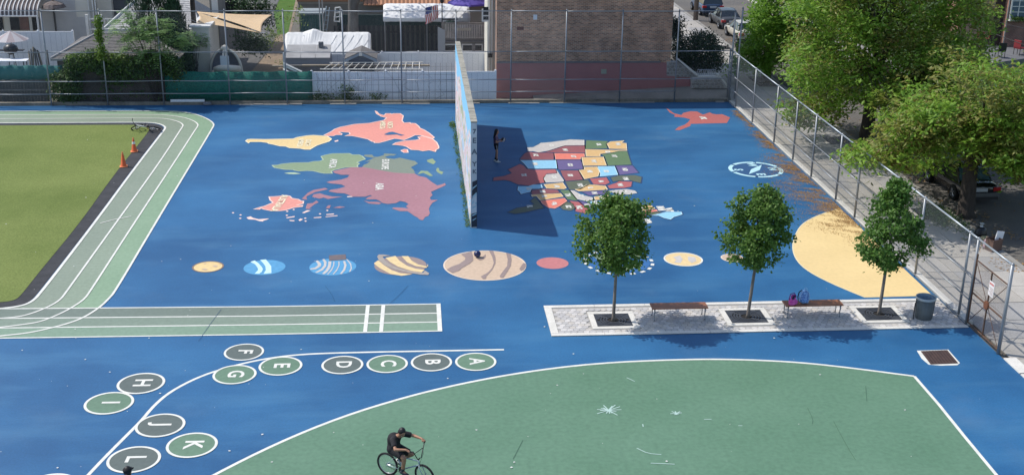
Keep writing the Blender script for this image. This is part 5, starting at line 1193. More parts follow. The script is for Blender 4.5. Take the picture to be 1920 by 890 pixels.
# --- tall beige side wall with dark gap and white downpipe
bx0, bx1, bz0, bz1 = front(362, 52, 394, 136, 73.2)
bw_ = thing('beige_outbuilding', 'narrow beige building in front of the dark alley', 'building', (0, 73.2, 0)); zt = bz1
MB().box(bx0, bx1, 0, 3.6, -.05, zt).build('wall', BEIGE, bw_); MB().box(bx0-.1, bx1+.1, -.1, 3.7, zt+.003, zt+.1).build('coping', WHITEP, bw_)
ax0, ax1, az0, az1 = front(391, -10, 412, 110, 78.6)
al = thing('grey_building', 'grey side building with dark doorway and white downpipes behind the shade sails', 'building', (0, 78.6, 0))
fx0, fx1, fz0, fz1 = front(394, -9, 410, 58, 78.6); rq = front(408, -14, 446, 58, 86.0); MB().box(rq[0], rq[1], 7.4, 11, -.05, rq[3]).build('rear_wall', mat('grey stucco', (.20, .195, .185), .9, (.15, .145, .14), 1), al); MB().box(fx0, fx1, 0, 3, -.05, fz1).build('wall', mat('grey stucco', (.20, .195, .185), .9, (.15, .145, .14), 1), al)
for a, b_, c, d in ((397, -20, 408, 24),): q = front(a, b_, c, d, 78.55); MB().box(q[0], q[1], -.22, -.003, q[2], q[3]).build('pilaster', WHITEP, al)
for a, b_, c, d, nm in ((396, 25, 403, 92, 'doorway'), (404, 30, 409, 92, 'panel'), (420, -2, 442, 26, 'window')):
    yo = 7.4 if nm == 'window' else 0; q = front(a, b_, c, d, 78.55+yo); MB().box(q[0], q[1], yo-.06, yo-.002, max(0, q[2]), q[3]).build(nm, {'doorway': mat('dark doorway', (.02, .02, .022), .8), 'panel': mat('pale grey panel', (.36, .37, .37), .8), 'window': mat('dark window glass', (.02, .022, .026), .2)}[nm], al)
for px in (438, 443): q = at(px, 10, 85.9); MB().tube([(q.x, 7.3, .5), (q.x, 7.3, rq[3])], .05, 6).build('pipe', mat('dark pipe', (.03, .03, .03), .6), al)
# utility pole
up = at(367, 88, 74.2); pl = thing('utility_pole', 'dark wooden utility pole left of the shade sails', 'utility pole', (up.x, 74.2, 0)); PWOOD = mat('dark pole wood', (.040, .032, .028), .9, (.06, .05, .042), 5, stretch=(1, 1, .2))
MB().tube([(0, 0, -.05), (0, 0, 11)], .17, 10, .12).build('shaft', PWOOD, pl, smooth=True); MB().box(-1.2, 1.2, -.06, .06, 9.6, 9.75).build('crossarm', PWOOD, pl)
for sx in (-1, 1): MB().lathe([(.03, 9.75), (.05, 9.8), (.03, 9.9)], (sx*1.0, 0, 0), 8).build('insulator', GALV, pl)
# --- shade sails
SAIL = mat('tan sail cloth', (.70, .50, .29), .8, (.66, .47, .27), 2, fine=.05)
def sail(label, pts, sag):
    P = [at(*p) for p in pts]; c = sum(P, Vector())/len(P); t = thing('shade_sail', label, 'shade sail', c, 0, 'tan shade sails over the yard'); n = 12; mb = MB(); k = len(P)
    rings = []
    for r_ in range(n+1):
        u = r_/n; ring = []
        for i in range(k):
            a, b_ = P[i], P[(i+1) % k]
            for j in range(10):
                v = j/10; e = a.lerp(b_, v); e = e.lerp(c, .30*4*v*(1-v)*.55); ring.append(c.lerp(e, u)-c+Vector((0, 0, -sag*(1-u*u))))
        rings.append(ring)
    m0 = len(rings[0])
    for ring in rings: mb.v += [tuple(q) for q in ring]
    for r_ in range(n):
        for j in range(m0): a = r_*m0+j; b_ = r_*m0+(j+1) % m0; mb.f.append([a, b_, b_+m0, a+m0]); mb.m.append(0)
    o = mb.build('cloth', SAIL, t, smooth=True, fix=False); md = o.modifiers.new('t', 'SOLIDIFY'); md.thickness = .006
    for p in P: MB().tube([p-c, (p-c)*1.22+Vector((0, 0, .15))], .012, 4).build('cord', GALV, t)
    return t
sail('larger tan shade sail, upper of the pair', [(368, 22, 76.5), (510, 28, 80), (490, 61, 75)], .06)
sail('narrow tan shade sail, lower of the pair', [(369, 22, 75.5), (488, 62, 74.6), (368, 42, 73.8)], .12)
# --- yard ground patches
struct(flat('bare_soil', [(p.x, p.y) for p in gp(P_('470,134 505,95 520,60 552,0 556,-30 600,-30 560,0 545,60 536,134'))], -.045, SOIL))
struct(flat('back_lawn', [(p.x, p.y) for p in gp(P_('498,68 512,26 528,-10 545,-30 572,-30 554,0 540,62'))], -.038, GRASS))
struct(flat('shaded_paved_yard', [(p.x, p.y) for p in gp(P_('385,140 404,100 430,40 440,-30 540,-30 512,20 520,62 502,95 468,136'))], -.032, mat('shade-darkened paved yard', (.135, .13, .125), .9, (.095, .09, .085), 1, fine=.2)))  # ground left of the shadow edge; the shade is in its dark colour
sh = MB()
for i in range(46): px = rv.uniform(446, 500); clump(sh, at(px, rv.uniform(66, 92), 79.0), .3, 40, .16, .1, rv, .5)
for i in range(70): px = rv.uniform(444, 512); clump(sh, at(px, rv.uniform(2, 52), 85.5), .32, 36, .18, .11, rv, .5)
o = sh.build('shrub', leafmat('dark shrub leaf', (.025, .06, .02), (.04, .085, .025), .2, 1.5), fix=False); tag(o, 'dark shrubs in the shaded yard behind the sails', 'shrubs')
sh = MB()
for px, py in ((505, 70), (512, 60), (508, 78), (516, 66), (540, 30), (556, 40), (560, 25), (536, 128), (528, 124)): clump(sh, at(px, py, 80), .28, 60, .2, .07, rv, .7)
o = sh.build('weeds', leafmat('yellow green weed', (.17, .24, .05), (.22, .28, .07), .4, 2), fix=False); tag(o, 'yellow green weeds edging the bare soil path', 'weeds')
# --- covered boat-like play shell (white ribs around a dark hollow)
SHELLW = mat('cream shell rim', (.58, .54, .46), .6, (.50, .47, .40), 3); SHELLB = mat('grey blue shell skin', (.17, .20, .27), .6)
sc0 = at(424, 134, 72.6); sl_ = thing('garden_pod', 'dome shaped garden seat with cream rims behind the green windscreen', 'garden seat', (sc0.x, 72.6, 0))
w_ = (at(452, 130, 72.6).x-at(394, 130, 72.6).x)/2; hh = at(424, 92, 72.6).z; zb_ = at(424, 134, 72.6).z
rib = lambda ph, r=.10: MB().tube([(w_*math.cos(a)*math.cos(ph), w_*.8*math.cos(a)*math.sin(ph), zb_+(hh-zb_)*math.sin(a)) for a in [R(-8+98*k/14) for k in range(15)]], r, 8, r*.6)
for ph in (math.pi, 0, -math.pi*.52, -math.pi*.42): rib(ph).build('rim', SHELLW, sl_, smooth=True)
mb = MB(); NN = 24
for i in range(9):
    a = R(90*i/8)
    for j in range(NN+1): ph = math.pi*j/NN; mb.v.append((w_*.97*math.cos(a)*math.cos(ph), w_*.78*math.cos(a)*math.sin(ph), zb_+(hh-zb_)*.97*math.sin(a)))
for i in range(8):
    for j in range(NN): a = i*(NN+1)+j; mb.f.append([a, a+1, a+NN+2, a+NN+1]); mb.m.append(0)
mb.build('shell', SHELLB, sl_, smooth=True, fix=False)
MB().tube([(-w_*.55, -w_*.85, zb_+.25), (-w_*.2, -w_*1.0, zb_+.38), (w_*.4, -w_*1.0, zb_+.38), (w_*.98, -w_*.6, zb_+.25)], .20, 10).build('cushion', SHELLW, sl_, smooth=True)
MB().lathe([(.25, hh-.05), (.22, hh+.12), (.05, hh+.24)], (0, 0, 0), 12).build('cap', SHELLW, sl_, smooth=True); soften(MB().box(-w_*.75, w_*.9, -w_*.95, -w_*.2, 0, zb_).build('base', mat('dark base', (.04, .04, .045), .7), sl_), .03)
MB().box(-.16, .34, -w_*.98, -w_*.9, zb_+.35, hh*.9).build('front_panel', mat('white front panel', (.5, .55, .6), .6), sl_)
# --- white covered marquee and pale shed
TARP = mat('white tarpaulin', (.72, .72, .70), .6, (.64, .64, .63), 1.5, bump=.5, bsc=3)
tx0, tx1, tz0, tz1 = front(531, 63, 694, 110, 77.5); tz0 = .3
def covered(name, label, cat, x0, x1, Y, zt, ze, zb, dpt, peak=0):
    t = thing(name, label, cat, (0, Y, 0)); n = 34; mb = MB(); rr = random.Random(int(x0*10)+99)
    prof = [(0, zb), (-.02, zb+(ze-zb)*.5), (0, ze), (dpt*.28, ze+(zt-ze)*.52), (dpt*.56, zt-.02), (dpt*.68, zt+.03), (dpt*.8, zt-.1), (dpt, ze), (dpt, zb)]
    for i in range(n+1):
        u = i/n; X = x0+(x1-x0)*u; e = max(0, 1-min(u, 1-u)/.03); pk = peak*max(0, 1-abs(u-.33)/.12)
        for k, (yy, zz_) in enumerate(prof): mb.v.append((X+(.0), yy+rr.uniform(-.012, .012)+(.12 if k < 3 else 0)*e, zz_-e*.12*(k in (3, 4, 5, 6))+rr.uniform(-.010, .010)+(pk if 3 < k < 7 else 0)))
    m0 = len(prof)
    for i in range(n):
        for k in range(m0-1): a = i*m0+k; mb.f.append([a, a+m0, a+m0+1, a+1]); mb.m.append(0)
    for i in (0, n): mb.f.append([i*m0+k for k in range(m0)]); mb.m.append(0)
    mb.build('cover', TARP, t, smooth=False); fr_ = MB()
    for X in (x0+.1, (x0+x1)/2, x1-.1): fr_.tube([(X, .1, 0), (X, .1, zb+.1)], .03, 6)
    fr_.build('frame_legs', GALV, t) if False else [MB().tube([(X, .1, 0), (X, .1, zb+.15)], .03, 6).build('leg', GALV, t) for X in (x0+.1, (x0+x1)/2, x1-.1)]
    for k in range(5):
        X = x1-.3-k*.55; MB().tube([(X-.4, .02, ze+.02), (X+.05, dpt*.28, ze+(zt-ze)*.52+.01), (X+.3, dpt*.5, zt-.08)], .02, 4).build('fold', TARP, t)
    return t
covered('covered_marquee', 'white tarpaulin covered frame behind the grey storage shed', 'tarpaulin', tx0, tx1, 77.5, at(620, 63, 79.0).z, at(620, 99, 77.5).z, .4, 2.7, .24)
STP = mat('grey storage panel', (.27, .265, .26), .8, (.34, .335, .33), 1.0, .4, .6, fine=.06); STW = mat('slate storage wall', (.20, .215, .245), .8, (.17, .18, .205), 1)
sx0, sx1, sz0, sz1 = front(535, 84, 619, 118, 73.6); ss = thing('storage_shed', 'long low grey storage shed with a flat panelled roof', 'shed', (0, 73.6, 0)); szf = at(577, 108, 73.6).z; szb = at(577, 84, 75.0).z
MB().box(sx0, sx1, 0, 1.4, -.05, szf-.02).build('wall', STW, ss); k = 3
for i in range(k):
    a, b_ = sx0+(sx1-sx0)*i/k+.01, sx0+(sx1-sx0)*(i+1)/k-.01
    for j in range(2):
        y0, y1 = -.08+j*.76, .66+j*.76; z0_, z1_ = szf+(szb-szf)*(j*.5), szf+(szb-szf)*(j*.5+.49)
        MB().add([(a, y0, z0_), (b_, y0, z0_), (b_, y1, z1_), (a, y1, z1_), (a, y0, z0_-.04), (b_, y0, z0_-.04), (b_, y1, z1_-.04), (a, y1, z1_-.04)], [(0, 1, 2, 3), (4, 7, 6, 5), (0, 4, 5, 1), (1, 5, 6, 2), (2, 6, 7, 3), (3, 7, 4, 0)]).build('roof_panel', STP, ss)
q = front(598, 80, 607, 85, 75); MB().box(q[0], q[1], 1.0, 1.25, szb-.1, szb+.22).build('vent', mat('dark grey vent', (.13, .13, .14), .7), ss)
# --- small slate blue gable shed
gx0_, gx1_, _, _ = front(650, 100, 703, 118, 73.4); gs = thing('gable_shed', 'small slate blue gabled shed beside the white fence', 'shed', (0, 73.4, 0)); gm = (gx0_+gx1_)/2; ge = at(676, 109, 73.4).z; gp_ = at(676, 97.5, 73.4).z
SLB = mat('slate blue trim', (.22, .27, .33), .7); SLD = mat('dark slate gable', (.075, .095, .135), .75)
MB().extr([(gx0_+.1, 0, 0), (gx1_-.1, 0, 0), (gx1_-.1, 0, ge), (gm, 0, gp_-.1), (gx0_+.1, 0, ge)], (0, 1.8, 0)).build('wall', SLD, gs)
for sx, xx in ((-1, gx0_-.12), (1, gx1_+.12)):
    MB().extr([(gm, -.15, gp_), (xx, -.15, ge-.06), (xx, -.15, ge-.24), (gm, -.15, gp_-.17)], (0, .06, 0)).build('barge_board', SLB, gs)
    MB().extr([(gm, -.16, gp_+.05), (xx-sx*0, -.16, ge-.01), (xx, -.16, ge-.06), (gm, -.16, gp_)], (0, 2.0, 0)).build('roof_panel', SHING, gs)
MB().box(gm-.09, gm+.09, -.17, -.145, gp_-.22, gp_-.02).build('finial', WHITEP, gs)
# --- ladder lying on the junk strip behind the fence
LAD = mat('pale ladder', (.62, .60, .54), .6); l0, l1 = at(600, 124, 71.2), at(792, 123, 71.2); ld = thing('ladder', 'long pale ladder lying behind the white vinyl fence', 'ladder', (0, 0, 0))
zl = 1.55; A = [G(px, py, zl) for px, py in ((618, 118), (793, 117), (793, 130), (600, 130))]
for a, b_ in ((A[0], A[1]), (A[3], A[2])): MB().tube([a, b_], .035, 6).build('side_rail', LAD, ld)
for i in range(14): u = (i+.5)/14; MB().tube([A[0].lerp(A[1], u), A[3].lerp(A[2], u)], .024, 6).build('rung', LAD, ld)
jk = thing('lumber_pile', 'stacked grey lumber under the ladder behind the white fence', 'lumber')
for i in range(9):
    px = 545+i*28; p = G(px, 123+(i % 3), 1.35); MB().box(p.x-1.1, p.x+1.2, p.y-.12, p.y+.12, 1.28+(i % 3)*.05, 1.36+(i % 3)*.05).build('plank', GWOOD if i % 2 else mat('tan lumber', (.30, .25, .18), .9, (.24, .2, .15), 3), jk)
for X in (at(560, 120, 71).x, at(680, 120, 71).x, at(780, 120, 71).x): MB().box(X-.1, X+.1, 70.4, 71.6, -.05, 1.27).build('trestle', GWOOD, jk)
mb_ = thing('white_boards', 'white boards leaning at the end of the green windscreen', 'boards')
for k, (a, b_) in enumerate((((532, 119), (566, 135)), ((534, 124), (560, 137)), ((531, 130), (548, 138)))):
    p, q = at(*a, 70.6), at(*b_, 70.4); MB().tube([p, q], .06, 4).build('board', WHITEP, mb_)
p = at(533, 118, 70.7); MB().box(p.x-.05, p.x+.12, 70.6, 70.7, 0, p.z).build('board', WHITEP, mb_)
# --- dark picket fence, trunk, white canopy, flag, deck
board_fence('tall dark slatted fence behind the white vinyl fences', 626, 832, 48, 95, 82.5, [mat('near black slat', (.022, .024, .03), .85, (.035, .037, .043), 3), mat('worn slat', (.085, .082, .08), .9, (.05, .05, .055), 1.2, stretch=(3, 1, .4))], .13, .035, (.2, .8), None, zb=0)
q = front(632, 28, 830, 60, 84.5); o = MB().box(q[0], q[1], -.05, .05, 0, q[3]).build('hedge_screen', mat('dark teal hedge screen', (.012, .040, .040), .9, (.02, .055, .05), 2), loc=(0, 84.5, 0)); tag(o, 'dark teal privacy screen above the slatted fence', 'privacy screen')
q = front(563, 27, 605, 62, 81.5); ts = thing('teal_shed', 'dark teal corrugated shed beside the lawn', 'shed', (0, 81.5, 0)); TEAL = mat('dark teal sheet', (.015, .060, .062), .7, (.02, .075, .075), 1)
n = 14
for i in range(n): MB().box(q[0]+(q[1]-q[0])*i/n+.01, q[0]+(q[1]-q[0])*(i+1)/n-.01, -.03-(.03 if i % 2 else 0), 1.8, -.05, q[3]).build('sheet', TEAL, ts)
MB().box(q[0]-.1, q[1]+.1, -.15, 1.9, q[3]+.003, q[3]+.1).build('roof', mat('pale shed roof', (.25, .28, .29), .7), ts)
for px, w in ((600.5, .045), (606, .05)): p = at(px, 40, 81); MB().tube([(p.x, 81-.3-81.5, 0), (p.x, 81-.3-81.5, at(px, -4, 81).z)], w, 6).build('pole', GALV, ts)
lt = thing('clothes_ladder', 'pale step ladder standing against the dark fence', 'step ladder', (0, 82.2, 0))
for a, b_ in (((606, 62), (612, 12)), ((612, 62), (618, 14))): p, r_ = at(*a, 82.2), at(*b_, 82.2); MB().tube([(p.x, 0, p.z), (r_.x, -.1, r_.z)], .035, 5).build('side_rail', mat('pale blue metal', (.35, .42, .46), .5), lt)
for k in range(5): p = at(607+k*1.5, 56-k*9, 82.2); MB().tube([(p.x-.1, -.03, p.z), (p.x+.22, -.03, p.z)], .025, 5).build('rung', mat('pale blue metal', (.35, .42, .46)), lt)
pc = thing('garden_chair', 'white garden chair frame near the dark fence', 'chair', (0, 82.1, 0))
for a, b_ in (((627, 40), (629, 14)), ((637, 40), (638, 14)), ((626, 33), (640, 31)), ((626, 40), (638, 41)), ((628, 24), (639, 23)), ((629, 15), (638, 14))): p, r_ = at(*a, 82.1), at(*b_, 82.1); MB().tube([(p.x, 0, p.z), (r_.x, 0, r_.z)], .045, 5).build('chair_bar', WHITEP, pc)
tb_ = at(663, 64, 81.2); tt = thing('yard_tree', 'thick grey tree trunk rising behind the marquee', 'tree', (tb_.x, 81.2, 0)); GBARK = mat('grey bark', (.13, .125, .12), .95, (.08, .075, .07), 5, bump=.8, bsc=25, stretch=(1, 1, .3))
MB().tube([(0, 0, -.05), (-.02, 0, 2.2), (.05, 0, 4.5), (.1, 0, 7.5)], [.42, .36, .32, .3], 12).build('trunk', GBARK, tt, smooth=True); MB().tube([(.05, 0, 3.6), (.55, .1, 4.8), (.75, .1, 6.2), (.9, .2, 8)], [.26, .24, .22, .18], 10).build('limb', GBARK, tt, smooth=True)
lb = MB(); 
for i in range(120): clump(lb, Vector((rv.gauss(.3, 1.4), rv.gauss(0, 1.4), rv.uniform(8.6, 12))), .3, 26, .2, .14, rv, .5)
lb.build('crown', LOCUST2, tt, fix=False)
q = front(718, 8, 882, 40, 80.8); cvt = covered('white_canopy', 'white cloth canopy above the slatted fence', 'canopy', q[0], q[1], 80.8, at(800, 9, 82.3).z, at(800, 34, 80.8).z, at(800, 41, 80.8).z, 2.6)
# house with terracotta roof behind
hq = front(560, 5, 720, 27, 86.5); th = thing('terracotta_house', 'beige house with an orange terracotta roof behind the slatted fence', 'house', (0, 86.5, 0)); zz1 = at(640, 8, 86.5).z
x1_ = at(925, 10, 86.5).x; MB().box(hq[0], x1_, 0, 8, -.05, zz1).build('wall', mat('taupe stucco', (.26, .235, .20), .9, (.22, .2, .17), 1), th)
TER = mat('terracotta roof', (.40, .20, .115), .85, (.34, .17, .10), 2.5, fine=.14, fsc=10); n = 34
MB().box(hq[0]-.05, at(681, 10, 86.5).x, -.03, 7.5, zz1+.003, zz1+1.6).build('upper_wall', mat('taupe upper stucco', (.36, .32, .27), .9, (.31, .28, .235), 1), th); MB().box(hq[0]-.1, at(681, 10, 86.5).x, -.12, -.033, at(640, 3, 86.5).z, at(640, 3, 86.5).z+.14).build('trim_board', mat('terracotta roof', (.42, .185, .10)), th)
for i in range(n):
    xr = at(682, 10, 86.5).x; a, b_ = xr+(x1_-xr+.6)*i/n, xr+(x1_-xr+.6)*(i+1)/n; MB().extr([(a+.01, -.5, zz1), ((a+b_)/2, -.5, zz1+.07), (b_-.01, -.5, zz1), ((a+b_)/2, -.5, zz1-.06)], (0, 4.8, 2.0)).build('tile_row', TER, th)
# flag on a short pole
fpz = at(806, 18, 79.2); fg = thing('flag', 'red and white striped flag with a blue corner on the deck', 'flag', (fpz.x, 79.2, fpz.z)); FR = mat('flag red', (.48, .05, .06), .8); FW = mat('flag white', (.68, .66, .64), .8); FB = mat('flag blue', (.03, .05, .19), .8)
MB().tube([(-.75, .2, .42), (.62, -.1, -.75)], .018, 6).build('pole', WHITEP, fg)
for i in range(13):
    w = .062; mb = MB(); k = 8; top = .12 if i > 6 else -.36
    for j in range(k+1):
        u = j/k; zz_ = (top if i < 6.5 else .05)-(u*(.92 if i > 6 else .6)); xo = -.30+i*w+.10*math.sin(u*3)*u
        mb.v += [(xo-.02*u, -.06+.07*math.sin(i*.9+u*3), zz_+(.02*i)), (xo+w-.02*u, -.06+.07*math.sin((i+1)*.9+u*3), zz_+(.02*(i+1)))]
    for j in range(k): a = 2*j; mb.f.append([a, a+1, a+3, a+2]); mb.m.append(0)
    mb.build('stripe', FR if i % 2 == 0 else FW, fg, fix=False)
mb = MB()
for i in range(8):
    for j in range(5): mb.v.append((-.30+i*.062, -.075+.07*math.sin(i*.9+j*.3), .10-j*.11+.02*i))
for i in range(7):
    for j in range(4): a = i*5+j; mb.f.append([a, a+1, a+6, a+5]); mb.m.append(0)
mb.build('canton', FB, fg, fix=False)
star = MB()
for i in range(6):
    for j in range(4):
        c = Vector((-.26+i*.07, -.10+.07*math.sin(i*1.0+j*.3), .06-j*.10+.02*i)); star.add([c+Vector((math.sin(k*math.pi/5)*(.022 if k % 2 == 0 else .010), -.004, math.cos(k*math.pi/5)*(.022 if k % 2 == 0 else .010))) for k in range(10)], [tuple(range(10))])
stuff(star.build('stars', FW, fg, fix=False))
# deck with railing
dk = thing('raised_deck', 'raised grey wooden deck with vertical railing and glazed base', 'deck', (0, 78.2, 0)); dx0, dx1, dz0, dz1 = front(830, 43, 917, 72, 78.2); DKW = mat('grey deck wood', (.19, .17, .155), .85, (.135, .12, .115), 3)
me = MB().box(-.035, .035, -.02, .02, dz0, dz1-.06).mesh('baluster', mat('pale baluster wood', (.40, .37, .34), .85, (.32, .29, .27), 3)); n = 27
for i in range(n): link('baluster', me, dk, None, (dx0+(i+.5)*(dx1-dx0)/n, 0, 0))
MB().box(dx0, dx1, -.05, .05, dz1-.058, dz1).build('handrail', DKW, dk); MB().box(dx0, dx1, -.04, .04, dz0-.1, dz0-.003).build('bottom_rail', DKW, dk)
for X in (dx0, dx1): MB().box(X-.07, X+.07, -.07, .07, 0, dz1+.06).build('post', DKW, dk)
n = 9
for i in range(n): MB().box(dx0, dx1, .06+i*.3, .06+(i+1)*.3-.02, dz0-.14, dz0-.06).build('deck_board', DKW, dk)
MB().box(dx0+.08, dx1, -.06, .25, at(870, 80, 78).z, dz0-.15).build('rolled_awning', mat('dark grey awning', (.085, .085, .095), .7, (.13, .13, .14), 4), dk)
q = front(826, 83, 916, 96, 78.25); wz0, wz1 = q[2], q[3]; MB().box(dx0, dx1, .1, 2.6, 0, dz0-.2).build('base_wall', mat('grey base wall', (.21, .2, .19), .9), dk)
for a, b_ in ((834, 853), (868, 885), (887, 903)):
    q = front(a, 85, b_, 95, 78.2); w = MB().box(q[0]-.07, q[1]+.07, .02, .09, q[2]-.07, q[3]+.07).build('window', WHITEP, dk); MB().box(q[0], q[1], .0, .015, q[2], q[3]).build('pane', mat('dark window glass', (.02, .022, .026), .2), w)
MB().box(dx1-1.1, dx1-.9, -.04, .06, at(905, 96, 78.2).z, at(905, 82, 78.2).z).build('panel', mat('grey base wall', (.21, .2, .19)), dk)
dxp = front(821, 52, 829, 96, 78); MB().extr([(dxp[0], -.1, 0), (dxp[1]+.2, -.1, 0), (dxp[1]+.2, -.1, dxp[3]-.2), (dxp[0], -.1, dxp[3])], (0, .15, 0)).build('stair_side', mat('pale stair side', (.30, .32, .34), .7), dk)
# things on the deck
ht_ = thing('heater', 'dark green covered barbecue on the deck', 'barbecue', (at(844, 38, 79.6).x, 79.6, dz0-.06)); zo = at(844, 22, 79.6).z-dz0
MB().lathe([(.3, .3), (.42, .45), (.42, .75), (.3, .95), (.05, 1.0)], n=14).build('hood', mat('dark green cover', (.02, .05, .035), .7), ht_, smooth=True)
for sx in (-1, 1):
    for sy in (-1, 1): MB().tube([(sx*.26, sy*.2, 0), (sx*.26, sy*.2, .45)], .025, 5).build('leg', BLKM, ht_)
MB().box(-.5, .5, -.05, .05, 1.02, 1.1).build('handle', BLKM, ht_)
for px, tp, lab in ((829, 5, 'black post lantern standing at the left end of the deck'),):
    p = at(px, 42, 79); L0 = thing('lantern_post', lab, 'lantern', (p.x, 79, dz0-.06)); zt = at(px, tp, 79).z-dz0
    MB().tube([(0, 0, 0), (0, 0, zt)], .04, 6).build('pole', BLKM, L0); MB().lathe([(.05, zt), (.13, zt+.1), (.11, zt+.4), (.02, zt+.5)], n=8).build('lamp_head', BLKM, L0)
tbl = thing('patio_table', 'dark patio table under a cover on the deck', 'table', (at(880, 36, 79.4).x, 79.4, dz0-.06)); puffy('cover', 2.5, 1.0, .75, mat('dark blue cover', (.03, .035, .06), .7, (.05, .055, .08), 3), tbl, Matrix.Identity(4), .8, 3)
q = at(869, 33, 79.0); MB().box(q.x-tbl.location.x-.5, q.x-tbl.location.x+.5, -.62, -.58, .45, .62).build('label_strip', mat('tan strip', (.40, .34, .2), .8), tbl)
um = thing('patio_umbrella', 'violet patio umbrella top above the deck', 'umbrella', (at(880, 3, 80.4).x, 80.4, dz0-.06)); hz = at(880, 3, 80.4).z-dz0
MB().tube([(0, 0, 0), (0, 0, hz+.5)], .03, 6).build('pole', WHITEP, um); MB().lathe([(1.45, hz-.08), (1.4, hz+.03), (.05, hz+.75)], n=8, cap=False).build('canopy', mat('violet canopy cloth', (.085, .06, .30), .8), um)
# white corner building edge with downpipe
cq = front(914, -60, 932, 131, 72.0); wc = thing('white_corner_building', 'white painted corner with downpipes left of the brick building', 'building', (0, 72.0, 0))
MB().box(cq[0]+.0, cq[1], 0, 3.0, -.05, 11).build('wall', mat('cream painted wall', (.66, .63, .54), .8, (.58, .55, .48), 1.2), wc)
for px in (917.5, 923): p = at(px, 50, 71.9); MB().tube([(p.x, -.1, 1.2), (p.x, -.1, 10.8)], .045, 8).build('downpipe', WHITEP, wc, smooth=True)
q = front(905, 17, 918, 41, 71.6); w = MB().box(q[0]-.05, q[1], -.45, -.38, q[2], q[3]).build('window_box', WHITEP, wc)
for i in range(3):
    for j in range(2): X0 = q[0]+.03+(q[1]-q[0]-.1)*j/2; MB().box(X0, X0+(q[1]-q[0])*.38, -.465, -.452, q[2]+.12+.28*i, q[2]+.32+.28*i).build('pane', mat('dark window glass', (.02, .022, .026), .2), w)
p = at(919, 104, 71.9); MB().box(p.x-.12, p.x+.14, -.2, -.003, p.z-.12, p.z+.12).build('meter_box', BLKM, wc)
# --- brick building
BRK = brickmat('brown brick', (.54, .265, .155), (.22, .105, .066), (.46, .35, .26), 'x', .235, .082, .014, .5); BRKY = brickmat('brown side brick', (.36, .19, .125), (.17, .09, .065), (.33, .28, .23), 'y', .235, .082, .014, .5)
X0, X1 = at(931, 100, 70.45).x, at(1258, 100, 70.45).x; bb_ = thing('brick_building', 'brown brick building with a maroon painted base behind the back fence', 'building', (0, 70.45, 0)); zr = at(1090, 118, 70.45).z
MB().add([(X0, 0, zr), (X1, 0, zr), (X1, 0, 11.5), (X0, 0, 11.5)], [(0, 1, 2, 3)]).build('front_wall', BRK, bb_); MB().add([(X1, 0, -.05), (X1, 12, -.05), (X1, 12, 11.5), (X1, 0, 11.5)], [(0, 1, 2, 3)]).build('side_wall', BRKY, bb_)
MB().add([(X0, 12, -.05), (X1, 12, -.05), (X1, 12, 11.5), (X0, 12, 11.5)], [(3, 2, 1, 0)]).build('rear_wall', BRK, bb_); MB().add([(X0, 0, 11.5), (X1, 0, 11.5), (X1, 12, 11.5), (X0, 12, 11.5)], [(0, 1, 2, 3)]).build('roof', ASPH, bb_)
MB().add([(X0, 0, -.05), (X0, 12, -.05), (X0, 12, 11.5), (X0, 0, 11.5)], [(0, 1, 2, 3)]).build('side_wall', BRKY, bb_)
MRN = mat('maroon masonry paint', (.38, .160, .152), .8, (.32, .138, .132), .9, .3, .7, bump=.2, bsc=12, fine=.08)
MB().box(X0, X1, -.045, -.003, -.05, zr).build('painted_base', MRN, bb_); MB().box(X0, X1-.6, -.075, -.003, zr+.003, zr+.10).build('ledge', mat('grey ledge', (.20, .19, .19), .9, (.15, .14, .14), 3), bb_)
x2 = at(1297, 150, 70.45).x; zs_ = at(1275, 142, 70.45).z; MB().box(X1+.003, x2, -.045, .4, -.05, zs_).build('side_base', MRN, bb_)
q = front(1000, 28, 1007, 37, 70.4); MB().box(q[0], q[1], -.12, -.003, q[2], q[3]).build('wall_light', mat('white wall lamp', (.7, .72, .75), .4), bb_); q = front(969, 51, 982, 57, 70.4); MB().box(q[0], q[1], -.03, -.003, q[2], q[3]).build('patch', mat('red brown patch', (.16, .07, .06), .9), bb_)
q = front(1127, 130, 1137, 138.5, 70.4); MB().box(q[0], q[1], -.1, -.047, q[2], q[3]).build('vent', mat('beige vent', (.32, .31, .24), .7), bb_)
# sloping concrete apron in front of the brick building
p = [at(930, 188, 70.2), at(1365, 186, 70.2)]
MB().extr([(X0, 69.3, -.05), (X0, 69.3, .08), (X0, 70.40, .06), (X0, 70.40, -.05)], (5.5, 0, 0)).build('apron', CONC) if False else None
ap = MB(); xa = at(1000, 185, 70).x; ap.add([(xa, 69.27, .10), (FX+.2, 69.27, .14), (FX+.2, 70.39, .75), (xa, 70.39, .12), (xa, 69.27, -.05), (FX+.2, 69.27, -.05), (FX+.2, 70.39, -.05), (xa, 70.39, -.05)], [(0, 1, 2, 3), (0, 4, 5, 1), (1, 5, 6, 2), (3, 2, 6, 7), (0, 3, 7, 4)])
struct(ap.build('concrete_apron', mat('stained apron concrete', (.26, .235, .205), .95, (.18, .165, .145), .8, fine=.15)))
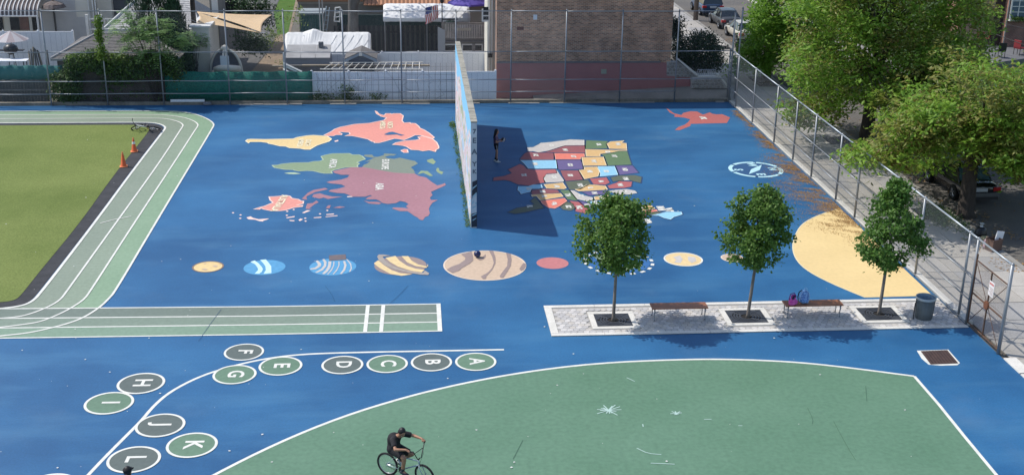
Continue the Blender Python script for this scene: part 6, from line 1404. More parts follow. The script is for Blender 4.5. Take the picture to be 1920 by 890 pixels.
# --- stone front steps and hedges right of the brick building
STON = mat('rubble stone', (.22, .19, .165), .95, (.33, .30, .27), 5, bump=.6, bsc=20); MORT = mat('stone mortar', (.36, .34, .31), .95)
sw = thing('stone_retaining_wall', 'rubble stone wall and steps beside the brick building', 'stone wall', (0, 70.5, 0))
def rubble(pts, Yd, parent, step=.24):
    # irregular stones set into a mortar wall, outline given in photo pixels
    P = [at(px, py, 70.5+Yd) for px, py in pts]; MB().extr([(q.x, Yd, q.z) for q in P], (0, .35, 0)).build('mortar', MORT, parent)
    xs = [q.x for q in P]; zs = [q.z for q in P]; poly_ = [(q.x, q.z) for q in P]
    def ins(x, z):
        c = False; j = len(poly_)-1
        for i in range(len(poly_)):
            if (poly_[i][1] > z) != (poly_[j][1] > z) and x < (poly_[j][0]-poly_[i][0])*(z-poly_[i][1])/(poly_[j][1]-poly_[i][1])+poly_[i][0]: c = not c
            j = i
        return c
    z = min(zs)+step*.4; r_ = 0
    while z < max(zs):
        x = min(xs)+(step*.5 if r_ % 2 else 0)
        while x < max(xs):
            if ins(x, z) and ins(x-step*.25, z) and ins(x+step*.25, z):
                rr = step*rv.uniform(.36, .47); n = 7; a0 = rv.uniform(0, 1); o_ = [(x+rr*1.1*math.cos(6.283*k/n+a0)*rv.uniform(.85, 1.1), Yd-.002, z+rr*.85*math.sin(6.283*k/n+a0)*rv.uniform(.85, 1.1)) for k in range(n)]
                b_ = MB(); b_.add(o_+[(x+(p[0]-x)*.72, Yd-.05, z+(p[2]-z)*.72) for p in o_], [tuple(range(n, 2*n))]+[(k, (k+1) % n, n+(k+1) % n, n+k) for k in range(n)]); b_.build('stone', STON, parent)
            x += step
        z += step*.82; r_ += 1
rubble([(1250, 116), (1272, 116), (1306, 142), (1300, 146), (1250, 142)], -.1, sw); rubble([(1297, 166), (1297, 146), (1350, 146), (1364, 164), (1364, 166)], -.55, sw)
for pts in ([(1270, 112), (1274, 112), (1309, 140), (1306, 143)], [(1344, 140), (1349, 140), (1366, 161), (1362, 164)]): P = [at(px, py, 70.2) for px, py in pts]; MB().extr([(q.x, -.3, q.z) for q in P], (0, .5, 0)).build('coping', PALEC, sw)
q = front(1308, 141, 1346, 147, 70.3); MB().box(q[0], q[1], -.3, .6, q[2]-.1, q[3]-.05).build('step', PALEC, sw)
rl_ = thing('iron_railing', 'pale vertical bar railing on the stone wall', 'railing', (0, 70.6, 0)); q = front(1308, 131, 1341, 141, 70.6)
for i in range(10): X = q[0]+(q[1]-q[0])*i/9; MB().tube([(X, 0, q[2]), (X, 0, q[3])], .022, 5).build('bar', GALV, rl_)
for z in (q[2], q[3]): MB().tube([(q[0], 0, z), (q[1], 0, z)], .025, 5).build('rail', GALV, rl_)
HED = leafmat('dark hedge leaf', (.014, .040, .014), (.026, .060, .020), .15, 2)
hg = MB()
for i in range(330):
    u = rv.random(); px = 1266+u*84; top = (74 if px < 1300 else 62 if px < 1335 else 62+(px-1335)*1.9); py = top+rv.random()*(128-top); clump(hg, at(px, py, 72.5+rv.uniform(-.3, 1.6)), .22, 30, .13, .09, rv, .5)
o = hg.build('hedge', HED, fix=False); tag(o, 'dark clipped hedge bushes in the front yard beside the brick building', 'hedge')
hg = MB()
for i in range(70): clump(hg, at(rv.uniform(1258, 1274), rv.uniform(36, 70), 74.5), .2, 26, .13, .09, rv, .5)
o = hg.build('shrub', HED, fix=False); tag(o, 'small dark shrub against the corner of the brick building', 'shrub')
# --- left house with siding, awning, patio things
SID = mat('grey siding', (.52, .50, .48), .8, (.46, .445, .43), 1.5); lh = thing('siding_house', 'grey sided house with a striped awning at the upper left', 'house', (0, 86.0, 0)); lx0, lx1, _, _ = front(-80, 20, 168, 60, 86.0); zh = 9.0
MB().box(lx0, lx1, .06, 8, -.05, zh).build('wall', mat('cream wall', (.66, .62, .54), .9), lh)
sx0_, sx1_ = at(73, 30, 86).x, at(143, 30, 86).x; n = 34
for i in range(n): z = .4+i*.19; MB().extr([(sx0_, .055, z), (sx0_, .03, z), (sx0_, .045, z+.185), (sx0_, .055, z+.185)], (sx1_-sx0_, 0, 0)).build('siding_board', SID, lh)
zz0, zz1_ = at(150, 78, 86).z, at(150, 40, 86).z; sx2 = at(164, 60, 86).x
for i in range(9): z = zz0+i*.19; MB().extr([(sx1_+.01, .055, z), (sx1_+.01, .03, z), (sx1_+.01, .045, z+.185), (sx1_+.01, .055, z+.185)], (sx2-sx1_, 0, 0)).build('siding_board', SID, lh)
for px in (102, 168, 176, 181): p = at(px, 30, 86); MB().tube([(p.x, -.04, .4), (p.x, -.04, zh)], .055, 7).build('downpipe', BLKM if px == 102 else WHITEP, lh)
for a, b_, c, d, m_ in ((19, 33, 36, 57, 'w'), (37, 32, 54, 57, 'brick'), (58, 33, 74, 57, 'd'), (-20, 30, 5, 57, 'd')):
    q = front(a, b_, c, d, 85.98); MB().box(q[0], q[1], -.02, .055, q[2], q[3]).build('opening', {'w': mat('dark window glass', (.02, .022, .026), .2), 'brick': brickmat('red porch brick', (.22, .075, .05), (.16, .06, .045), (.2, .17, .15)), 'd': mat('dark doorway', (.02, .02, .022), .8)}[m_], lh)
q = front(55, 32, 60, 59, 85.9); MB().box(q[0], q[1], -.1, -.025, q[2], q[3]).build('door_frame', WHITEP, lh)
AWB = mat('brown awning sheet', (.070, .050, .048), .35, (.11, .085, .08), 2); AWW = mat('white awning rib', (.62, .60, .58), .6); ax0, ax1 = at(-40, 20, 84).x, at(74, 20, 84).x; az0, az1 = at(20, 30, 83.5).z, at(20, -12, 86).z; aw = []
for k in range(9): a = R(90*k/8); aw.append((-2.6+2.6*(1-math.cos(a)), az0+(az1-az0)*math.sin(a)))
mb = MB()
for yy, zz_ in aw: mb.v += [(ax0, yy, zz_), (ax1, yy, zz_)]
for k in range(8): a = 2*k; mb.f.append([a, a+1, a+3, a+2]); mb.m.append(0)
awo = mb.build('awning', AWB, lh, smooth=True, fix=False); n = 15
for i in range(n+1): X = ax0+(ax1-ax0)*i/n; MB().tube([(X, yy-.02, zz_+.02) for yy, zz_ in aw], .05, 5).build('awning_rib', AWW, awo)
MB().tube([(ax0, -2.62, az0), (ax1, -2.62, az0)], .06, 6).build('awning_rail', AWW, awo); MB().tube([(ax1-.02, -2.6, 0), (ax1-.02, -2.6, az0)], .07, 8).build('awning_post', AWW, awo)
wg = thing('wicker_ornament', 'dark fringed parasol hanging beside the awning', 'parasol', (at(100, 6, 84.5).x, 84.5, 0)); hz = at(100, 7, 84.5).z
MB().lathe([(.8, hz-.26), (.65, hz-.02), (.1, hz+.2)], n=14, cap=False).build('canopy', mat('brown fringe cloth', (.085, .06, .05), .9, (.2, .17, .16), 6), wg); MB().tube([(0, 0, 0), (0, 0, hz+.3)], .035, 6).build('pole', mat('dark pipe', (.03, .03, .03)), wg)
d2 = thing('porch_railing', 'white porch railing behind the garage roof', 'railing', (0, 84.0, 0)); q = front(164, 36, 216, 58, 84.0)
for z in (q[2]+.1, q[3]): MB().box(q[0], q[1], -.03, .03, z-.04, z+.04).build('rail', WHITEP, d2)
for i in range(9): X = q[0]+(q[1]-q[0])*i/8; MB().box(X-.03, X+.03, -.02, .02, q[2], q[3]-.043).build('baluster', WHITEP if i > 4 else GALV, d2)
for i in (0, 4): X = q[0]+(q[1]-q[0])*(.0 if i == 0 else .5); MB().box(X-.09, X+.09, -.09, .09, 0, q[3]+.3).build('post', WHITEP, d2)
dh = thing('dark_house', 'dark grey house wall between the siding house and the cypress', 'house', (0, 88.0, 0)); q = front(208, -40, 268, 60, 88); MB().box(q[0], q[1], 0, 6, -.05, q[3]).build('wall', mat('dark slate wall', (.085, .09, .10), .9, (.11, .115, .125), 2, stretch=(.3, 1, 4)), dh)
q = front(212, -20, 262, 1.5, 87.98); MB().box(q[0], q[1], -.08, -.002, q[3]-.12, q[3]).build('trim_board', mat('maroon masonry paint', (.205, .092, .085)), dh)
q2 = front(181, -40, 209, 60, 87.5); MB().box(q2[0], q2[1], -.5, 5, -.05, q2[3]).build('bay', BEIGE, dh)
pu = thing('patio_umbrella', 'faded striped patio umbrella by the white vinyl fence', 'umbrella', (at(20, 66, 77.5).x, 77.5, 0)); hz = at(20, 74, 77.5).z; n = 12
for i in range(n):
    a0, a1 = 6.283*i/n, 6.283*(i+1)/n; MB().add([(0, 0, hz+.55), (1.05*math.cos(a0), 1.05*math.sin(a0), hz-.02), (1.05*math.cos(a1), 1.05*math.sin(a1), hz-.02)], [(0, 1, 2)]).build('canopy_panel', mat('faded pink cloth', (.36, .30, .30), .9) if i % 2 else mat('faded grey cloth', (.48, .45, .45), .9), pu, fix=False)
MB().tube([(0, 0, 0), (0, 0, hz+.6)], .03, 6).build('pole', GALV, pu)
gl_ = thing('kettle_grill', 'black kettle grill with side shelves at the far left', 'grill', (at(21, 100, 73.2).x, 73.2, 0)); hz = at(21, 93, 73.2).z
MB().lathe([(.1, hz-.3), (.36, hz-.12), (.42, hz), (.38, hz+.18), (.2, hz+.32), (.02, hz+.36)], n=18).build('bowl', BLKM, gl_, smooth=True); MB().box(-.75, .75, -.2, .2, hz-.06, hz-.02).build('side_shelf', BLKM, gl_)
for sx in (-1, 1): MB().tube([(sx*.12, 0, hz-.25), (sx*.35, .1, 0)], .025, 5).build('leg', BLKM, gl_)
lg = thing('timber_stack', 'upright timber offcuts leaning behind the dark screen at the left', 'timber')
for i, (a, b_, c, d) in enumerate(((54, 96, 57, 124), (58, 92, 60, 122), (62, 88, 61, 120), (64, 90, 68, 120), (66, 92, 74, 118), (70, 94, 80, 122), (72, 96, 82, 124), (88, 94, 92, 122))):
    p, q = at(a, b_, 71.8), at(c, d, 71.6); MB().tube([p, (q.x, q.y, min(q.z, 1.2))], .05, 5).build('timber', (mat('tan lumber', (.30, .25, .18)), GWOOD, BLKM)[i % 3 if i > 3 else i % 2], lg)
tp_ = thing('garden_table', 'white topped garden table behind the dark screen at the far left', 'table', (at(20, 112, 72.6).x, 72.6, 0)); hz = at(20, 112, 72.6).z; MB().box(-.95, 1.0, -.4, .4, hz-.05, hz).build('table_top', VINYL, tp_)
for sx in (-1, 1):
    for sy in (-1, 1): MB().tube([(sx*.8, sy*.3, 0), (sx*.8, sy*.3, hz-.05)], .03, 5).build('leg', BLKM, tp_)
# ground details along the foot of the back fence, left half
q = at(320, 195, 69.0); r_ = at(384, 198, 69.0); o = MB().box(q.x, r_.x, 69.02, 69.06, .02, .30).build('white_plank', VINYL); tag(o, 'long white panel lying at the foot of the green windscreen', 'panel')
o = puffy('rubble_lump', .55, .25, .22, mat('grey rubble', (.15, .15, .16), .9), None, Matrix.Translation((at(390, 195, 69).x, 68.8, 0))); tag(o, 'grey lump of rubble beside the white panel at the fence foot', 'rubble')
# ================================================================ the street on the right
SWX0, SWX1, KX = 18.99, 23.15, 23.42
walk = struct(flat('sidewalk', [(SWX0, 2), (SWX1, 2), (SWX1, 130), (SWX0, 130)], -.022, mat('dark slab joint', (.075, .07, .062), .95)), 'concrete sidewalk along the street fence')
rs6 = random.Random(17); SLABS = [mat('sidewalk slab %s' % k, c, .92, tuple(x*.78 for x in c), .8, .3, .7, bump=.3, bsc=45, fine=.16, fsc=18) for k, c in (('warm', (.42, .39, .345)), ('grey', (.37, .355, .335)), ('pale', (.46, .43, .385)))]
me_ = [MB().box(.012, 1.37, .012, 1.50, -.05, 0).mesh('slab', m) for m in SLABS]
n3 = 3; wslab = (SWX1-SWX0)/n3
for i in range(60):
    for j in range(n3):
        Y = 26+i*1.515
        if j == 2 and any(abs(Y+.75-q) < 1.1 for q in (47.9, 59.7, 74.6, 85.6)): continue        # tree pits
        o = link('slab', me_[rs6.choice((0, 0, 1, 1, 2))], walk, None, (SWX0+j*wslab, Y, rs6.uniform(-.006, .004)))
for q in (47.9, 59.7, 74.6, 85.6): flat('tree_pit', [(SWX0+2*wslab+.02, q-1.5), (SWX1, q-1.5), (SWX1, q+1.5), (SWX0+2*wslab+.02, q+1.5)], -.016, DIRT, walk)
# far cross sidewalk in front of the stone wall is the same concrete
kerb = struct(thing('kerb', '', '')); 
for k in ('label', 'category'): del kerb[k]
for i in range(48): Y = 20+i*2.3; MB().box(SWX1+.01, KX-.02, Y+.012, Y+2.288, -.2, .02+rs6.uniform(-.01, .01)).build('kerb_stone', CONC, kerb)
road = struct(flat('road', [(KX, -20), (30.6, -20), (30.6, 240), (KX, 240)], -.045, ASPH), 'worn asphalt street')
k2 = struct(thing('kerb', '', ''))
for k in ('label', 'category'): del k2[k]
for i in range(48): Y = 20+i*2.3; MB().box(30.62, 30.85, Y+.012, Y+2.288, -.2, .09).build('kerb_stone', PALEC, k2)
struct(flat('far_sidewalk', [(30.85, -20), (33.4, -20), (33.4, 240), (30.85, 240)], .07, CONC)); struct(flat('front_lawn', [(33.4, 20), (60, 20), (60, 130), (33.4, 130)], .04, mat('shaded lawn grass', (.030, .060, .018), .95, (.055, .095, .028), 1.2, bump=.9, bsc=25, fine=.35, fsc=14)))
# --- leaf litter blown against the fence
def litter():
    mb = MB(); r = random.Random(31); n = 0
    while n < 19000:
        Y = r.uniform(41.5, 66.8); near = math.exp(-((Y-50)/7.5)**2); u = abs(r.gauss(0, 1)); x = FX-.08-u*(.22+.95*near)
        v = .5+.25*math.sin(x*2.3+Y*1.1)+.25*math.sin(Y*3.1-x*1.7)+.22*math.sin(x*6.1+Y*5.3)+.2*math.sin(Y*9.7+x*3.3)
        if r.random() > v*(1.25-.42*u)*(.35+.75*near) or (Y < 45.5 and r.random() < .75): continue
        n += 1; a = r.uniform(0, 6.28); l = r.uniform(.012, .034); w = l*r.uniform(.3, .6); z = .007+r.uniform(0, .016)
        c, s = math.cos(a), math.sin(a); mb.add([(x-l*c, Y-l*s, z), (x+w*s, Y-w*c, z+.006), (x+l*c, Y+l*s, z), (x-w*s, Y+w*c, z+r.uniform(0, .016))], [(0, 1, 2, 3)])
    return mb
BRL = mat('brown fallen leaf', (.32, .175, .060), .9, (.42, .26, .105), 3, .3, .7, fine=.35, fsc=18)
stuff(litter().build('leaf_litter', BRL, fix=False), 'brown fallen leaves and catkins drifted along the street fence')
def scatter(name, label, spots, m):
    mb = MB(); r = random.Random(77)
    for x0, x1, y0, y1, n, z in spots:
        for i in range(n):
            x, Y = r.uniform(x0, x1), r.uniform(y0, y1)
            if math.sin(x*1.7+Y*.9)+math.sin(Y*2.3-x*1.1) < .2: continue
            a = r.uniform(0, 6.28); l = r.uniform(.03, .08); c, s = math.cos(a), math.sin(a); mb.add([(x-l*c, Y-l*s, z), (x+l*.4*s, Y-l*.4*c, z+.01), (x+l*c, Y+l*s, z), (x-l*.4*s, Y+l*.4*c, z+.02)], [(0, 1, 2, 3)])
    stuff(mb.build(name, m, fix=False), label)
scatter('street_litter', 'fallen leaves along the kerb and road', ((22.2, 23.4, 36, 70, 1500, .006), (23.45, 25, 34, 90, 2600, -.035), (25, 30, 36, 70, 1200, -.035)), BRL)
gb = MB(); r7 = random.Random(8)
for i in range(170): clump(gb, Vector((r7.uniform(22.0, 23.2), 47.9+r7.gauss(-.5, .9), .03)), .09, 18, .2, .03, r7, .2)
stuff(gb.build('pit_grass', leafmat('pit grass blade', (.045, .10, .02), (.07, .13, .03), .3, 2), fix=False), 'grass tuft round the foot of the nearest street tree')
# --- street trees
def inpoly(x, y, P):
    c = False; j = len(P)-1
    for i in range(len(P)):
        if (P[i][1] > y) != (P[j][1] > y) and x < (P[j][0]-P[i][0])*(y-P[i][1])/(P[j][1]-P[i][1])+P[i][0]: c = not c
        j = i
    return c
def street_tree(label, base, fork, trunk_r, zones, m, seed, lean=(0, 0), nl=26, tone2=None):
    r = random.Random(seed); t = thing('street_tree', label, 'tree', base, 0, 'old street trees along the kerb'); B0 = Vector(base); F = Vector((lean[0], lean[1], fork))
    MB().tube([(0, 0, -.08), (0, 0, .15), (lean[0]*.3, lean[1]*.3, fork*.45), F], [trunk_r*1.5, trunk_r*1.1, trunk_r*.95, trunk_r*.85], 14).build('trunk', DBARK, t, smooth=True)
    lb = MB(); lb2 = MB(); cl = []
    for P, Yc, Yr, n, s, k in zones:
        xs = [p[0] for p in P]; ys = [p[1] for p in P]; got = 0
        while got < n:
            px, py = r.uniform(min(xs), max(xs)), r.uniform(min(ys), max(ys))
            if not inpoly(px, py, P): continue
            Y = Yc+r.uniform(-1, 1)*Yr; c = at(px, py, Y)-B0
            v = math.sin(c.x*1.4+seed)+math.sin(c.y*1.2+c.z*1.1)+math.sin(c.z*2.3+c.x*.7)
            if v < -.45 and r.random() < .88: continue
            if c.z < .9: continue
            got += 1; cl.append(c); kk = int(k*r.uniform(.7, 1.3)); tgt = lb2 if (tone2 and r.random() < .36) else lb; dr = rdir(r)
            for _ in range(kk):
                g = r.gauss(0, s*1.3); p = c+dr*g+Vector((r.gauss(0, s), r.gauss(0, s), r.gauss(0, s*.42))); nn = rdir(r)*.6+Vector((0, 0, .75)); l = r.uniform(.18, .35)
                leaf(tgt, p, nn, rdir(r)+Vector((0, 0, -.55)), l, l*.42)
    ends = []; r.shuffle(cl); main = []
    for i in range(7):
        c = cl[i]; e = F.lerp(c, .55)+Vector((0, 0, .25)); main.append(e)
        lm = MB(); lm.tube([F-Vector((0, 0, .15)), F.lerp(e, .5)+Vector((r.uniform(-.2, .2), r.uniform(-.2, .2), .25)), e], [trunk_r*.55, trunk_r*.38, trunk_r*.22], 9); limb = lm.build('limb', DBARK, t, smooth=True)
    tw = MB()
    for i in range(7, min(len(cl), 80)):
        c = cl[i]; e = min(main, key=lambda q: (q-c).length); mid = e.lerp(c, .5)+Vector((r.uniform(-.25, .25), r.uniform(-.25, .25), r.uniform(-.1, .25))); e = F.lerp(e, r.uniform(.45, 1)); tw.tube([e, mid, c], [trunk_r*.13, .022, .007], 5)
    tw.build('branch', DBARK, t, smooth=True); lb.build('crown', m, t, fix=False)
    if lb2.v: lb2.build('crown', tone2, t, fix=False, label='browner leaf clusters')
    return t
tA, tB = G(1623, 269), G(1810, 403)
ZA = [(1480,110),(1480,40),(1500,-60),(1560,-130),(1700,-150),(1800,-80),(1850,0),(1862,30),(1850,80),(1840,130),(1800,170),(1740,205),(1690,215),(1640,188),(1560,194),(1515,186),(1490,160)]
ZA2 = [(1460,182),(1480,176),(1560,186),(1590,210),(1560,232),(1530,245),(1500,236),(1470,215)]
ZB = [(1640,292),(1665,255),(1700,222),(1750,190),(1850,200),(1890,215),(1925,170),(1990,150),(2000,260),(1930,300),(1895,330),(1850,292),(1800,262),(1765,274),(1720,292),(1665,304)]
ZAO = [(1470,120),(1470,30),(1490,-80),(1860,-90),(1880,40),(1870,150),(1790,215),(1690,225),(1640,190),(1600,198),(1500,196)]
ZBO = [(1585,296),(1640,250),(1690,170),(1800,105),(1890,130),(1940,120),(1990,340),(1900,345),(1850,318),(1760,300),(1700,306),(1660,306),(1600,310)]
ZCO = [(1352,142),(1402,66),(1415,-10),(1440,-80),(1600,-100),(1570,100),(1500,196),(1420,186)]
ZB2 = [(1570,290),(1610,268),(1650,276),(1700,296),(1760,300),(1770,312),(1740,320),(1690,318),(1620,305)]
ZC = [(1412,52),(1424,0),(1450,-70),(1560,-100),(1600,-20),(1560,60),(1530,150),(1478,176),(1424,170),(1390,152),(1362,134),(1396,92)]
street_tree('dark trunked street tree, middle of the row, leaves tinged brown', tA, 2.75, .36, [(ZA, 60.0, 4.2, 1350, .28, 34), (ZAO, 59.5, 4.6, 150, .22, 22), ([(1630,190),(1680,130),(1760,90),(1850,100),(1860,180),(1760,230),(1680,240)], 55.0, 1.6, 150, .26, 30), ([(1650,240),(1690,190),(1760,170),(1780,240),(1720,285)], 53.0, 1.4, 80, .26, 28), (ZA2, 59.5, 2.2, 90, .22, 22)], LOCUST, 4, (.05, 0), tone2=LOCUST2)
street_tree('nearest street tree beside the black parked car', tB, 3.4, .33, [(ZB, 48.5, 3.0, 640, .24, 34), (ZBO, 48.2, 3.4, 330, .24, 24), (ZB2, 47.8, 2.0, 55, .18, 18), ([(1850, 170), (1930, 150), (1990, 190), (1960, 350), (1890, 330), (1870, 250)], 46.5, 2.0, 170, .2, 22)], LOCUST, 9, (-.1, .1), tone2=LOCUST2)
street_tree('bright green street tree at the far end of the sidewalk fence', Vector((22.6, 74.6, 0)), 3.2, .30, [(ZC, 75.0, 2.8, 820, .28, 34), (ZCO, 75, 3.2, 120, .22, 22)], LOCUST3, 15, (0, 0))
# --- cars
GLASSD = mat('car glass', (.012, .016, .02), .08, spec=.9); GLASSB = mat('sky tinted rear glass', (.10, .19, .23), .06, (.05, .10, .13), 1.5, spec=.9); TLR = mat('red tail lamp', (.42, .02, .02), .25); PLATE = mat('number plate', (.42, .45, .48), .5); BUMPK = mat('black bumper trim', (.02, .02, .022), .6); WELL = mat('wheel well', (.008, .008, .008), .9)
def pick(V, fs):
    u = sorted({i for f in fs for i in f}); k = {i: j for j, i in enumerate(u)}
    return MB().add([V[i] for i in u], [tuple(k[i] for i in f) for f in fs])
def car(name, label, cat, loc, rz, paint_, L_=4.55, W_=1.76, H=1.42, suv=False, rear_glass=GLASSD, trim=None):
    t = thing(name, label, cat, loc, rz, 'cars parked along the kerb'); hl, hw_ = L_/2, W_/2; belt = .90 if not suv else 1.05; hood = .86 if not suv else 1.02; deck = .96 if not suv else 1.08
    def sect(y, w, z0, zt): return [(-w*.86, y, z0), (-w*.97, y, z0+.16), (-w, y, z0+.34), (-w*.985, y, zt-.20), (-w*.90, y, zt-.035), (-w*.55, y, zt+.012), (0, y, zt+.025), (w*.55, y, zt+.012), (w*.90, y, zt-.035), (w*.985, y, zt-.20), (w, y, z0+.34), (w*.97, y, z0+.16), (w*.86, y, z0)]
    st = [(-hl, .86, .36, deck-.20), (-hl+.06, .95, .27, deck-.05), (-hl+.25, .985, .22, deck), (-hl+.75, 1, .2, deck+.005), (-.5, 1, .2, belt+.03), (.5, 1, .2, belt+.01), (hl-1.25, .995, .2, hood+.05), (hl-.6, .97, .21, hood-.04), (hl-.2, .92, .25, hood-.16), (hl-.03, .82, .32, hood-.30)]
    mb = MB(); k = 13
    for y, w, z0, zt in st: mb.v += sect(y, w*hw_, z0, zt)
    for i in range(len(st)-1):
        for j in range(k-1): a = i*k+j; mb.f.append([a, a+1, a+k+1, a+k]); mb.m.append(0)
        mb.f.append([i*k+k-1, i*k, (i+1)*k, (i+1)*k+k-1]); mb.m.append(0)
    mb.f.append(list(range(k))[::-1]); mb.m.append(0); mb.f.append([(len(st)-1)*k+j for j in range(k)]); mb.m.append(0)
    bd = mb.build('body', paint_, t, smooth=True); md = bd.modifiers.new('s', 'SUBSURF'); md.levels = 1; md.render_levels = 1
    # greenhouse
    rr, rf_ = (-hl+.12, -hl+.32) if suv else (-hl+.62, -hl+1.28)
    gs_ = [(rr, belt+.0, .80), (rf_, H-.06, .66), (-.15, H, .68), (.42, H-.05, .66), (hl-1.30, hood+.04, .80)]
    def gsec(y, z, w, zb): return [(-hw_*.90, y, zb), (-hw_*w, y, z-.02), (0, y, z+.015), (hw_*w, y, z-.02), (hw_*.90, y, zb)]
    V = [(-hw_*.90, rr, belt-.04), (hw_*.90, rr, belt-.04), (-hw_*.66, rf_, H-.07), (hw_*.66, rf_, H-.07), (-hw_*.68, -.15, H-.02), (hw_*.68, -.15, H-.02), (-hw_*.64, .45, H-.07), (hw_*.64, .45, H-.07), (-hw_*.90, hl-1.32, hood), (hw_*.90, hl-1.32, hood), (-hw_*.92, -.15, belt-.04), (hw_*.92, -.15, belt-.04), (0, rf_, H-.045), (0, -.15, H+.01), (0, .45, H-.045)]
    pick(V, [(2, 12, 13, 4), (12, 3, 5, 13), (4, 13, 14, 6), (13, 5, 7, 14)]).build('roof', paint_, t, smooth=True)
    pick(V, [(0, 1, 3, 12, 2)]).build('rear_window', rear_glass, t, fix=False); pick(V, [(8, 6, 14, 7, 9)]).build('windscreen', GLASSD, t, fix=False)
    for s_, (q1, q2) in ((-1, ((0, 2, 4, 10), (10, 4, 6, 8))), (1, ((1, 11, 5, 3), (11, 9, 7, 5)))):
        for q in (q1, q2): pick(V, [q]).build('side_window', GLASSD, t, fix=False)
        for a, b_ in (((0, 2, 4, 6, 8), None), ((10, 4), None)):
            idx = [i+(1 if s_ > 0 else 0) for i in a]; MB().tube([Vector(V[i])+Vector((s_*.008, 0, .004)) for i in idx], .028, 5).build('pillar', paint_ if len(a) > 2 else BUMPK, t, smooth=True)
        MB().box(s_*(hw_+.10)-.08, s_*(hw_+.10)+.08, hl-1.75, hl-1.60, belt+.02, belt+.16).build('mirror', paint_, t)
        MB().box(s_*hw_*.80-.17, s_*hw_*.80+.17, -hl-.015, -hl+.16, deck-.32, deck-.15).build('tail_light', TLR, t); MB().box(s_*hw_*.68-.17, s_*hw_*.68+.17, hl-.16, hl-.0, hood-.34, hood-.2).build('headlight', mat('head lamp glass', (.5, .52, .54), .15), t)
        for yy in (-hl+.92, hl-.88):
            x = s_*(hw_-.10); Mw = Matrix.Translation((x, yy, .315)) @ Matrix.Rotation(R(90), 4, 'Z')
            MB().lathe([(.36, -.09), (.36, .118)], (x, yy, .33), 22, Matrix.Rotation(R(90)*s_, 3, 'Y')).build('wheel_arch', WELL, t)
            w = MB(); w.lathe([(.20, -.1), (.29, -.1), (.315, -.07), (.315, .09), (.29, .125), (.205, .125)], (x, yy, .315), 24, Matrix.Rotation(R(90)*s_, 3, 'Y')); w = w.build('wheel', TYRE, t, smooth=True)
            h = MB(); h.lathe([(.205, .10), (.20, .128), (.185, .118), (.05, .10), (.045, .13), (.001, .135)], (x, yy, .315), 24, Matrix.Rotation(R(90)*s_, 3, 'Y'), cap=False)
            for q in range(5):
                a = 6.283*q/5; h.tube([(x+s_*.128, yy+.04*math.cos(a), .315+.04*math.sin(a)), (x+s_*.122, yy+.19*math.cos(a), .315+.19*math.sin(a))], .024, 5)
            h.build('rim', RIM, w)
        for yy in (-.25, .75): MB().box(s_*(hw_+.004)-.012, s_*(hw_+.004)+.012, yy, yy+.16, belt-.17, belt-.14).build('handle', trim or paint_, t)
    MB().box(-hw_*.93, hw_*.93, -hl-.07, -hl+.12, .40, .56).build('rear_bumper', trim or paint_, t); MB().box(-hw_*.9, hw_*.9, -hl-.03, -hl+.12, .24, .398).build('lower_bumper', BUMPK, t); MB().box(-hw_*.9, hw_*.9, hl-.12, hl+.05, .30, .52).build('front_bumper', trim or paint_, t)
    MB().box(-.26, .26, -hl-.03, -hl+.02, deck-.34, deck-.19).build('number_plate', PLATE, t); return t
BLKC = mat('black car paint', (.008, .009, .011), .12, spec=.8); BEIC = mat('beige car paint', (.42, .39, .32), .3, spec=.6); GRYC = mat('dark grey car paint', (.05, .052, .056), .3); BLUC = mat('dark blue car paint', (.035, .06, .11), .25)
car('parked_car', 'black sedan parked beside the nearest street tree', 'car', (25.12, 51.45, -.045), R(1.0), BLKC, 4.5, 1.76, 1.42, False, GLASSB, mat('grey chrome trim', (.13, .135, .14), .3, metal=.3))
car('parked_car', 'beige sedan parked at the far end of the sidewalk', 'car', (25.0, 89.6, -.045), R(.5), BEIC, 4.6, 1.74, 1.42)
car('parked_car', 'dark grey car parked in front of the beige sedan', 'car', (25.1, 95.3, -.045), R(.5), GRYC, 4.5, 1.74, 1.45)
car('parked_suv', 'dark blue suv parked farthest along the kerb', 'suv', (25.1, 101.8, -.045), R(.5), BLUC, 4.7, 1.85, 1.78, True)
pb_ = G(1304, 38); sp_ = thing('utility_pole', 'weathered wooden pole by the blue suv', 'utility pole', (pb_.x, pb_.y, 0)); MB().tube([(0, 0, -.05), (0, 0, 10)], .2, 10, .16).build('shaft', mat('weathered pole', (.17, .14, .12), .9, (.11, .09, .08), 5, stretch=(1, 1, .2)), sp_, smooth=True); MB().box(-.9, .9, -.06, .06, 9.2, 9.34).build('crossarm', PWOOD, sp_)
mm = G(1372, 88); mt = thing('motor_scooter', 'black motor scooter standing behind the beige sedan', 'scooter', (mm.x+.2, mm.y-.6, -.02), R(80))
for x in (-.55, .55): MB().torus(.20, .07, 20, 8, Matrix.Translation((x, 0, .27))).build('wheel', TYRE, mt, smooth=True)
c = MB(); capsule(c, (-.55, 0, .55), (-.05, 0, .55), .17, .14); capsule(c, (-.05, 0, .35), (.35, 0, .33), .12, .1); capsule(c, (.35, 0, .33), (.5, 0, .85), .12, .09); fuse(c, 'fairing', BLKM, mt, .03, 3); c = MB(); capsule(c, (-.5, 0, .76), (0, 0, .76), .11, .09); fuse(c, 'seat', RUBR, mt, .03, 2)
MB().tube([(.42, -.32, 1.0), (.5, 0, .92), (.42, .32, 1.0)], .02, 6).build('handlebar', CHROME, mt)
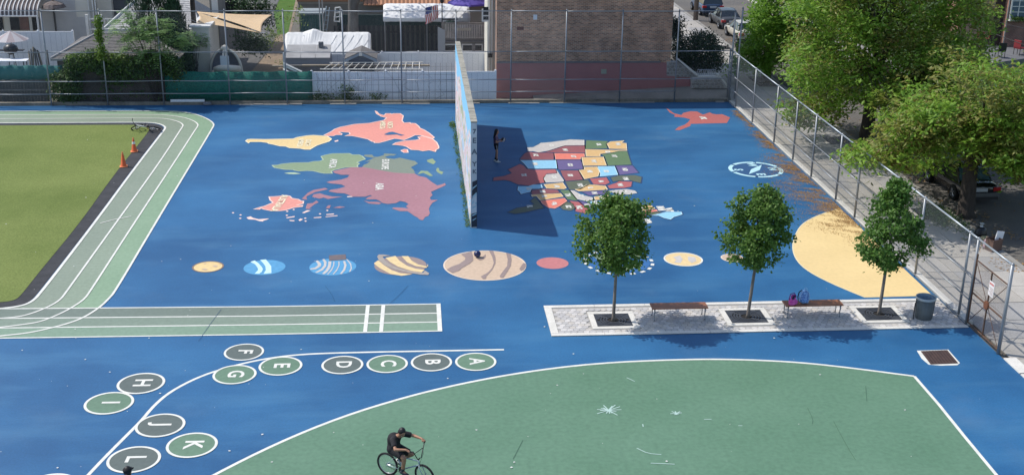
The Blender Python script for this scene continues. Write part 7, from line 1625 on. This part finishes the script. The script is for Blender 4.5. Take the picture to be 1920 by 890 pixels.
# --- bags and boxes left by the kerb
d0 = G(1853, 443); tb2 = thing('garbage_bag', 'black garbage bag with a pale knot by the kerb', 'garbage bag', (d0.x-.35, d0.y, 0)); puffy('bag', .62, .5, .46, mat('black bin bag', (.012, .012, .014), .3, bump=.6, bsc=8), tb2, Matrix.Identity(4), .55, 2.1); MB().lathe([(.08, .43), (.04, .50), (.10, .58), (.02, .60)], n=10).build('knot', mat('pale bag knot', (.4, .42, .42), .6), tb2)
d1 = G(1884, 470); bx = thing('cardboard_box', 'brown cardboard box with a white sheet stuck in it by the kerb', 'box', (d1.x-.45, d1.y+.1, 0), R(20)); CARD = mat('brown cardboard', (.14, .085, .065), .85, (.11, .07, .055), 4)
for a in ((-.25, .25, -.2, -.185), (-.25, .25, .185, .2), (-.25, -.235, -.183, .183), (.235, .25, -.183, .183)): MB().box(*a, 0, .5).build('side', CARD, bx)
MB().box(-.233, .233, -.183, .183, 0, .02).build('base', CARD, bx); MB().box(-.05, .34, .0, .03, .42, .80, Matrix.Rotation(R(12), 4, 'Y')).build('white_sheet', VINYL, bx)
d2 = G(1870, 462); bo_ = thing('water_bottle', 'clear pink bottle standing beside the cardboard box', 'bottle', (d2.x-.55, d2.y-.15, 0)); MB().lathe([(.10, 0), (.12, .05), (.12, .30), (.05, .40), (.05, .44)], n=14).build('bottle_body', mat('pale pink plastic', (.55, .38, .42), .3), bo_, smooth=True); MB().lathe([(.055, .44), (.055, .49)], n=12).build('cap', mat('tan plastic cap', (.5, .35, .25), .5), bo_)
d3 = G(1862, 449); o = puffy('food_scraps', .5, .4, .16, mat('tan food paper', (.42, .33, .20), .8, (.2, .25, .12), 6), None, Matrix.Translation((d3.x-.35, d3.y, 0)), .6, 2); tag(o, 'crumpled tan paper between the garbage bag and the box', 'litter')
# --- houses across the street
RBR = brickmat('shaded red brick front', (.20, .075, .05), (.13, .052, .038), (.22, .19, .17), 'x'); RBRY = brickmat('sunlit red brick side', (.34, .13, .075), (.25, .10, .06), (.28, .24, .2), 'y')  # one brick in two tones: shade coloured into the front, sunlight into the sides
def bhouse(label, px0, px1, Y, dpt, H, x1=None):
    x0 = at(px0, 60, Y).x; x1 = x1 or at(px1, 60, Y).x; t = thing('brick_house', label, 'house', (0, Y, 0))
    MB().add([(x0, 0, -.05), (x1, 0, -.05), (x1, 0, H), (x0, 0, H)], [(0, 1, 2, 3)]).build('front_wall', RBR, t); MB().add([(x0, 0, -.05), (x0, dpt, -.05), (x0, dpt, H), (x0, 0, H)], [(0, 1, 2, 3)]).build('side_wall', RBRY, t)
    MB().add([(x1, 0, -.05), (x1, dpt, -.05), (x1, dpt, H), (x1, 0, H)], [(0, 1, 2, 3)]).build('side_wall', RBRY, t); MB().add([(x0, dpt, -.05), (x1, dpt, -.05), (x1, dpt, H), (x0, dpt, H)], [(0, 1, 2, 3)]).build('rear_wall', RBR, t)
    MB().box(x0-.3, x1+.3, -.3, dpt+.3, H+.003, H+.25).build('roof', mat('dark flat roof', (.06, .055, .05), .9), t); return t, x0
hA, xA = bhouse('red brick house with a white framed window at the upper right', 1884, 1990, 83.0, 10, 9.5)
q = front(1899, -30, 1924, 33, 83.0); w = MB().box(q[0]-.1, q[1]+.1, -.09, -.003, q[2]-.1, q[3]+.1).build('window', WHITEP, hA); 
MB().box(q[0], q[1], -.095, -.0905, q[2], q[3]).build('pane', mat('blue grey glass', (.10, .14, .18), .15), w)
for i in range(1, 6): z = q[2]+(q[3]-q[2])*i/6; MB().box(q[0], q[1], -.115, -.0955, z-.025, z+.025).build('glazing_bar', WHITEP, w)
X = (q[0]+q[1])/2; MB().box(X-.03, X+.03, -.118, -.0957, q[2], q[3]).build('glazing_bar', WHITEP, w); MB().box(q[0]-.15, q[1]+.15, -.3, -.003, q[2]-.22, q[2]-.105).build('window_sill', WHITEP, hA)
fb = MB()
for i in range(30): clump(fb, Vector((r7.uniform(q[0], q[1]), 83-.3, q[2]-.05)), .09, 20, .12, .06, r7, .6)
fb = [tuple((x, y-83, z)) for x, y, z in fb.v] and fb; o = fb.build('window_plants', IVY, fix=False); tag(o, 'plants in the window box of the red brick house', 'plants')
q = front(1866, -60, 1884, 72, 83.6); MB().box(q[0], q[1]+.4, .5, 6, -.05, q[3]).build('shadowed_bay', mat('shadowed brown bay', (.040, .028, .024), .8, (.055, .04, .034), 3), hA)  # recessed bay with its shadow put into the dark brown colour
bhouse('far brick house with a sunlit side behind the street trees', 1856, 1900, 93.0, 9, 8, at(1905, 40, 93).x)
bhouse('brick house hidden mostly by the street tree crowns', 1640, 1800, 112.0, 10, 9)
tz = .55; T = [G(px, py, tz) for px, py in ((1838, 102), (1864, 118), (1935, 108), (1935, 74), (1850, 78))]; pt = thing('porch_terrace', 'grey stone porch terrace in front of the red brick house', 'porch'); MB().extr([(p.x, p.y, tz) for p in T], (0, 0, -.6)).build('slab', mat('grey terrace stone', (.15, .15, .155), .9, (.11, .11, .115), 1, fine=.15), pt); MB().extr([(p.x+(p.x-T[2].x)*.03, p.y-.06, tz+.05) for p in T[:2]]+[(p.x, p.y+.3, tz+.05) for p in (T[1], T[0])], (0, 0, -.05)).build('edge_coping', PALEC, pt)
REDC = mat('dark red chair', (.22, .025, .03), .6)
def chair(px, py, m, label, rz):
    p = G(px, py, tz); t = thing('porch_chair', label, 'chair', (p.x, p.y, tz), R(rz), 'chairs on the porch terrace')
    for sx in (-1, 1):
        for sy in (-1, 1): MB().tube([(sx*.24, sy*.22, 0), (sx*.23, sy*.21, .44)], .022, 5).build('leg', BLKM, t)
    soften(MB().box(-.28, .28, -.26, .26, .44, .52).build('seat', m, t), .02); soften(MB().box(-.28, .28, .20, .28, .52, 1.05).build('backrest', m, t), .02)
    for sx in (-1, 1): MB().tube([(sx*.29, .24, .75), (sx*.29, -.2, .72), (sx*.27, -.24, .44)], .025, 5).build('armrest', BLKM, t)
chair(1836, 86, REDC, 'dark red porch chair at the left of the terrace', 150); chair(1853, 84, REDC, 'dark red porch chair next to the left one', 200); chair(1909, 103, REDC, 'dark red porch chair at the right edge of the view', 120); chair(1874, 108, BLKM, 'black metal chair at the front of the terrace', 180)
# overhead service wires
cb = thing('service_wire', 'dark service wires strung across the street at the upper right', 'wire')
for a, b_, y0, y1, r_ in (((1782, 24), (1935, 82), 70, 66, .022), ((1860, 32), (1935, 50), 80, 76, .016)):
    p, q = at(*a, y0), at(*b_, y1); p2 = p+(p-q)*2.0; q2 = q+(q-p)*2; MB().tube([p2.lerp(q2, i/8)+Vector((0, 0, -.25*math.sin(math.pi*i/8))) for i in range(9)], r_, 5).build('cable', BLKM, cb)
p = at(1884, 62, 80); q = at(1889, -30, 80); MB().tube([(p.x, 80, 0), (p.x, 80, q.z)], .035, 6).build('drop_pole', GALV, cb)
# tall post at the fence corner
fc_ = at(1372, 96, FY+.6); cpst = thing('leaning_post', 'tall leaning steel post behind the fence corner', 'post', (FX+.55, FY+.8, 0)); MB().tube([(0, 0, 0), (.1, 0, 5.4)], .05, 8).build('pole', STEEL, cpst, smooth=True); MB().lathe([(.06, 5.4), (.06, 5.44), (.02, 5.5)], (.1, 0, 0), 8).build('cap', STEEL, cpst)
